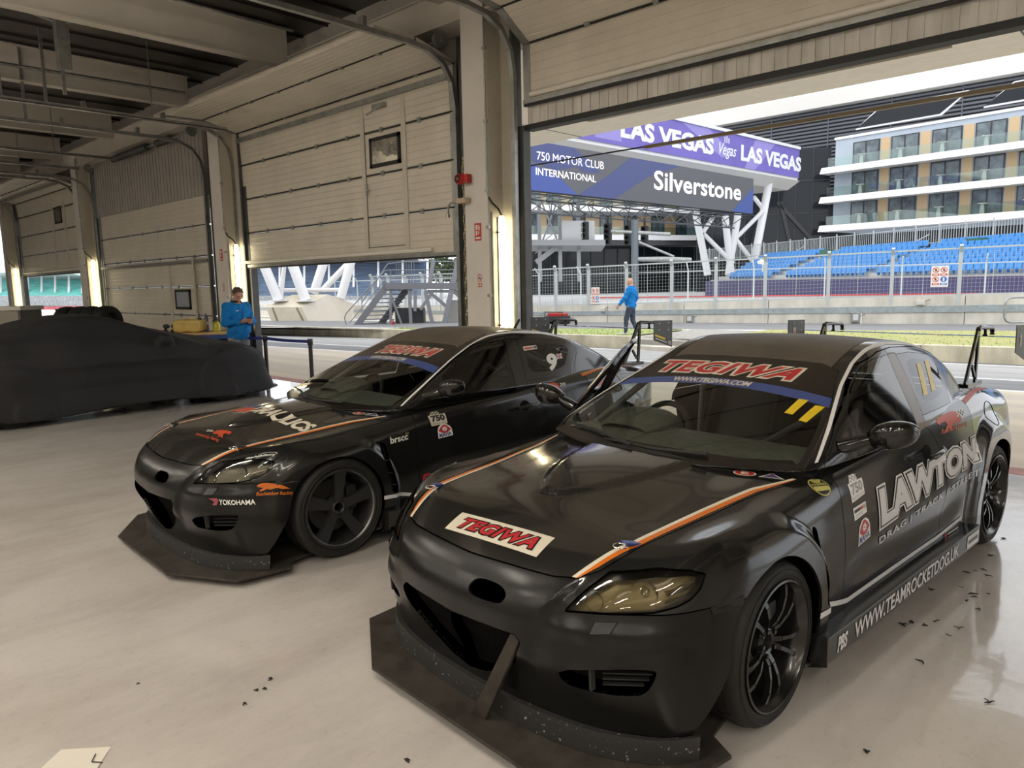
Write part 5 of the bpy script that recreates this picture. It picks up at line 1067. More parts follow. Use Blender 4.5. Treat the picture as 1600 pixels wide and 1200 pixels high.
ex = empty('fire_extinguisher', tuple(C7(1058, 592, dd-.3))); tag(ex, 'red fire extinguisher standing under the steel staircase', 'fire extinguisher'); MB().lathe([(0, 0), (.075, 0), (.075, .34), (.05, .40), (.022, .42), (.022, .46), (0, .46)], (0, 0, 0), 'z', 18).build('cylinder', M('alarm_red', (.45, .02, .02)), ex, 40); MB().box((-.03, -.02, .45), (.06, .02, .48)).build('handle', RUBS, ex); MB().path([(.02, 0, .44), (.08, -.03, .36), (.085, -.03, .2)], .010, 6).build('hose', RUBS, ex)
gb = MB().obox(C7(1500, 490, dd+2.5), CR*.5, fw*.6, (0, 0, .72)).build('grey_kiosk', M('pale_grey_kiosk', (.42, .42, .41), .5)); tag(gb, 'pale grey kiosk behind the staircase legs', 'kiosk')
# far low kerb left of the island and pit wall continuing
struct(MB().add([on_z(300, 521, -.2)-[20, 0, 0], on_z(640, 527, -.2), at(1000, 470, 60)*[1, 1, 0]-[0, 0, .21], at(900, 450, 260)*[1, 1, 0]-[0, 0, .21], at(-100, 450, 260)*[1, 1, 0]-[0, 0, .21], np.array([-190, 30, -.21])], [(0, 1, 2, 3, 4, 5)]), 'ground_beyond', CWALL)
# distant blue stand and teal stand, trees
FS = M('far_blue_seats', (.085, .13, .21), .6, var=.35, scale=1.5, stretch=(.3, .3, 3)); FT = M('far_teal_seats', (.10, .42, .38), .6, var=.3, scale=1.5, stretch=(.3, .3, 3)); FR = M('far_stand_roof', (.75, .76, .78), .5); FC = M('far_grey_crowd', (.30, .32, .34), .7, var=.5, scale=4)
def far_stand(lab, p0, p1, d0, d1, ys, seatm, extra=None):
    (xa, xb) = p0, p1; r = empty('far_stand', tuple(at((p0+p1)/2, ys[1], (d0+d1)/2))); tag(r, lab, 'grandstand'); ro = np.array(r.location); f = lambda x, y, d, back=0: at(x, y, d+back)-ro
    m = MB(); n = 12
    for k in range(n):
        t0, t1 = k/n, (k+1)/n; ya, yb = ys[1]+(ys[0]-ys[1])*t0, ys[1]+(ys[0]-ys[1])*t1; bk = 10*t0
        m.add([f(p0, ya, d0, bk), f(p1, ya, d1, bk), f(p1, yb, d1, bk), f(p0, yb, d0, bk), f(p0, yb, d0, bk+.8), f(p1, yb, d1, bk+.8)], [(0, 1, 2, 3), (3, 2, 5, 4)])
    m.build('seat_rows', seatm, r, fix=False)
    if extra: m = MB().add([f(p0, ys[1], d0), f(p1, ys[1], d1), f(p1, extra, d1), f(p0, extra, d0), f(p0, ys[1], d0, .5), f(p1, ys[1], d1, .5), f(p1, extra, d1, .5), f(p0, extra, d0, .5)], [(0, 1, 2, 3), (4, 7, 6, 5), (0, 4, 5, 1)]); m.build('front_wall', FC, r)
    m = MB().obox((f(p0, ys[0]-6, d0, 8)+f(p1, ys[0]-6, d1, 8))/2, (f(p1, ys[0], d1)-f(p0, ys[0], d0))/2, CF*6, (0, 0, .5)); m.build('stand_roof', FR, r)
    for k in range(9): t = k/8; x = p0+(p1-p0)*t; m = MB().bar(f(x, ys[1], d0+(d1-d0)*t, 1), f(x, ys[0]-8, d0+(d1-d0)*t, 4), .25, .25); m.build('roof_post', FR, r)
    return r
far_stand('distant dark blue seating seen behind the white struts', 360, 668, 100, 84, (408, 462), FS, 505); far_stand('distant teal seating seen through the farthest raised door', -20, 150, 110, 96, (436, 462), FT, 478)
m = MB().bar(at(-20, 489, 90), at(150, 487, 80), .3, 1.3); o = m.build('red_hoarding', M('far_red_hoarding', (.50, .10, .14), .6, var=.4, scale=.6)); tag(o, 'long red hoarding below the distant teal seating', 'hoarding')
TR = M('tree_leaves', (.055, .085, .035), .8, var=.5, scale=2); rng = random.Random(9)
for i, (x, d_) in enumerate(((668, 150), (690, 140), (712, 150), (735, 135), (648, 160), (20, 190), (70, 185), (120, 190))):
    t = empty('tree', tuple(at(x, 446, d_))); tag(t, 'distant bushy green tree behind the %s' % ('stands seen beside the staircase' if x > 300 else 'teal seating'), 'tree', 'distant trees behind the %s' % ('staircase' if x > 300 else 'teal seating')); MB().cyl((0, 0, -2), (0, 0, 3), .25, 8).build('trunk', M('bark', (.09, .07, .05), .9), t)
    m = MB()
    for k in range(420):
        a, b = rng.uniform(0, 6.28), rng.uniform(-1, 1); rr = (1-.25*rng.random())*2.9; q = np.array([rr*math.cos(a)*math.sqrt(1-b*b), rr*math.sin(a)*math.sqrt(1-b*b), 3+rr*b*.8]); u = np.array([rng.gauss(0, 1) for _ in range(3)]); v = np.array([rng.gauss(0, 1) for _ in range(3)]); u *= .45/np.linalg.norm(u); v *= .45/np.linalg.norm(v); m.add([q-u, q+v, q+u, q-v], [(0, 1, 2, 3)])
    m.build('foliage', TR, t, fix=False)
# ---------------------------------------------------------------- a whole car
DOGP = [(0, .62), (.05, .80), (.16, .95), (.30, 1.0), (.46, .92), (.64, .88), (.80, .70), (.92, .48), (1.0, .36), (.86, .34), (.74, .30), (.66, .40), (.58, .42), (.50, .30), (.42, .22), (.28, .28), (.20, .12), (.12, 0), (.07, .10), (.14, .26), (.20, .40), (.12, .46), (.04, .48)]
DOGS = [(0, .70), (.08, .92), (.30, 1.0), (.62, 1.0), (.86, .86), (.95, .55), (.92, .36), (.76, .36), (.62, .38), (.52, .22), (.56, .02), (.46, .10), (.42, .26), (.34, .06), (.24, 0), (.28, .22), (.36, .44), (.30, .60), (.18, .62), (.10, .50)]
def checks(u0, v0, du, dv, nu, nv, mi, lift): return [('rect', (u0+i*du, v0+j*dv, u0+(i+1)*du, v0+(j+1)*dv), mi, lift) for i in range(nu) for j in range(nv) if (i+j) % 2 == 0]
SLANT = dict(bold=.03, shear=.30, spacing=.92)
def tegiwa(mi_out, mi_in, r=(0, 0, 1, 1), l=0):
    u0, v0, u1, v1 = r; k = dict(bold=.09, shear=.30, spacing=1.02); q = dict(bold=.035, shear=.30, spacing=1.09)
    return [('text', 'TEGIWA', r, mi_out, l, k), ('text', 'TEGIWA', (u0+.022*(u1-u0), v0+.09*(v1-v0), u1-.022*(u1-u0), v1-.09*(v1-v0)), mi_in, l+1, q)]
def seven50(dim=False):
    return [('rect', (0, 0, 1, .72), 0, 0), ('poly', [(.12, .72), (.30, 1.0), (.62, 1.0), (.74, .72)], 0, 0), ('text', '750', (.10, .24, .92, .68), 1, 1, dict(bold=.05)), ('text', 'MOTOR CLUB', (.08, .06, .92, .16), 1, 1)]+checks(.22, .72, .10, .085, 5, 3, 1, 1)
def maha():
    eye = [(.05+.9*t, .55-.24*math.sin(math.pi*t)) for t in np.linspace(0, 1, 12)]+[(.95-.9*t, .55+.39*math.sin(math.pi*t)) for t in np.linspace(.08, .92, 11)]
    return [('poly', [(0, .02), (1, .0), (1, .60), (.9, .82), (.7, .97), (.5, 1.0), (.3, .97), (.1, .82), (0, .60)], 0, 0), ('poly', eye, 1, 1), ('disc', (.5, .63, .13, .13), 0, 2), ('disc', (.5, .63, .04, .05), 1, 3),
            ('text', 'MAHA', (.07, .06, .93, .36), 2, 1, dict(bold=.04))]+[('rect', (.5+.15*math.cos(a)-.03, .63+.15*math.sin(a)-.035, .5+.15*math.cos(a)+.03, .63+.15*math.sin(a)+.035), 0, 2) for a in np.arange(8)*math.pi/4]
STRIPE_OUT = [(2.012, .492, .658), (1.95, .530, .694), (1.798, .583, .739), (1.408, .612, .771), (1.104, .641, .797), (.885, .700, .849)]
STRIPE_MID = [(2.018, .484, .656), (1.95, .512, .694), (1.80, .560, .745), (1.40, .588, .778), (1.10, .622, .80), (.885, .698, .849)]
STRIPE_IN = [(2.022, .468, .656), (1.95, .497, .70), (1.80, .543, .745), (1.40, .572, .778), (1.10, .606, .80), (.890, .684, .849)]
def build_car(cfg):
    num = cfg['num']; root = empty('race_car', (cfg['pose'][0], cfg['pose'][1], 0), cfg['pose'][2]-math.pi/2)
    tag(root, cfg['label'], 'car')
    dz = cfg.get('drop', 0.)
    P = []
    def so(name, S, T, mat, parent=root, **k):
        key = (name, mat.name, id(S), T.tobytes()[:4000], len(T), tuple(k.get('sides', (1,))), parent is root)
        if key in _shared:
            o = _shared[key].copy(); COL.objects.link(o); o.parent = parent; o.location = (0, 0, 0); o.rotation_euler = (0, 0, 0)
            if cfg.get('remat') and mat in cfg['remat']:
                o.data = o.data.copy(); o.data.materials[0] = cfg['remat'][mat]
        else:
            o = surf_obj(name, S.A, T, mat, parent, **k); _shared[key] = o
        if parent is root: P.append(o)
        return o
    both = (1, -1)
    hood = so('hood', SB, Thood, HOODM, sides=both)
    bump = so('front_bumper', SB, np.concatenate([Tbump2]), BUMP)        # car's left half has the tow eye duct
    bump2 = so('front_bumper_half', SB, Tbump, BUMP, sides=(-1,)); bump2.name = 'bumper_half'; bump2.parent = bump; P.remove(bump2)
    so('grille_mesh', SB, Tgr, MESHM, bump, sides=both, inset=.045, flange=-.047); [so('fog_duct', SB, Tfog, DARK, bump, sides=(sd,), inset=.06, flange=-.06) for sd in both]
    # dark duct walls and slats behind the openings
    for sy in both:
        m = MB()
        for z in (.325, .345, .365, .385): m.bar((2.02, sy*.60, z), (1.915, sy*.735, z+.006), .02, .004)
        m.bar((2.055, sy*.585, .31), (2.06, sy*.585, .40), .01, .02); m.build('duct_slats', TRIM, bump)
    for sy in both:
        w = MB(); A = np.array([(2.046, .594, .548), (2.002, .653, .552), (2.028, .640, .512), (2.067, .583, .506)]); c = A.mean(0)
        A = on_car(F_body, np.concatenate([A, c+(A-c)*.88]), np.array([.001]*4+[.0035]*4)); A[:, 1] *= sy
        w.add(A, [(4, 5, 6, 7)]+[(i, (i+1) % 4, 4+(i+1) % 4, 4+i) for i in range(4)]); w.build('washer_cover', BUMP, bump)
    mk = MB()
    A = on_car(F_body, np.array([(1.745, .83, .575), (1.60, .87, .585), (1.612, .87, .553), (1.74, .835, .548)]), np.array([.004]*4)); mk.add(A, [(0, 1, 2, 3)])
    mk.build('side_marker', GLOSS, bump)
    for sd in both:
        f = so('fender', SB, Tfend, BODY, sides=(sd,)); so('fender_vent', SB, Tvent, DARK, f, sides=(sd,), inset=.03, flange=-.03)
        for z, xx in ((.40, .955), (.485, .985), (.57, 1.01)): MB().obox((xx+.015, sd*.868, z), (.026, 0, .004), (0, .004, 0), (0, 0, .003)).build('vent_slat', TRIM, f)
    so('cowl', SB, Tcowl, TRIM, sides=both, flange=0); so('rocker', SB, Trock, BODY, sides=both, flange=0)
    quar = [so('quarter_panel', SB, Tquar, cfg['quar'], sides=(sd,)) for sd in both]
    so('rear_bumper', SB, Trb, BODY, sides=both); so('boot_lid', SB, Tdeck, cfg['quar'], sides=both)
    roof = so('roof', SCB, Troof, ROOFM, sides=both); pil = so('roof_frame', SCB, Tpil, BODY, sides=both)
    ws = so('windshield', SCB, Twsg, cfg['ws'], sides=both, flange=0)
    so('sunstrip', SCB, Tsun, SUNS, ws, sides=both, flange=0); so('sunstrip_band', SCB, Tblue, BLUE, ws, sides=both, flange=0); so('frit', SCB, Tfrit, SUNS, ws, sides=both, flange=0)
    so('rear_window', SCB, Trw, GLS, sides=both, flange=0)
    dec = []
    doors = []
    for sd in both:
        d = so('door', SB, Tdoor, BODY, sides=(sd,), flange=.03)
        fr = so('window_frame', SCB, Tdfr, BODY, d, sides=(sd,), flange=.025); so('side_window', SCB, Tgl1, cfg['side'], d, sides=(sd,), flange=0)
        sl = so('mirror_sail', SCB, Tsail, GLOSS, d, sides=(sd,), flange=0); so('pillar_cover', SCB, Tbpi, cfg['bpil'], d, sides=(sd,), flange=.01)
        (mirror(d, sd) if not (num == '9' and sd < 0) else None); door_handle(d, sd); handle_cup(d, sd)
        # inner skin of the door
        MB().add([(.70, sd*.775, .24), (-.42, sd*.775, .24), (-.47, sd*.76, .72), (-.24, sd*.735, .90), (.68, sd*.715, .88), (.70, sd*.77, .70)], [(0, 1, 2, 3, 4, 5)]).build('door_card', TRIM, d, fix=False)
        doors.append(d)
        r = so('rear_door', SB, Trdoor, cfg['rdoor'], sides=(sd,), flange=.02)
        so('window_frame', SCB, Trfr, cfg['rdoor'], r, sides=(sd,), flange=.02); so('quarter_window', SCB, Tquc, GLS, r, sides=(sd,), flange=0); so('window_border', SCB, Tqfr, SUNS, r, sides=(sd,), flange=0)
        if sd == 1: rdoorL = r
    if cfg.get('open_door'):
        h = Matrix.Translation((.745, -.80, 0)) @ Matrix.Rotation(cfg['open_door'], 4, 'Z') @ Matrix.Translation((-.745, .80, 0)); doors[1].matrix_local = h
    # structure under the skin
    m = MB().box((-1.9, -.62, .125), (1.9, .62, .15)).box((-.98, -.76, .125), (.98, .76, .15)).box((-.98, -.78, .15), (-1.9, .78, .16))
    for xc in (1.372, -1.35):
        for sy in both:
            m.lathe([(.38, sy*.45), (.38, sy*.80)], (xc, 0, .33), 'y', 24, a0=0, a1=math.pi); m.box((xc-.38, sy*.45-.005, .13), (xc+.38, sy*.45+.005, .66))
    m.box((.70, -.74, .20), (.72, .74, .82)).box((-1.30, -.62, .2), (-1.28, .62, .88)).box((-1.75, -.6, .80), (-1.0, .6, .82))
    m.build('underbody', DARK, root, fix=False)
    # cabin
    da = MB(); pr = [(.80, .76), (.79, .832), (.72, .856), (.52, .872), (.44, .850), (.42, .74), (.47, .60), (.68, .55)]
    da.prism(pr, lambda a, b, d: (a, d, b), -.675, .675); da.build('dashboard', DASH, root, 50, bevel=.012)
    hp = MB(); N = 20; rows = [(.70, .05, .15), (.60, .105, .20), (.52, .135, .21), (.46, .135, .20), (.42, .11, .19)]
    for x, hh, wy in rows:
        for j in range(N+1): t = math.pi*j/N; hp.v.append((x, -.37-wy*math.copysign(abs(math.cos(t))**.7, math.cos(t)), .848+hh*.78*math.sin(t)**.7))
    for i in range(len(rows)-1):
        for j in range(N): hp.f.append((i*(N+1)+j, i*(N+1)+j+1, (i+1)*(N+1)+j+1, (i+1)*(N+1)+j)); hp.m.append(0)
    hp.build('instrument_hood', DASH, root, 60)
    sw = MB(); c0 = np.array([.34, -.37, .80]); ax = np.array([math.cos(.42), 0, math.sin(.42)]); uu = np.array([-ax[2], 0, ax[0]]); vv = np.array([0, 1, 0])
    sw.path([c0+.165*(math.cos(t)*uu+math.sin(t)*vv) for t in np.linspace(0, 2*math.pi, 37)[:-1]], .017, 10, closed=True)
    for t in (0.2, math.pi-.2, math.pi*1.5): sw.bar(c0+.03*ax*0, c0+.16*(math.cos(t-math.pi/2)*uu+math.sin(t-math.pi/2)*vv), .03, .012)
    sw.cyl(c0-.02*ax, c0+.10*ax, .03, 12); sw.build('steering_wheel', TRIM, root, 50)
    se = MB(); prof = [(-.05, .30), (-.08, .42), (-.40, .36), (-.52, .60), (-.66, .95), (-.70, 1.12), (-.76, 1.12), (-.74, .9), (-.62, .5), (-.50, .24), (-.1, .22)]
    se.prism(prof, lambda a, b, d: (a, d, b), -.57, -.17)
    for y in (-.60, -.14): se.prism([(-.08, .28), (-.08, .50), (-.40, .52), (-.50, .80), (-.60, 1.02), (-.74, 1.10), (-.72, .8), (-.6, .4), (-.45, .24)], lambda a, b, d: (a, d, b), y-.02, y+.02)
    se.build('race_seat', TRIM, root, bevel=.015)
    cg = MB(); r = .02
    for sy in both:
        cg.path([(.62, sy*.66, .30), (.62, sy*.655, .84), (.12, sy*.51, 1.155), (-.42, sy*.505, 1.215), (-.45, sy*.62, .95), (-.45, sy*.66, .20)], r, 8)
        cg.path([(-.42, sy*.50, 1.20), (-1.25, sy*.46, .80)], r, 8); cg.path([(.55, sy*.69, .62), (-.45, sy*.69, .40)], r, 8)
    cg.path([(-.42, -.50, 1.21), (-.42, .50, 1.21)], r, 8); cg.path([(.12, -.5, 1.15), (.12, .5, 1.15)], r, 8); cg.path([(-.44, .55, 1.1), (-.45, -.6, .35)], r, 8); cg.path([(.60, -.66, .80), (.60, .66, .80)], r, 8)
    cg.build('roll_cage', CAGE, root, 60)
    # nose: air dam, splitter, struts
    P0 = []
    ys = np.linspace(-.845, .845, 41)
    for zz, off in ((.068, .035), (.150, .028), (.150, .005)): P0.append([(float(2.085-SWP(abs(y))*.70+off), float(y), zz) for y in ys])
    ad = MB(); n = len(ys)
    ad.v = [p for q in P0 for p in q]; ad.f = [(i+k*n, i+1+k*n, i+1+(k+1)*n, i+(k+1)*n) for k in (0, 1) for i in range(n-1)]; ad.m = [0]*len(ad.f)
    ad.build('air_dam', CHIP, root, 40)
    sp = MB(); hs = [(2.262, .46), (2.02, .865), (1.715, .905), (1.66, .80), (1.2, .70)]; pl = [(x, y) for x, y in hs]+[(x, -y) for x, y in reversed(hs)]
    sp.prism(pl, lambda a, b, d: (a, b, d), .052, .066); sp.build('splitter', SPLIT, root, bevel=.003)
    st = MB()
    for sy in (1, -1):
        a, b, c, d = (2.155, .30, .452), (2.15, .345, .446), (2.175, .165, .062), (2.185, .095, .062)
        q = [np.array(p)*[1, sy, 1] for p in (a, b, c, d)]; o = np.array([-.018, 0, -.004]); st.add(q+[p+o for p in q], [(0, 1, 2, 3), (7, 6, 5, 4), (0, 4, 5, 1), (1, 5, 6, 2), (2, 6, 7, 3), (3, 7, 4, 0)])
        if sy == 1 and cfg.get('one_strut'): break
    if cfg.get('one_strut'): st.build('splitter_strut', SPLIT, root, bevel=.004)
    # side skirts
    for sy in both:
        k = MB(); pr = [(.80, .232), (.835, .234), (.925, .248), (.925, .145), (.918, .145), (.918, .236), (.80, .220)]
        k.prism(pr, lambda a, b, d: (d, sy*a, b), -.885, 1.045); s = k.build('side_skirt', ALU, root, bevel=.003)
        e = MB().prism([(.925, .246), (.925, .13), (.84, .10), (.80, .12), (.80, .23)], lambda a, b, d: (d, sy*a, b), 1.045, 1.052); e.cyl((1.03, sy*.90, .244), (1.03, sy*.90, .252), .008, 8).cyl((1.03, sy*.86, .238), (1.03, sy*.86, .246), .008, 8); e.build('end_plate', ALU, s)
        if sy == 1: skirtL = s
    # lights
    for sd in both:
        hl = so('headlight', SB, Thead, cfg['lens'], sides=(sd,), flange=0)
        so('lamp_bowl', SB, Thead, LAMPD, hl, sides=(sd,), inset=.05, flange=-.052)
        q = MB(); ax = np.array([.80, sd*.50, .33]); ax /= np.linalg.norm(ax)
        for c, r in (((1.905, .672, .612), .040), ((2.02, .560, .592), .023)):
            c = np.array(c)*[1, sd, 1]-ax*.045
            a1 = np.cross(ax, (0, 0, 1)); a1 /= np.linalg.norm(a1); a2 = np.cross(ax, a1); K = 28
            prof = [(r*1.35, -.01), (r*1.35, .012), (r*1.18, .02), (r*1.05, .008)]
            base = len(q.v)
            for t in range(K):
                for rr, hh in prof: q.v.append(tuple(c+ax*hh+rr*(math.cos(2*math.pi*t/K)*a1+math.sin(2*math.pi*t/K)*a2)))
            for t in range(K):
                for i in range(3): q.f.append((base+t*4+i, base+t*4+i+1, base+((t+1) % K)*4+i+1, base+((t+1) % K)*4+i)); q.m.append(0)
        for k, (a, b) in enumerate((((1.86, .735, .628), (1.77, .782, .648)), ((1.87, .73, .602), (1.80, .772, .615)))):
            q.bar(np.array(a)*[1, sd, 1]-ax*.03, np.array(b)*[1, sd, 1]-ax*.03, .03, .008)
        q.build('reflector', LAMPI, hl, 40)
        b = MB(); K = 20
        c = np.array((1.905, .672, .612))*[1, sd, 1]-ax*.045
        for i in range(6):
            th = i*math.pi/2/5
            for t in range(K): b.v.append(tuple(c+ax*.024*math.sin(th)+.042*math.cos(th)*(math.cos(2*math.pi*t/K)*a1+math.sin(2*math.pi*t/K)*a2)))
        b.f = [(i*K+t, i*K+(t+1) % K, (i+1)*K+(t+1) % K, (i+1)*K+t) for i in range(5) for t in range(K)]; b.m = [0]*len(b.f)
        b.build('projector_lens', M('projector_glass', (.10, .10, .085), .06, coat=.5), hl, 80)
    # rear lamps, tailpipes are out of sight; plain lamp lenses keep the tail complete
    for sd in both:
        q = MB(); A = on_car(F_body, np.array([(-2.08, .72, .78), (-2.17, .58, .78), (-2.17, .58, .68), (-2.08, .74, .68)]), np.full(4, .003)); A[:, 1] *= sd; q.add(A, [(0, 1, 2, 3)]); q.build('tail_lamp', M('red_lens', (.3, .01, .01), .12), root, fix=False)
    # wing: swan neck stays, clamps, thin blade, end plates
    for sd in both:
        s = MB(); y = sd*.54; c = .016
        s.bar((-1.84, y, .915), (-2.06, y, 1.283), .016, .032); s.bar((-2.05, y, .905), (-2.075, y, 1.283), .016, .028); s.bar((-1.965, y, 1.03), (-2.03, y, .95), .014, .022)
        s.path([(-2.055, y, 1.272), (-2.08, y, 1.287), (-2.36, y, 1.272), (-2.385, y, 1.262), (-2.39, y, 1.238)], c, 8)
        s.box((-2.10, y-.03, .890), (-1.80, y+.03, .918))
        for xx, z0 in ((-2.22, 1.278), (-2.39, 1.245)): s.cyl((xx, y, z0), (xx-.004, y, 1.222), .010, 8); s.cyl((xx, y, 1.232), (xx, y, 1.218), .016, 8)
        s.build('wing_stay', GLOSS, root, 50)
        e = MB(); yy = sd*.79
        e.prism([(-1.95, 1.315), (-2.235, 1.305), (-2.235, 1.055), (-1.95, 1.135)], lambda a, b, d: (a, d, b), yy-.003, yy+.003); ep = e.build('wing_end_plate', M('grey_end_plate', (.045, .045, .048), .4), root)
        bl = MB()
        for p in ((-2.03, 1.285), (-2.03, 1.225), (-2.17, 1.285), (-2.17, 1.22)): bl.cyl((p[0], yy-.006, p[1]), (p[0], yy+.006, p[1]), .006, 8)
        bl.build('bolt', STEEL, ep)
        o1 = sd*.004
        n_ = (yy+.0032 if sd > 0 else yy+.0032)
        Lp = [('rect', (.0, 0, 1, 1), 0, 0), ('rect', (.02, .55, .62, .9), 1, 1), ('rect', (.04, .2, .7, .34), 2, 1), ('rect', (.78, .1, .98, .7), 3, 1)] if num == '9' else [('rect', (.1, .1, .9, .9), 3, 0), ('disc', (.5, .5, .2, .2), 4, 1)]
        if num == '9': flat_sign('end_plate_sticker', Lp, (-1.955, n_, 1.14), (-.27, 0, -.075), (0, 0, .06), [BLK, YEL, WHITE, GREYV, RED], ep)
        else: flat_sign('end_plate_sticker', Lp, (-2.03, n_, 1.16), (-.05, 0, 0), (0, 0, .10), [BLK, YEL, WHITE, CREAM, ORANGE], ep)
    b = MB(); b.prism([(-2.20, 1.2165), (-2.40, 1.206), (-2.40, 1.209), (-2.30, 1.217), (-2.20, 1.2195)], lambda a, b_, d: (a, d, b_), -.787, .787); b.build('wing_blade', GLOSS, root)
    # wipers, aerial, hood pins
    for pts in ([(1.07, -.03, .895), (.95, -.35, .893), (.86, -.62, .889)], [(1.0, .34, .893), (1.06, .1, .898), (1.04, -.22, .902)]):
        V = on_car(F_car, np.array(pts), np.full(3, .014)); MB().path(V, [.010, .008, .005], 8).build('wiper', TRIM, root, 60)
    if num == '9': MB().bar((-1.05, -.10, 1.262), (-1.12, -.10, 1.345), .012, .02).build('aerial', TRIM, root)
    for sd in both:
        q = MB(); c = on_car(F_body, np.array([(1.835, sd*.545, .735)]), np.array([.006]))[0]
        q.path([c+[.026*math.cos(t)+.022, .026*math.sin(t), .004] for t in np.linspace(0, 2*math.pi, 25)[:-1]], .0022, 6, closed=True)
        q.cyl(c-[0, 0, .01], c+[0, 0, .012], .009, 10); o = q.build('hood_pin', CHROME, hood, 50)
        t = MB().obox(c+[-.05, sd*.016, -.001], (.055, -sd*.014, .012), (.004, .018, 0), (0, 0, .004)); t.build('pin_strap', NAVY if num == '11' else TRIM, hood)
    # wheels
    for xa in (1.35, -1.35):
        for sy in both:
            wh = wheel(root, (xa, sy*.875, .311), sy, cfg['wheel'])
            if xa > 0 and cfg.get('steer'): wh.rotation_euler = (0, 0, cfg['steer'])
    # tape and lettering common to both
    for mir in (False, True):
        ribbon('orange_stripe', STRIPE_MID, STRIPE_OUT, ORANGE, hood, F_body, 60, mirror=mir); ribbon('white_stripe', STRIPE_IN, STRIPE_MID, CREAM, hood, F_body, 60, mirror=mir)
        ribbon('white_tape', [(.80, .733, .88), (.582, .679, .984), (.239, .580, 1.135), (.034, .541, 1.218), (-.138, .531, 1.275), (-.40, .52, 1.285), (-.75, .53, 1.27), (-1.1, .545, 1.18)], [(.785, .742, .883), (.573, .694, .985), (.233, .596, 1.136), (.029, .559, 1.219), (-.152, .551, 1.265), (-.40, .545, 1.275), (-.75, .555, 1.25), (-1.1, .562, 1.165)], SILV, pil, F_cab, 60, mirror=mir)
        ribbon('white_tape', [(1.06, .89, .350), (.945, .885, .342), (.80, .85, .305), (.70, .84, .285), (-.416, .84, .283), (-.79, .853, .303)], [(1.06, .89, .325), (.945, .885, .318), (.80, .85, .282), (.70, .84, .262), (-.416, .84, .262), (-.79, .853, .282)], SILV, [doors[0], doors[1]][mir] if not (mir and cfg.get('open_door')) else root, F_body, 60, mirror=mir, lift=.003)
    decal('banner_lettering', tegiwa(0, 1), [(.125, -.50, 1.18), (.125, .40, 1.19), (.285, .36, 1.138), (.292, -.46, 1.128)] if num == '11' else [(.13, -.36, 1.18), (.13, .40, 1.19), (.285, .36, 1.138), (.292, -.36, 1.128)], [CREAM, RED], ws, F_cab, (12, 4))
    decal('banner_url', [('text', 'WWW.TEGIWA.COM', (0, 0, 1, 1), 0, 0, SLANT)], [(.338, -.29, 1.12), (.332, .18, 1.128), (.380, .19, 1.11), (.388, -.268, 1.10)], [CREAM], ws, F_cab, (8, 2))
    decal('kill_switch_sticker', [('disc', (.5, .5, .5, .5), 0, 0), ('disc', (.5, .5, .42, .42), 1, 1), ('text', 'E', (.34, .24, .68, .76), 0, 2, dict(bold=.04))], [(.975, .457, .864), (.939, .549, .862), (.991, .567, .842), (1.026, .48, .843)], [CREAM, RED], hood, F_body, (4, 4))
    decal('electric_sticker', [('poly', [(0, 0), (1, 0), (.5, 1)], 0, 0), ('poly', [(.14, .08), (.86, .08), (.5, .82)], 1, 1), ('poly', [(.46, .55), (.56, .55), (.50, .38), (.60, .38), (.44, .14), (.48, .32), (.40, .32)], 2, 2)], [(.925, .565, .866), (.890, .645, .864), (.925, .670, .848), (.982, .575, .845)], [CREAM, NAVY, RED], hood, F_body, (4, 4))
    cfg['extra'](root, hood, bump, doors, rdoorL, quar, ws, skirtL)
    if dz:
        for ch in root.children:
            if ch.name.split('.')[0] not in ('wheel',): ch.location.z += dz
    return root
_shared = {}
MESHM = M('black_wire_mesh', (.006, .006, .006), .9, spec=.04)
def mesh_mat():
    n = MESHM.node_tree; b = n.nodes['Principled BSDF']; t = n.nodes.new('ShaderNodeTexCoord'); w = n.nodes.new('ShaderNodeTexVoronoi'); w.inputs['Scale'].default_value = 90
    r = n.nodes.new('ShaderNodeValToRGB'); r.color_ramp.elements[0].position = .25; r.color_ramp.elements[0].color = (.002, .002, .002, 1); r.color_ramp.elements[1].position = .5; r.color_ramp.elements[1].color = (.0065, .006, .006, 1)
    n.links.new(t.outputs['Object'], w.inputs['Vector']); n.links.new(w.outputs['Distance'], r.inputs['Fac']); n.links.new(r.outputs['Color'], b.inputs['Base Color'])
mesh_mat()
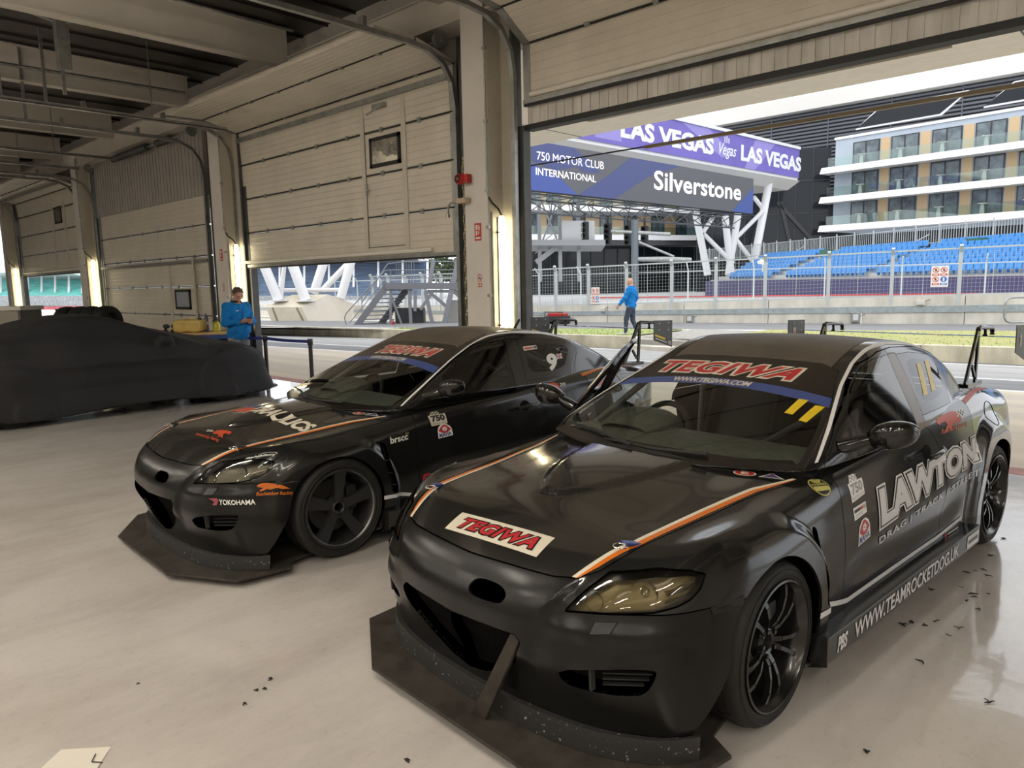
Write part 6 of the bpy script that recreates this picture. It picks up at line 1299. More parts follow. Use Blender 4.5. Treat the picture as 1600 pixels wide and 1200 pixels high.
def extra11(root, hood, bump, doors, rdoor, quar, ws, skirt):
    d = doors[0]
    decal('hood_sticker', [('rect', (0, 0, 1, 1), 0, 0)]+tegiwa(2, 1, (.09, .16, .93, .84), 1), [(1.948, -.211, .719), (1.921, .292, .726), (2.02, .293, .68), (2.04, -.215, .672)], [CREAM, RED, BLK], hood, F_body, (12, 5))
    n1 = dict(bold=.06, shear=.25)
    decal('race_number', [('text', '1', (0, .18, .50, 1), 0, 0, n1), ('text', '1', (.50, 0, 1, .82), 0, 0, n1)], [(.417, .426, 1.079), (.402, .60, 1.067), (.577, .621, .995), (.576, .470, 1.013)], [YEL], ws, F_cab, (5, 5))
    decal('race_number', [('text', '1', (.02, .06, .46, .96), 0, 0, n1), ('text', '1', (.50, .10, .96, 1), 0, 0, n1)], [(-.545, .644, 1.182), (-.87, .621, 1.172), (-.778, .729, 1.005), (-.466, .745, 1.01)], [YEL], rdoor, F_cab, (5, 5))
    decal('scrutineering_sticker', [('disc', (.5, .5, .5, .5), 0, 0), ('disc', (.5, .5, .45, .45), 1, 1), ('poly', [(.24, .90), (.76, .90), (.66, .68), (.34, .68)], 0, 2), ('text', 'TW', (.38, .72, .62, .86), 1, 3), ('text', 'PASSED', (.12, .50, .88, .63), 0, 2, dict(bold=.03)), ('rect', (.1, .22, .9, .45), 0, 2)], [(.876, .722, .857), (.792, .776, .854), (.792, .835, .768), (.914, .805, .768)], [OLIVE, BLK], d, F_body, (5, 5))
    decal('club_sticker', seven50(), [(.66, .80, .80), (.515, .80, .80), (.520, .845, .708), (.655, .845, .694)], [WHITE, GREYV], d, F_body, (6, 6))
    decal('small_white_sticker', [('rect', (0, 0, 1, 1), 0, 0), ('rect', (.06, .55, .50, .80), 1, 1), ('rect', (.50, .55, .76, .80), 2, 1), ('rect', (.1, .3, .7, .36), 3, 1), ('rect', (.1, .16, .7, .21), 3, 1)]+checks(.78, .5, .06, .1, 3, 3, 1, 1), [(.655, .86, .672), (.522, .86, .678), (.522, .855, .628), (.652, .855, .615)], [WHITE, BLK, RED, GREYV], d, F_body, (4, 4))
    decal('sponsor_badge', maha(), [(.616, .85, .600), (.505, .85, .612), (.495, .85, .510), (.622, .85, .492)], [WHITE, RED, NAVY], d, F_body, (5, 5))
    lk = dict(bold=.075, spacing=1.0); li = dict(bold=.02, spacing=1.13)
    Q = [(.40, .84, .715), (-1.03, .83, .735), (-1.0, .88, .582), (.40, .85, .505)]
    L = [('text', 'LAWTON', (0, 0, 1, 1), 0, 0, dict(bold=.115)), ('text', 'LAWTON', (.008, .045, .992, .955), 2, 1, dict(bold=.085, spacing=1.03)), ('text', 'LAWTON', (.016, .09, .984, .91), 1, 2, dict(bold=.055, spacing=1.06))]
    decal('door_lettering', L, Q, [WHITE, SILV, BLK], d, F_body, (22, 6), lift=.0035)
    decal('door_strapline', [('text', 'DRAG | TRACK | STREET', (0, 0, 1, 1), 0, 0, dict(bold=.015, spacing=1.12))], [(.385, .85, .474), (-.98, .87, .545), (-.96, .88, .50), (.357, .85, .422)], [SILV], d, F_body, (22, 3), lift=.003)
    decal('team_logo', [('poly', DOGS, 0, 0)]+checks(.80, .62, .055, .085, 6, 3, 1, 1), [(-.50, .79, .905), (-.90, .77, .895), (-.86, .82, .79), (-.48, .83, .815)], [REDDOG, WHITE], rdoor, F_body, (6, 6))
    decal('team_name', [('text', 'Rocketdog Racing', (0, 0, 1, 1), 0, 0, dict(shear=.2, bold=.01))], [(-.53, .815, .835), (-.93, .80, .824), (-.928, .81, .790), (-.512, .83, .805)], [REDDOG], rdoor, F_body, (6, 3))
    decal('sill_sticker', [('poly', [(0, 0), (.14, 0), (.2, .5), (.14, 1), (0, 1)], 1, 0), ('rect', (.24, .2, 1, .75), 0, 0)], [(-.53, .84, .258), (-.75, .84, .255), (-.76, .84, .238), (-.54, .84, .238)], [SILV, RED], d, F_body, (3, 2), lift=.003)
    S = [('text', 'WWW.TEAMROCKETDOG.UK', (0, 0, 1, 1), 0, 0, dict(bold=.02, shear=.05))]
    flat_sign('skirt_lettering', S, (.80, .9262, .160), (-1.32, 0, 0), (0, 0, .072), [SILV], skirt)
    flat_sign('skirt_lettering', [('text', 'PBS', (0, 0, 1, 1), 0, 0, dict(bold=.04, shear=.25))], (.965, .9262, .160), (-.095, 0, 0), (0, 0, .066), [SILV], skirt)
    flat_sign('skirt_sticker', [('rect', (0, 0, 1, 1), 0, 0), ('rect', (.1, .35, .9, .65), 1, 1)], (-.66, .9262, .158), (-.20, 0, 0), (0, 0, .07), [SILV, BLK], skirt)
    ribbon('orange_stripe', [(-1.03, .742, .905), (-1.3, .715, .925), (-1.7, .70, .925)], [(-1.03, .755, .885), (-1.3, .735, .908), (-1.7, .712, .915)], REDDOG, quar[0], F_body, 30)
    fuel_flap(quar[0])
def fuel_flap(q):
    A = np.array([(-1.35+.085*math.cos(t), .80, .80+.085*math.sin(t)) for t in np.linspace(0, 2*math.pi, 41)[:-1]]); A = on_car(F_body, A, np.full(40, .0005))
    MB().path(list(A), .0022, 5, closed=True).build('fuel_flap', DARK, q)
def extra9(root, hood, bump, doors, rdoor, quar, ws, skirt):
    d = doors[0]
    decal('hood_lettering', [('text', 'HYDRAULICS', (0, 0, 1, 1), 0, 0, dict(bold=.05, shear=.2))], [(1.33, -.40, .819), (1.30, .535, .799), (1.43, .60, .772), (1.45, -.45, .79)], [CREAM], hood, F_body, (44, 16), lift=.0025)
    decal('hood_patch', [('rect', (0, 0, 1, 1), 0, 0)], [(1.30, -.52, .80), (1.31, -.24, .80), (1.42, -.27, .80), (1.41, -.54, .79)], [REDDOG], hood, F_body, (6, 4), lift=.004)
    decal('team_logo', [('poly', [(1-a, b) for a, b in DOGS], 0, 0)]+checks(-.36, .55, .06, .1, 6, 3, 1, 1), [(1.745, -.01, .769), (1.70, .17, .778), (1.80, .30, .756), (1.835, .12, .754)], [REDDOG, CREAM], hood, F_body, (6, 6))
    decal('team_name', [('text', 'Rocketdog Racing', (0, 0, 1, 1), 0, 0, dict(shear=.2, bold=.015))], [(1.842, -.058, .75), (1.819, .257, .752), (1.858, .313, .742), (1.872, -.022, .743)], [REDDOG], hood, F_body, (6, 3))
    decal('tyre_maker_lettering', [('text', 'YOKOHAMA', (0, 0, 1, 1), 0, 0, dict(bold=.02))], [(2.01, .666, .491), (1.849, .779, .482), (1.858, .799, .452), (2.016, .67, .457)], [WHITE], bump, F_body, (8, 3))
    decal('tyre_maker_mark', [('poly', [(0, 1), (.9, 1), (1, .55), (.75, 0), (.2, 0), (.5, .5)], 0, 0)], [(2.048, .616, .494), (2.012, .663, .497), (2.017, .668, .457), (2.046, .63, .453)], [M('dull_pink_vinyl', (.32, .07, .09), .4)], bump, F_body, (3, 3))
    decal('team_logo', [('poly', DOGP, 0, 0)], [(1.836, .785, .574), (1.669, .854, .548), (1.671, .854, .500), (1.84, .785, .522)], [ORANGE], bump, F_body, (6, 5))
    decal('team_name', [('text', 'Rocketdog Racing', (0, 0, 1, 1), 0, 0, dict(shear=.2, bold=.02))], [(1.843, .784, .519), (1.66, .856, .504), (1.654, .84, .473), (1.844, .782, .493)], [ORANGE], bump, F_body, (8, 3))
    decal('academy_sticker', [('text', 'SkyAcademy', (0, 0, 1, .72), 0, 0, dict(shear=.3, bold=.01)), ('poly', [(.42, .8), (.6, .98), (.78, 1.05), (1.0, .9), (1.06, .6), (1.03, .6), (.97, .86), (.78, .98), (.62, .92), (.46, .78)], 0, 0)], [(1.844, .671, .707), (1.702, .769, .724), (1.711, .785, .703), (1.854, .69, .693)], [WHITE], hood, F_body, (6, 3))
    decal('club_lettering', [('rect', (-.05, -.15, 1.05, 1.2), 1, 0), ('text', 'brscc', (0, 0, .96, 1), 0, 1, dict(bold=.02)), ('ring', (.93, .95, .09, .16, .35), 2, 1)], [(.958, .822, .702), (.812, .842, .714), (.815, .859, .674), (.96, .834, .66)], [WHITE, BLK, OLIVE], hood, F_body, (6, 3), lift=.003)
    decal('club_sticker', seven50(), [(.630, .80, .83), (.485, .80, .825), (.478, .84, .73), (.615, .84, .728)], [CREAM, BLK], d, F_body, (6, 6))
    decal('sponsor_badge', maha(), [(.571, .825, .730), (.455, .827, .722), (.445, .842, .641), (.572, .843, .633)], [WHITE, RED, NAVY], d, F_body, (5, 5))
    decal('oil_sticker', [('poly', [(.25, .72), (1, 1), (.72, .55), (.45, .30)], 2, 0), ('poly', [(.285, .73), (.94, .97), (.70, .58), (.45, .36)], 1, 1), ('text', 'Fu', (0, 0, .40, .85), 0, 2, dict(bold=.05, shear=.2))], [(.735, .845, .43), (.42, .845, .45), (.42, .84, .33), (.735, .84, .33)], [RED, GREEN, WHITE], d, F_body, (5, 4))
    decal('race_number', [('text', '9', (0, 0, 1, 1), 0, 0, dict(bold=.05))], [(-.665, .68, 1.115), (-.80, .67, 1.108), (-.735, .745, .975), (-.62, .748, .98)], [WHITE], rdoor, F_cab, (5, 5))
    decal('flag_sticker', [('rect', (0, 0, 1, 1), 0, 0), ('poly', [(0, .12), (0, 0), (.12, 0), (1, .88), (1, 1), (.88, 1)], 1, 1), ('poly', [(0, .88), (0, 1), (.12, 1), (1, .12), (1, 0), (.88, 0)], 1, 1), ('rect', (0, .36, 1, .64), 1, 2), ('rect', (.38, 0, .62, 1), 1, 2), ('rect', (0, .42, 1, .58), 2, 3), ('rect', (.43, 0, .57, 1), 2, 3)], [(-.79, .674, 1.10), (-.865, .664, 1.104), (-.85, .687, 1.06), (-.775, .697, 1.058)], [NAVY, WHITE, RED], rdoor, F_cab, (4, 4))
    decal('window_sticker', [('rect', (0, 0, 1, 1), 0, 0), ('rect', (.06, .3, .74, .66), 1, 1), ('rect', (.78, .2, .96, .8), 2, 1)], [(-.442, .645, 1.185), (-.598, .638, 1.187), (-.594, .656, 1.157), (-.437, .663, 1.154)], [CREAM, RED, NAVY], rdoor, F_cab, (4, 3))
    decal('team_logo', [('poly', DOGS, 0, 0)]+checks(.98, .62, .055, .085, 6, 3, 1, 1), [(-.51, .785, .897), (-.705, .78, .887), (-.67, .83, .793), (-.485, .835, .799)], [REDDOG, WHITE], rdoor, F_body, (6, 6))
    ribbon('orange_stripe', [(-.985, .752, .915), (-1.25, .725, .93), (-1.75, .68, .935)], [(-.985, .762, .885), (-1.25, .74, .915), (-1.75, .70, .918)], ORANGE, quar[0], F_body, 30)
    fuel_flap(quar[0])
QG = M('glossy_black_wrap', (.014, .014, .014), .12, coat=.6, crough=.04, spec=.6)
car11 = build_car(dict(num='11', pose=(-1.8565, 3.9215, -.0643), label='black race car with yellow 11 on its windscreen and its driver door open', wheel='multi', lens=LENSY, ws=GLS, side=PERSPEX, bpil=M('pillar_reflection_tint', (.20, .17, .14), .3), quar=QG, rdoor=BODY, open_door=math.radians(26), one_strut=True, extra=extra11, steer=math.radians(2)))  # pillar cover is gloss black; its bronze colour is a painted-in reflection
car9 = build_car(dict(num='9', pose=(-4.5793, 3.8393, -.0548), label='black race car with white 9 on its rear side window, doors shut', wheel='five', lens=LENSC, ws=GLS, side=PERSPEX, bpil=BODY, quar=QG, rdoor=BODY, drop=-.018, extra=extra9))
# ================================================================ COVERED CAR, PEOPLE, PROPS
COVER = M('black_car_cover', (.014, .014, .016), .7, var=.2, scale=2, spec=.35, bump=.12, bscale=3.5)
def F_cover(P):
    x, y, z = P[..., 0], P[..., 1], P[..., 2]; Q = np.stack([x*.985, y*.99, z], -1)
    b = F_body(np.stack([Q[..., 0], Q[..., 1], np.maximum(z, .42)], -1)); c = F_cab(np.stack([Q[..., 0]-.02, Q[..., 1], z], -1))
    d = smin(b, c, .30)-.035
    m = np.sqrt((x-.50)**2/1.4+(np.abs(y)-.90)**2+(z-.98)**2)-.085; d = smin(d, m, .07)
    fl = .05*sst(.45, .12, z)*(1+.8*sst(1.2, 2.2, x)); d = d-fl
    w = .010*np.sin(y*23+x*6)*sst(.6, 1.3, x)*sst(.55, .8, z)+.006*np.sin(x*9+z*5)*sst(.2, .6, z)*sst(.7, .85, np.abs(y))
    ell = np.sqrt((x/2.4)**2+(y/1.05)**2)
    return smax(d+w, (.105+.03*np.sin(x*2.3+1))-z, .012)
V, T = snet(F_cover, (-2.5, -1.15, .05), (2.55, 1.15, 1.48), .03); A = np.concatenate([V, grad(F_cover, V)], 1)
T = T[~((A[T, 5] < -.9).all(1))]
cc = empty('covered_car', (-11.47, 3.62, 0), math.radians(90)); tag(cc, 'low car hidden under a fitted black fabric cover', 'car')
surf_obj('car_cover', A, T, COVER, cc, flange=0)
MB().path([(-.52, .0, 1.36), (-.56, 0, 1.43)], .012, 6).build('aerial_bump', COVER, cc)
for xa in (1.35, -1.35):
    for sy in (1, -1):
        w = empty('wheel', (xa, sy*.84, .305), 0, cc); m = MB().lathe([(.19, -sy*.03), (.24, 0), (.29, -sy*.01), (.305, -sy*.04), (.305, -sy*.18), (.28, -sy*.21)], (0, 0, 0), 'y', 40); m.build('tyre', RUB, w, 40)
        m = MB().lathe([(.0, -sy*.05), (.06, -sy*.04), (.19, -sy*.03)], (0, 0, 0), 'y', 30)
        for k in range(5): a = k*2*math.pi/5+.3; m.bar((.05*math.cos(a), -sy*.03, .05*math.sin(a)), (.19*math.cos(a), -sy*.015, .19*math.sin(a)), .045, .02, up=(0, 1, 0))
        m.build('rim', M('silver_rim', (.45, .45, .46), .3, metal=.8), w, 40)
# ---------------------------------------------------------------- people
SKIN = M('skin', (.56, .31, .21), .5, var=.06, scale=12); FLEECE = M('blue_fleece', (.012, .20, .56), .85, var=.12, scale=30, spec=.2, bump=.2, bscale=60); JEAN = M('dark_jeans', (.045, .06, .095), .8, var=.3, scale=16); GREYT = M('grey_trousers', (.17, .19, .22), .8, var=.2, scale=16); HAIR = M('brown_hair', (.085, .055, .035), .6, var=.3, scale=40); SHOE = M('white_shoe', (.55, .55, .53), .5); BSHOE = M('black_shoe', (.02, .02, .02), .5); COLLAR = M('black_collar', (.012, .012, .015), .7)
def cone(P, a, b, ra, rb, sq=(1, 1, 1)):
    a, b = np.array(a), np.array(b); ab = b-a; t = np.clip(((P-a)@ab)/(ab@ab+1e-9), 0, 1); return np.linalg.norm(P-a-t[..., None]*ab, axis=-1)-(ra+(rb-ra)*t)
def ell(P, c, r):
    q = (P-np.array(c))/np.array(r); k = np.linalg.norm(q, axis=-1); return (k-1)*min(r)
def field(items):
    def F(P):
        d = None
        for it in items:
            k = it[-1]; e = ell(P, *it[1:3]) if it[0] == 'e' else cone(P, *it[1:5]); d = e if d is None else smin(d, e, k)
        return d
    return F
def blob(name, F, lo, hi, h, mat, parent, cut=None):
    V, T = snet(F, lo, hi, h); A = np.concatenate([V, grad(F, V)], 1)
    if cut is not None:
        for c in cut: A, T, _ = clipT(A, T, c(A))
    return surf_obj(name, A, T, mat, parent, flange=0)
def hand(wr, tip, side, palm_n, curl=.5):
    """palm, four fingers of unequal length, thumb from the side of the palm"""
    wr, tip = np.array(wr), np.array(tip); d = tip-wr; d /= np.linalg.norm(d); sdv = np.cross(palm_n, d); sdv /= np.linalg.norm(sdv); pn = np.cross(d, sdv); out = []
    kn = wr+d*.085; out.append(('c', wr, wr+d*.04, .024, .030, .02)); out += [('c', wr+d*.03+sdv*o, kn+sdv*o, .017, .013, .012) for o in (-.026, -.009, .009, .026)]
    for o, L in ((-.030, .058), (-.010, .072), (.010, .078), (.030, .066)):
        p0 = kn+sdv*o; p1 = p0+(d*math.cos(curl)+pn*math.sin(curl))*L*.5; p2 = p1+(d*math.cos(curl*2.2)+pn*math.sin(curl*2.2))*L*.5; out += [('c', p0, p1, .0095, .009, .004), ('c', p1, p2, .009, .0075, .004)]
    t0 = wr+d*.03+sdv*.034*side; t1 = t0+d*.035+sdv*.022*side+pn*.012; t2 = t1+d*.03+pn*.014; out += [('c', wr+d*.02+sdv*.015*side, t0, .018, .014, .012), ('c', t0, t1, .013, .011, .006), ('c', t1, t2, .011, .009, .004)]
    return out
def person(nm_label, cat, loc, rz, pose, hair, trouser, shoe, sc_=1.):
    r = empty('person', tuple(loc), rz); r.scale = (sc_,)*3; tag(r, nm_label, cat); J = {k: np.array(v, float) for k, v in pose.items() if np.shape(v) == (3,)}
    hd, nk, ch, ws_, pv = J['head'], J['neck'], J['chest'], J['waist'], J['pelvis']; fwd = J['look']/np.linalg.norm(J['look']); sd = np.cross(fwd, (0, 0, 1)); sd /= np.linalg.norm(sd); up = np.cross(sd, fwd)
    H = lambda x, y, z: hd+sd*x+fwd*y+up*z
    it = [('e', hd+up*.02, (.076, .092, .10), .01), ('c', H(0, .035, -.06), H(0, .062, -.088), .045, .030, .03), ('c', H(-.03, .05, -.03), H(.03, .05, -.03), .036, .036, .03), ('c', H(0, .088, .02), H(0, .108, -.022), .010, .015, .012), ('c', H(-.018, .085, -.058), H(.018, .085, -.058), .009, .009, .008), ('c', H(-.05, .075, .032), H(.05, .075, .032), .012, .012, .015),
          ('c', H(.078, -.005, -.02), H(.082, -.012, .025), .011, .016, .008), ('c', H(-.078, -.005, -.02), H(-.082, -.012, .025), .011, .016, .008), ('c', nk, H(0, -.01, -.05), .055, .052, .03)]
    tor = [('c', nk, ch, .065, .12, .05), ('c', ch+[-.075, 0, .02], ch+[.075, 0, .02], .115, .115, .06), ('c', ch+[-.05, 0, 0], ws_+[-.045, .02, 0], .12, .115, .06), ('c', ch+[.05, 0, 0], ws_+[.045, .02, 0], .12, .115, .06), ('c', ws_+[-.05, .02, 0], pv+[-.06, 0, 0], .115, .115, .06), ('c', ws_+[.05, .02, 0], pv+[.06, 0, 0], .115, .115, .06)]
    arms, legs, hands = [], [], []
    for s, q in (('l', -1), ('r', 1)):
        S, E, W_, Tp = J['sh_'+s], J['el_'+s], J['wr_'+s], J['tip_'+s]; arms += [('c', ch+[q*.10, 0, .06], S, .075, .066, .05), ('c', S, E, .060, .045, .03), ('c', E, W_, .044, .028, .02)]; hands += hand(W_, Tp, pose['thumb_'+s], J['pn_'+s], pose['curl'])
        Hh, K, An, To = J['hip_'+s], J['kn_'+s], J['an_'+s], J['toe_'+s]; legs += [('c', Hh, K, .090, .060, .05), ('c', K, An, .060, .038, .03), ('c', An+[0, 0, -.02], To, .038, .030, .02)]
    pts = np.array([v for k, v in J.items() if k[:4] != 'look' and k[:2] != 'pn']); lo, hi = pts.min(0)-.20, pts.max(0)+.22
    blob('body', field(it+tor+arms+legs+hands), lo, hi, .011, SKIN, r)
    gro = lambda L, g: [(('c', a[1], a[2], a[3]+g, a[4]+g, a[5])) for a in L]
    jit = gro(tor, .022)+gro(arms, .020); Fj0 = field(jit); fold = lambda P: .006*np.sin(P[..., 2]*46+P[..., 0]*17+2*np.sin(P[..., 1]*19))+.004*np.sin(P[..., 0]*60+P[..., 2]*21); Fj = lambda P: Fj0(P)+fold(P)
    hem = pose['hem']; cuts = [lambda A: A[:, 2]-hem]
    for s in 'lr':
        W_, E = J['wr_'+s], J['el_'+s]; dd = (W_-E)/np.linalg.norm(W_-E); cuts.append(lambda A, W_=W_, dd=dd: np.maximum(-((A[:, :3]-W_)@dd)-.0, np.linalg.norm(A[:, :3]-W_, axis=1)-.095))
    nd = hd-nk; nd /= np.linalg.norm(nd); cuts.append(lambda A: np.maximum(.012-((A[:, :3]-nk)@nd), np.linalg.norm(A[:, :3]-nk, axis=1)-.22))
    jk = blob('fleece_jacket', Fj, lo-.04, hi+.04, .012, FLEECE, r, cuts)
    m = MB(); m.path([nk+nd*.0+[0.075*math.cos(a), .070*math.sin(a)+.005, .01] for a in np.linspace(0, 2*math.pi, 25)[:-1]], .018, 8, closed=True); m.build('collar', COLLAR if pose.get('dark_collar') else FLEECE, jk, 60)
    if pose.get('badge'): P = on_car(Fj, np.array([ch+[.06, .16, .03], ch+[.10, .15, .03], ch+[.10, .15, .045], ch+[.06, .16, .045]]), np.full(4, .003)); MB().add(P, [(0, 1, 2, 3)]).build('chest_badge', WHITE, jk, fix=False); P = on_car(Fj, np.array([ch+[.0, .16, .05-.04*k] for k in range(10)]), np.full(10, .002)); MB().path(P, .004, 6).build('zip', COLLAR, jk)
    tl = gro(legs, .014)+[('c', pv+[-.05, 0, .02], pv+[.05, 0, .02], .118, .118, .05)]; tl = [a for i, a in enumerate(tl) if i not in (2, 5)]; Ft0 = field(tl); Ft = lambda P: Ft0(P)+.004*np.sin(P[..., 2]*38+P[..., 0]*30)
    blob('trousers', Ft, lo, hi, .013, trouser, r, [lambda A: A[:, 2]-.05, lambda A: hem+.02-A[:, 2]])
    for s in 'lr': An, To = J['an_'+s], J['toe_'+s]; m = blob('shoe', field([('c', An+[0, -.02, -.035], To, .048, .038, .02), ('c', An+[0, -.05, -.05], To, .03, .03, .02)]), np.minimum(An, To)-.14, np.maximum(An, To)+.14, .010, shoe, r, [lambda A: A[:, 2]-min(An[2]-.085, To[2]-.04)])
    if hair is not None:
        Fh0 = lambda P: ell(P, hd+up*.030-fwd*.006, (.087, .104, .108)); blob('hair', lambda P: Fh0(P)+.003*np.sin(P[..., 0]*120+P[..., 2]*70), hd-.16, hd+.17, .008, hair, r, [lambda A: ((A[:, :3]-hd)@up)*.75-((A[:, :3]-hd)@fwd)*.95+.004, lambda A: ((A[:, :3]-hd)@up)+.045])
    for x in (-.031, .031): MB().lathe([(0, .009), (.006, .007), (.009, .002), (.009, 0)], (0, 0, 0), 'y', 10).build('eye', DARK, r).location = H(x, .078, .012)
    if pose.get('glasses'):
        m = MB()
        for x in (-.034, .034): m.path([H(x+.025*math.cos(t), .098, .008+.019*math.sin(t)) for t in np.linspace(0, 2*math.pi, 17)[:-1]], .0028, 5, closed=True)
        for q in (-1, 1): m.path([H(q*.058, .096, .012), H(q*.082, .0, .014)], .0026, 5)
        m.path([H(-.010, .1, .012), H(.010, .1, .012)], .0026, 5); m.build('glasses', COLLAR, r)
    return r
p1 = dict(head=(0, .055, 1.585), neck=(0, .0, 1.455), look=(0, .86, -.5), chest=(0, -.01, 1.27), waist=(0, .03, 1.02), pelvis=(0, 0, .90), sh_l=(-.178, -.01, 1.37), sh_r=(.178, -.01, 1.37), el_l=(-.26, .04, 1.10), el_r=(.26, .04, 1.10), wr_l=(-.085, .255, 1.10), wr_r=(.085, .255, 1.12), tip_l=(.01, .36, 1.14), tip_r=(-.01, .355, 1.15), pn_l=(.2, -.2, .9), pn_r=(-.2, -.2, .9), thumb_l=1, thumb_r=-1, curl=.35,
          hip_l=(-.095, 0, .87), hip_r=(.095, 0, .87), kn_l=(-.105, .02, .47), kn_r=(.11, .03, .47), an_l=(-.115, -.02, .09), an_r=(.125, .0, .09), toe_l=(-.13, .16, .035), toe_r=(.15, .18, .035), hem=.80, badge=1, dark_collar=1, glasses=1)
b1 = at(371, 500, 12.75); fw1 = -CF*.62+CR*.78; pr1 = person('man in a blue fleece and glasses looking down at his phone', 'person', (b1[0], b1[1], 0), math.atan2(fw1[1], fw1[0])-math.pi/2, p1, HAIR, GREYT, BSHOE, .985)
ph = empty('phone', (0, 0, 0)); ph.matrix_world = Matrix.Translation((b1[0], b1[1], 0)) @ Matrix.Rotation(math.atan2(fw1[1], fw1[0])-math.pi/2, 4, 'Z') @ Matrix.Translation((.0, .335, 1.148)) @ Matrix.Rotation(.5, 4, 'X'); tag(ph, 'black phone held in both hands of the standing man', 'phone')
MB().box((-.037, -.075, -.004), (.037, .075, .004)).build('phone_case', GLOSS, ph, bevel=.003); MB().box((-.033, -.07, .004), (.033, .07, .0046)).build('phone_screen', M('phone_glass', (.02, .02, .03), .05, emit=.4, ecol=(.5, .6, .7)), ph)
p2 = dict(head=(.0, .03, 1.60), neck=(0, .0, 1.46), look=(-.12, .98, -.12), chest=(0, -.01, 1.28), waist=(0, .02, 1.03), pelvis=(0, 0, .91), sh_l=(-.18, 0, 1.375), sh_r=(.18, 0, 1.375), el_l=(-.27, .10, 1.13), el_r=(.25, -.08, 1.12), wr_l=(-.30, .27, .93), wr_r=(.22, .05, .90), tip_l=(-.32, .34, .80), tip_r=(.21, .10, .75), pn_l=(.8, -.2, .1), pn_r=(-.8, .1, .1), thumb_l=1, thumb_r=1, curl=.4,
          hip_l=(-.09, 0, .88), hip_r=(.09, 0, .88), kn_l=(-.09, .12, .49), kn_r=(.09, -.02, .47), an_l=(-.09, .14, .10), an_r=(.09, -.16, .11), toe_l=(-.10, .31, .04), toe_r=(.10, .0, .04), hem=.83)
b2 = on_z(986, 524, ISL); fw2 = -CR*.80+CF*.45; person('bald man in a blue fleece walking on the paved path', 'person', (b2[0], b2[1], ISL), math.atan2(fw2[1], fw2[0])-math.pi/2, p2, None, JEAN, SHOE, .97)
# ---------------------------------------------------------------- barrier posts
POST = M('black_post', (.015, .015, .016), .4); BELT = M('navy_belt', (.02, .03, .22), .6)
bp = [at(484.5, 533, 11.6), at(414, 527, 12.6), at(344, 524, 13.3)]; bp = [np.array([p[0], p[1], 0]) for p in bp]; pb = None
for i, p in enumerate(bp):
    e = empty('belt_barrier_post', tuple(p)); tag(e, ('rightmost black belt post at the edge of the bay', 'black belt post just right of the phone man', 'black belt post behind the phone man')[i], 'barrier post', 'belt barrier posts')
    MB().lathe([(0, .0), (.16, 0), (.16, .012), (.12, .03), (.04, .04)], (0, 0, 0), 'z', 28).build('base', POST, e, 40); MB().cyl((0, 0, .03), (0, 0, .80), .032, 16).build('tube', POST, e, 50); MB().lathe([(0, .86), (.036, .86), (.042, .85), (.042, .77), (.036, .76)], (0, 0, 0), 'z', 20).build('head', POST, e, 40)
for a, b, lab in ((bp[0], bp[1], 'navy belt stretched between the two posts beside the phone man'), (bp[1], bp[2], 'navy belt passing behind the phone man')):
    d = (b-a)/np.linalg.norm(b-a); q = MB(); N = 8; pts = [a+d*.04+(b-a-d*.08)*t/N+np.array([0, 0, .815-.012*math.sin(math.pi*t/N)]) for t in range(N+1)]
    for u, v in zip(pts, pts[1:]): q.bar(u, v, .003, .05)
    o = q.build('barrier_belt', BELT); tag(o, lab, 'belt')
# ---------------------------------------------------------------- workbench, tank, extinguisher, tyres, cabinet
WOOD = M('plywood', (.55, .36, .17), .5, var=.2, scale=5, stretch=(1, 6, 1)); BF = M('blue_bench_frame', (.02, .07, .26), .45)
wb = empty('workbench', tuple(on_z(312, 519, .90)*[1, 1, 0])); bo = on_z(312, 519, .90); tag(wb, 'blue framed workbench with a plywood top behind the covered car', 'workbench')
MB().box((-.85, -.38, .87), (.85, .42, .90)).build('bench_top', WOOD, wb, bevel=.004); MB().box((-.82, -.36, .80), (.82, .40, .87)).box((-.80, -.34, .22), (.80, .38, .26)).build('frame', BF, wb)
for x in (-.79, .79):
    for y in (-.33, .37): MB().box((x-.03, y-.03, 0), (x+.03, y+.03, .80)).build('leg', BF, wb)
MB().box((-.25, -.37, .45), (.30, .30, .80)).build('drawer_unit', M('dark_drawer', (.03, .035, .05), .45), wb); wb.rotation_euler = (0, 0, math.radians(40))
Rb = Matrix.Rotation(math.radians(40), 3, 'Z'); onb = lambda x, y, z=.90: tuple(np.array([bo[0], bo[1], 0])+np.array(Rb @ Vector((x, y, 0)))+np.array([0, 0, z]))
jc = empty('fuel_can', onb(-.18, .02)); jc.rotation_euler = (0, 0, math.radians(43)); tag(jc, 'translucent yellow plastic fuel can lying on the workbench', 'fuel can')
YP = M('yellow_plastic', (.60, .44, .13), .35, var=.15, scale=3)
V, T = snet(lambda P: smax(np.maximum(np.abs(P[..., 0])-.235, np.abs(P[..., 1])-.15), np.abs(P[..., 2]-.115)-.10, .06)-.012+.004*np.cos(P[..., 0]*26), (-.3, -.2, -.02), (.3, .2, .27), .014); F_ = lambda P: smax(np.maximum(np.abs(P[..., 0])-.235, np.abs(P[..., 1])-.15), np.abs(P[..., 2]-.115)-.10, .06)-.012+.004*np.cos(P[..., 0]*26)
surf_obj('can_body', np.concatenate([V, grad(F_, V)], 1), T, YP, jc, flange=0); MB().cyl((.18, 0, .22), (.18, 0, .25), .035, 16).build('cap', RUBS, jc, 40); MB().path([(-.1, 0, .22), (-.08, 0, .245), (.06, 0, .245), (.09, 0, .22)], .012, 8).build('handle', YP, jc, 50)
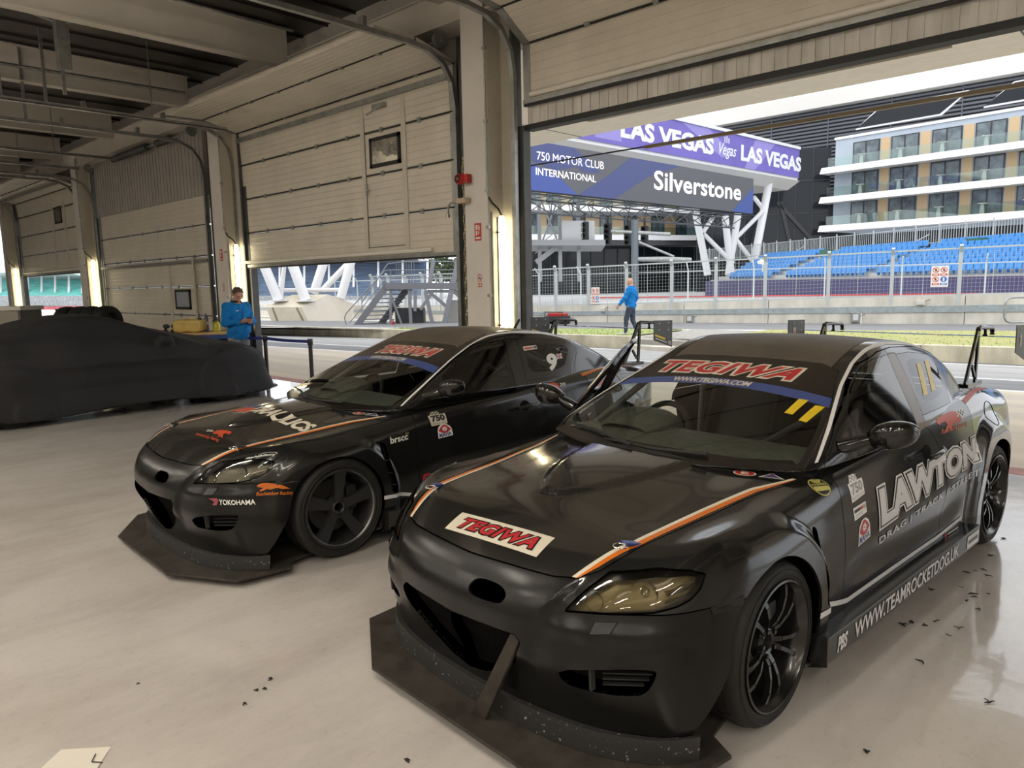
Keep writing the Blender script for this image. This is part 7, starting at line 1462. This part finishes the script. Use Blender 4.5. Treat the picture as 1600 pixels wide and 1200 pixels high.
ex = empty('fire_extinguisher', onb(.30, .05)); tag(ex, 'small yellow green extinguisher on the bench beside the phone man', 'fire extinguisher'); MB().lathe([(0, 0), (.06, 0), (.065, .02), (.065, .13), (.045, .17), (.02, .185), (.02, .21), (0, .21)], (0, 0, 0), 'z', 20).build('cylinder', M('yellow_green_paint', (.40, .38, .04), .4), ex, 40); MB().box((-.02, -.015, .20), (.07, .015, .225)).cyl((.0, -.02, .2), (.0, -.06, .2), .018, 10).build('valve', RUBS, ex); MB().path([(.01, 0, .2), (-.05, .0, .23), (-.075, 0, .16), (-.07, 0, .06)], .009, 6).build('hose', RUBS, ex)
for i, (x, z, lab) in enumerate(((-.62, .0, 'black power tool on the far end of the workbench'), (-.50, .0, 'black power tool next to the yellow fuel can'))):
    e = empty('power_tool', onb(x, .03+.06*i)); tag(e, lab, 'tool'); MB().path([(-.09, 0, .11), (.02, 0, .11), (.07, 0, .11), (.12, 0, .11)], [.035, .04, .03, .012], 12).build('motor', RUBS, e, 50); MB().bar((-.05, 0, .10), (-.07, 0, .03), .04, .035).build('grip', RUBS, e, bevel=.006); MB().box((-.12, -.035, .0), (-.02, .035, .045)).build('battery', M('dark_red_tool', (.12, .015, .015), .5) if i == 0 else RUBS, e, bevel=.006)
bt_ = empty('spray_can', onb(.03, .22)); tag(bt_, 'dark bottle standing behind the yellow fuel can', 'bottle'); MB().lathe([(0, 0), (.035, 0), (.035, .25), (.02, .29), (.012, .30), (.012, .33), (0, .33)], (0, 0, 0), 'z', 16).build('bottle', M('navy_bottle', (.04, .05, .09), .3), bt_, 40); MB().cyl((0, 0, .12), (0, 0, .18), .0356, 16).build('bottle_label', M('grey_label', (.4, .4, .42)), bt_, 40)
ty = None; tbase = at(142, 487, 14.2)
def tyre_thing(loc, rot, lab):
    global ty
    if ty is None:
        ty = empty('spare_tyre', loc); MB().lathe([(.20, -.10), (.22, -.12), (.28, -.125), (.315, -.10), (.325, -.05), (.325, .05), (.315, .10), (.28, .125), (.22, .12), (.20, .10)], (0, 0, 0), 'z', 44).build('tyre', RUB, ty, 45); MB().lathe([(.20, -.10), (.19, 0), (.20, .10), (.21, .11)], (0, 0, 0), 'z', 40).lathe([(0, .03), (.08, .03), (.19, .02), (.19, -.02)], (0, 0, 0), 'z', 40).build('rim', RIMG, ty, 40); e = ty
    else: e = copy_tree(ty)
    e.location = loc; e.rotation_euler = rot; tag(e, lab, 'tyre', 'spare tyres'); return e
tb = np.array([tbase[0], tbase[1], 0])
rk = empty('tyre_rack', tuple(tb)); tag(rk, 'dark steel rack carrying the spare tyres behind the covered car', 'rack'); hx = CR*np.array([1, 1, 0]); hx /= np.linalg.norm(hx); hy = np.array([-hx[1], hx[0], 0])
for sx_ in (-.62, .62):
    for sy_ in (-.25, .25): MB().bar(hx*sx_+hy*sy_, hx*sx_+hy*sy_+[0, 0, .75], .04, .04).build('leg', DARKST, rk)
MB().bar(hx*-.66+[0, 0, .73]+hy*.2, hx*.66+[0, 0, .73]+hy*.2, .04, .04).bar(hx*-.66+[0, 0, .73]-hy*.2, hx*.66+[0, 0, .73]-hy*.2, .04, .04).build('shelf', DARKST, rk)
ang = math.atan2(hx[1], hx[0])
for i, dx in enumerate((-.44, -.20, .04, .30)): tyre_thing(tuple(tb+hx*dx+[0, 0, 1.06]), (math.radians(90), math.radians(2), ang+math.radians(90-12*(i == 3)-8*(i == 0))), ('leftmost spare tyre standing on the rack behind the covered car', 'second spare tyre from the left on the rack', 'third spare tyre from the left on the rack', 'rightmost spare tyre on the rack showing its wheel')[i])
cbp = at(2, 486, 13.2); cb = empty('steel_cabinet', (cbp[0], cbp[1], 0), ang); tag(cb, 'grey steel cabinet with a pale top at the left photo edge', 'cabinet'); MB().box((-.55, -.3, 0), (.53, .3, 1.36)).build('body', M('brushed_grey_steel', (.28, .27, .25), .3, metal=.7), cb, bevel=.006); MB().box((-.58, -.33, 1.36), (.56, .33, 1.43)).build('top', M('pale_steel_top', (.50, .49, .45), .35), cb, bevel=.005); MB().box((.50, -.32, 0), (.55, -.30, 1.36)).build('corner_post', DARKST, cb); MB().box((-.02, -.305, .1), (-.01, -.30, 1.3)).build('door_gap', DARK, cb); MB().box((.03, -.32, .7), (.05, -.30, .9)).build('handle', CHROME, cb)
# ---------------------------------------------------------------- paper and rubber scraps on the floor
q = MB().add([(-2.93, .655, .001), (-2.81, .785, .001), (-2.70, .70, .004), (-2.58, .60, .001), (-2.80, .50, .002)], [(0, 1, 2, 3, 4)]); o = q.build('paper_sheet', M('white_paper', (.70, .66, .58), .7), fix=False); tag(o, 'crumpled white paper sheet lying on the floor', 'paper')
MB().path([(-2.80, .73, .004), (-2.76, .705, .006), (-2.73, .73, .004)], .002, 5).build('scribble', RUBS, o)
rng = random.Random(4); RB = M('rubber_scrap', (.02, .02, .02), .7)
DEB = [(-.87, 4.65), (-.83, 4.70), (-.80, 4.62), (-.90, 4.60), (-.86, 4.97), (-.98, 4.21), (-.87, 4.35), (-.81, 4.30), (-.79, 4.26), (-.81, 4.18), (-.74, 4.11), (-.74, 4.34), (-.97, 3.69), (-.94, 3.74), (-.89, 3.75), (-.86, 3.83), (-.76, 3.82), (-.78, 3.71), (-.80, 3.37), (-.52, 3.20), (-.77, 2.57), (-.86, 5.36), (-1.94, 1.46), (-2.76, 1.33), (-2.71, 1.25), (-2.80, 1.42), (-2.74, 1.36), (-3.19, 1.01)]
for i, (x, y) in enumerate(DEB):
    a = rng.uniform(0, 3.1); L = rng.uniform(.010, .026) if i < 22 else rng.uniform(.004, .010); k = rng.uniform(-.02, .02); d = np.array([math.cos(a), math.sin(a), 0]); n = np.array([-d[1], d[0], 0]); c = np.array([x, y, .004]); pts = [c+d*L*t+n*(k*t*t+rng.uniform(-.004, .004))+np.array([0, 0, rng.uniform(-.001, .003)]) for t in (-1, -.5, 0, .5, 1)]; rr = rng.uniform(.0018, .0042); q = MB().path(pts, [rr*.6, rr, rr*rng.uniform(.6, 1.3), rr, rr*.4], 5)
    if rng.random() < .35: q.path([c, c+n*L*.7+d*L*.2, c+n*L*1.1], [rr, rr*.8, rr*.4], 5)
    o = q.build('rubber_scrap', RB, None, 60)
    tag(o, 'tiny curled black rubber scrap on the floor beside the side skirt' if i < 22 else 'tiny black crumb on the floor in front of the black car', 'scrap', 'rubber scraps beside the side skirt' if i < 22 else 'black crumbs on the open floor')
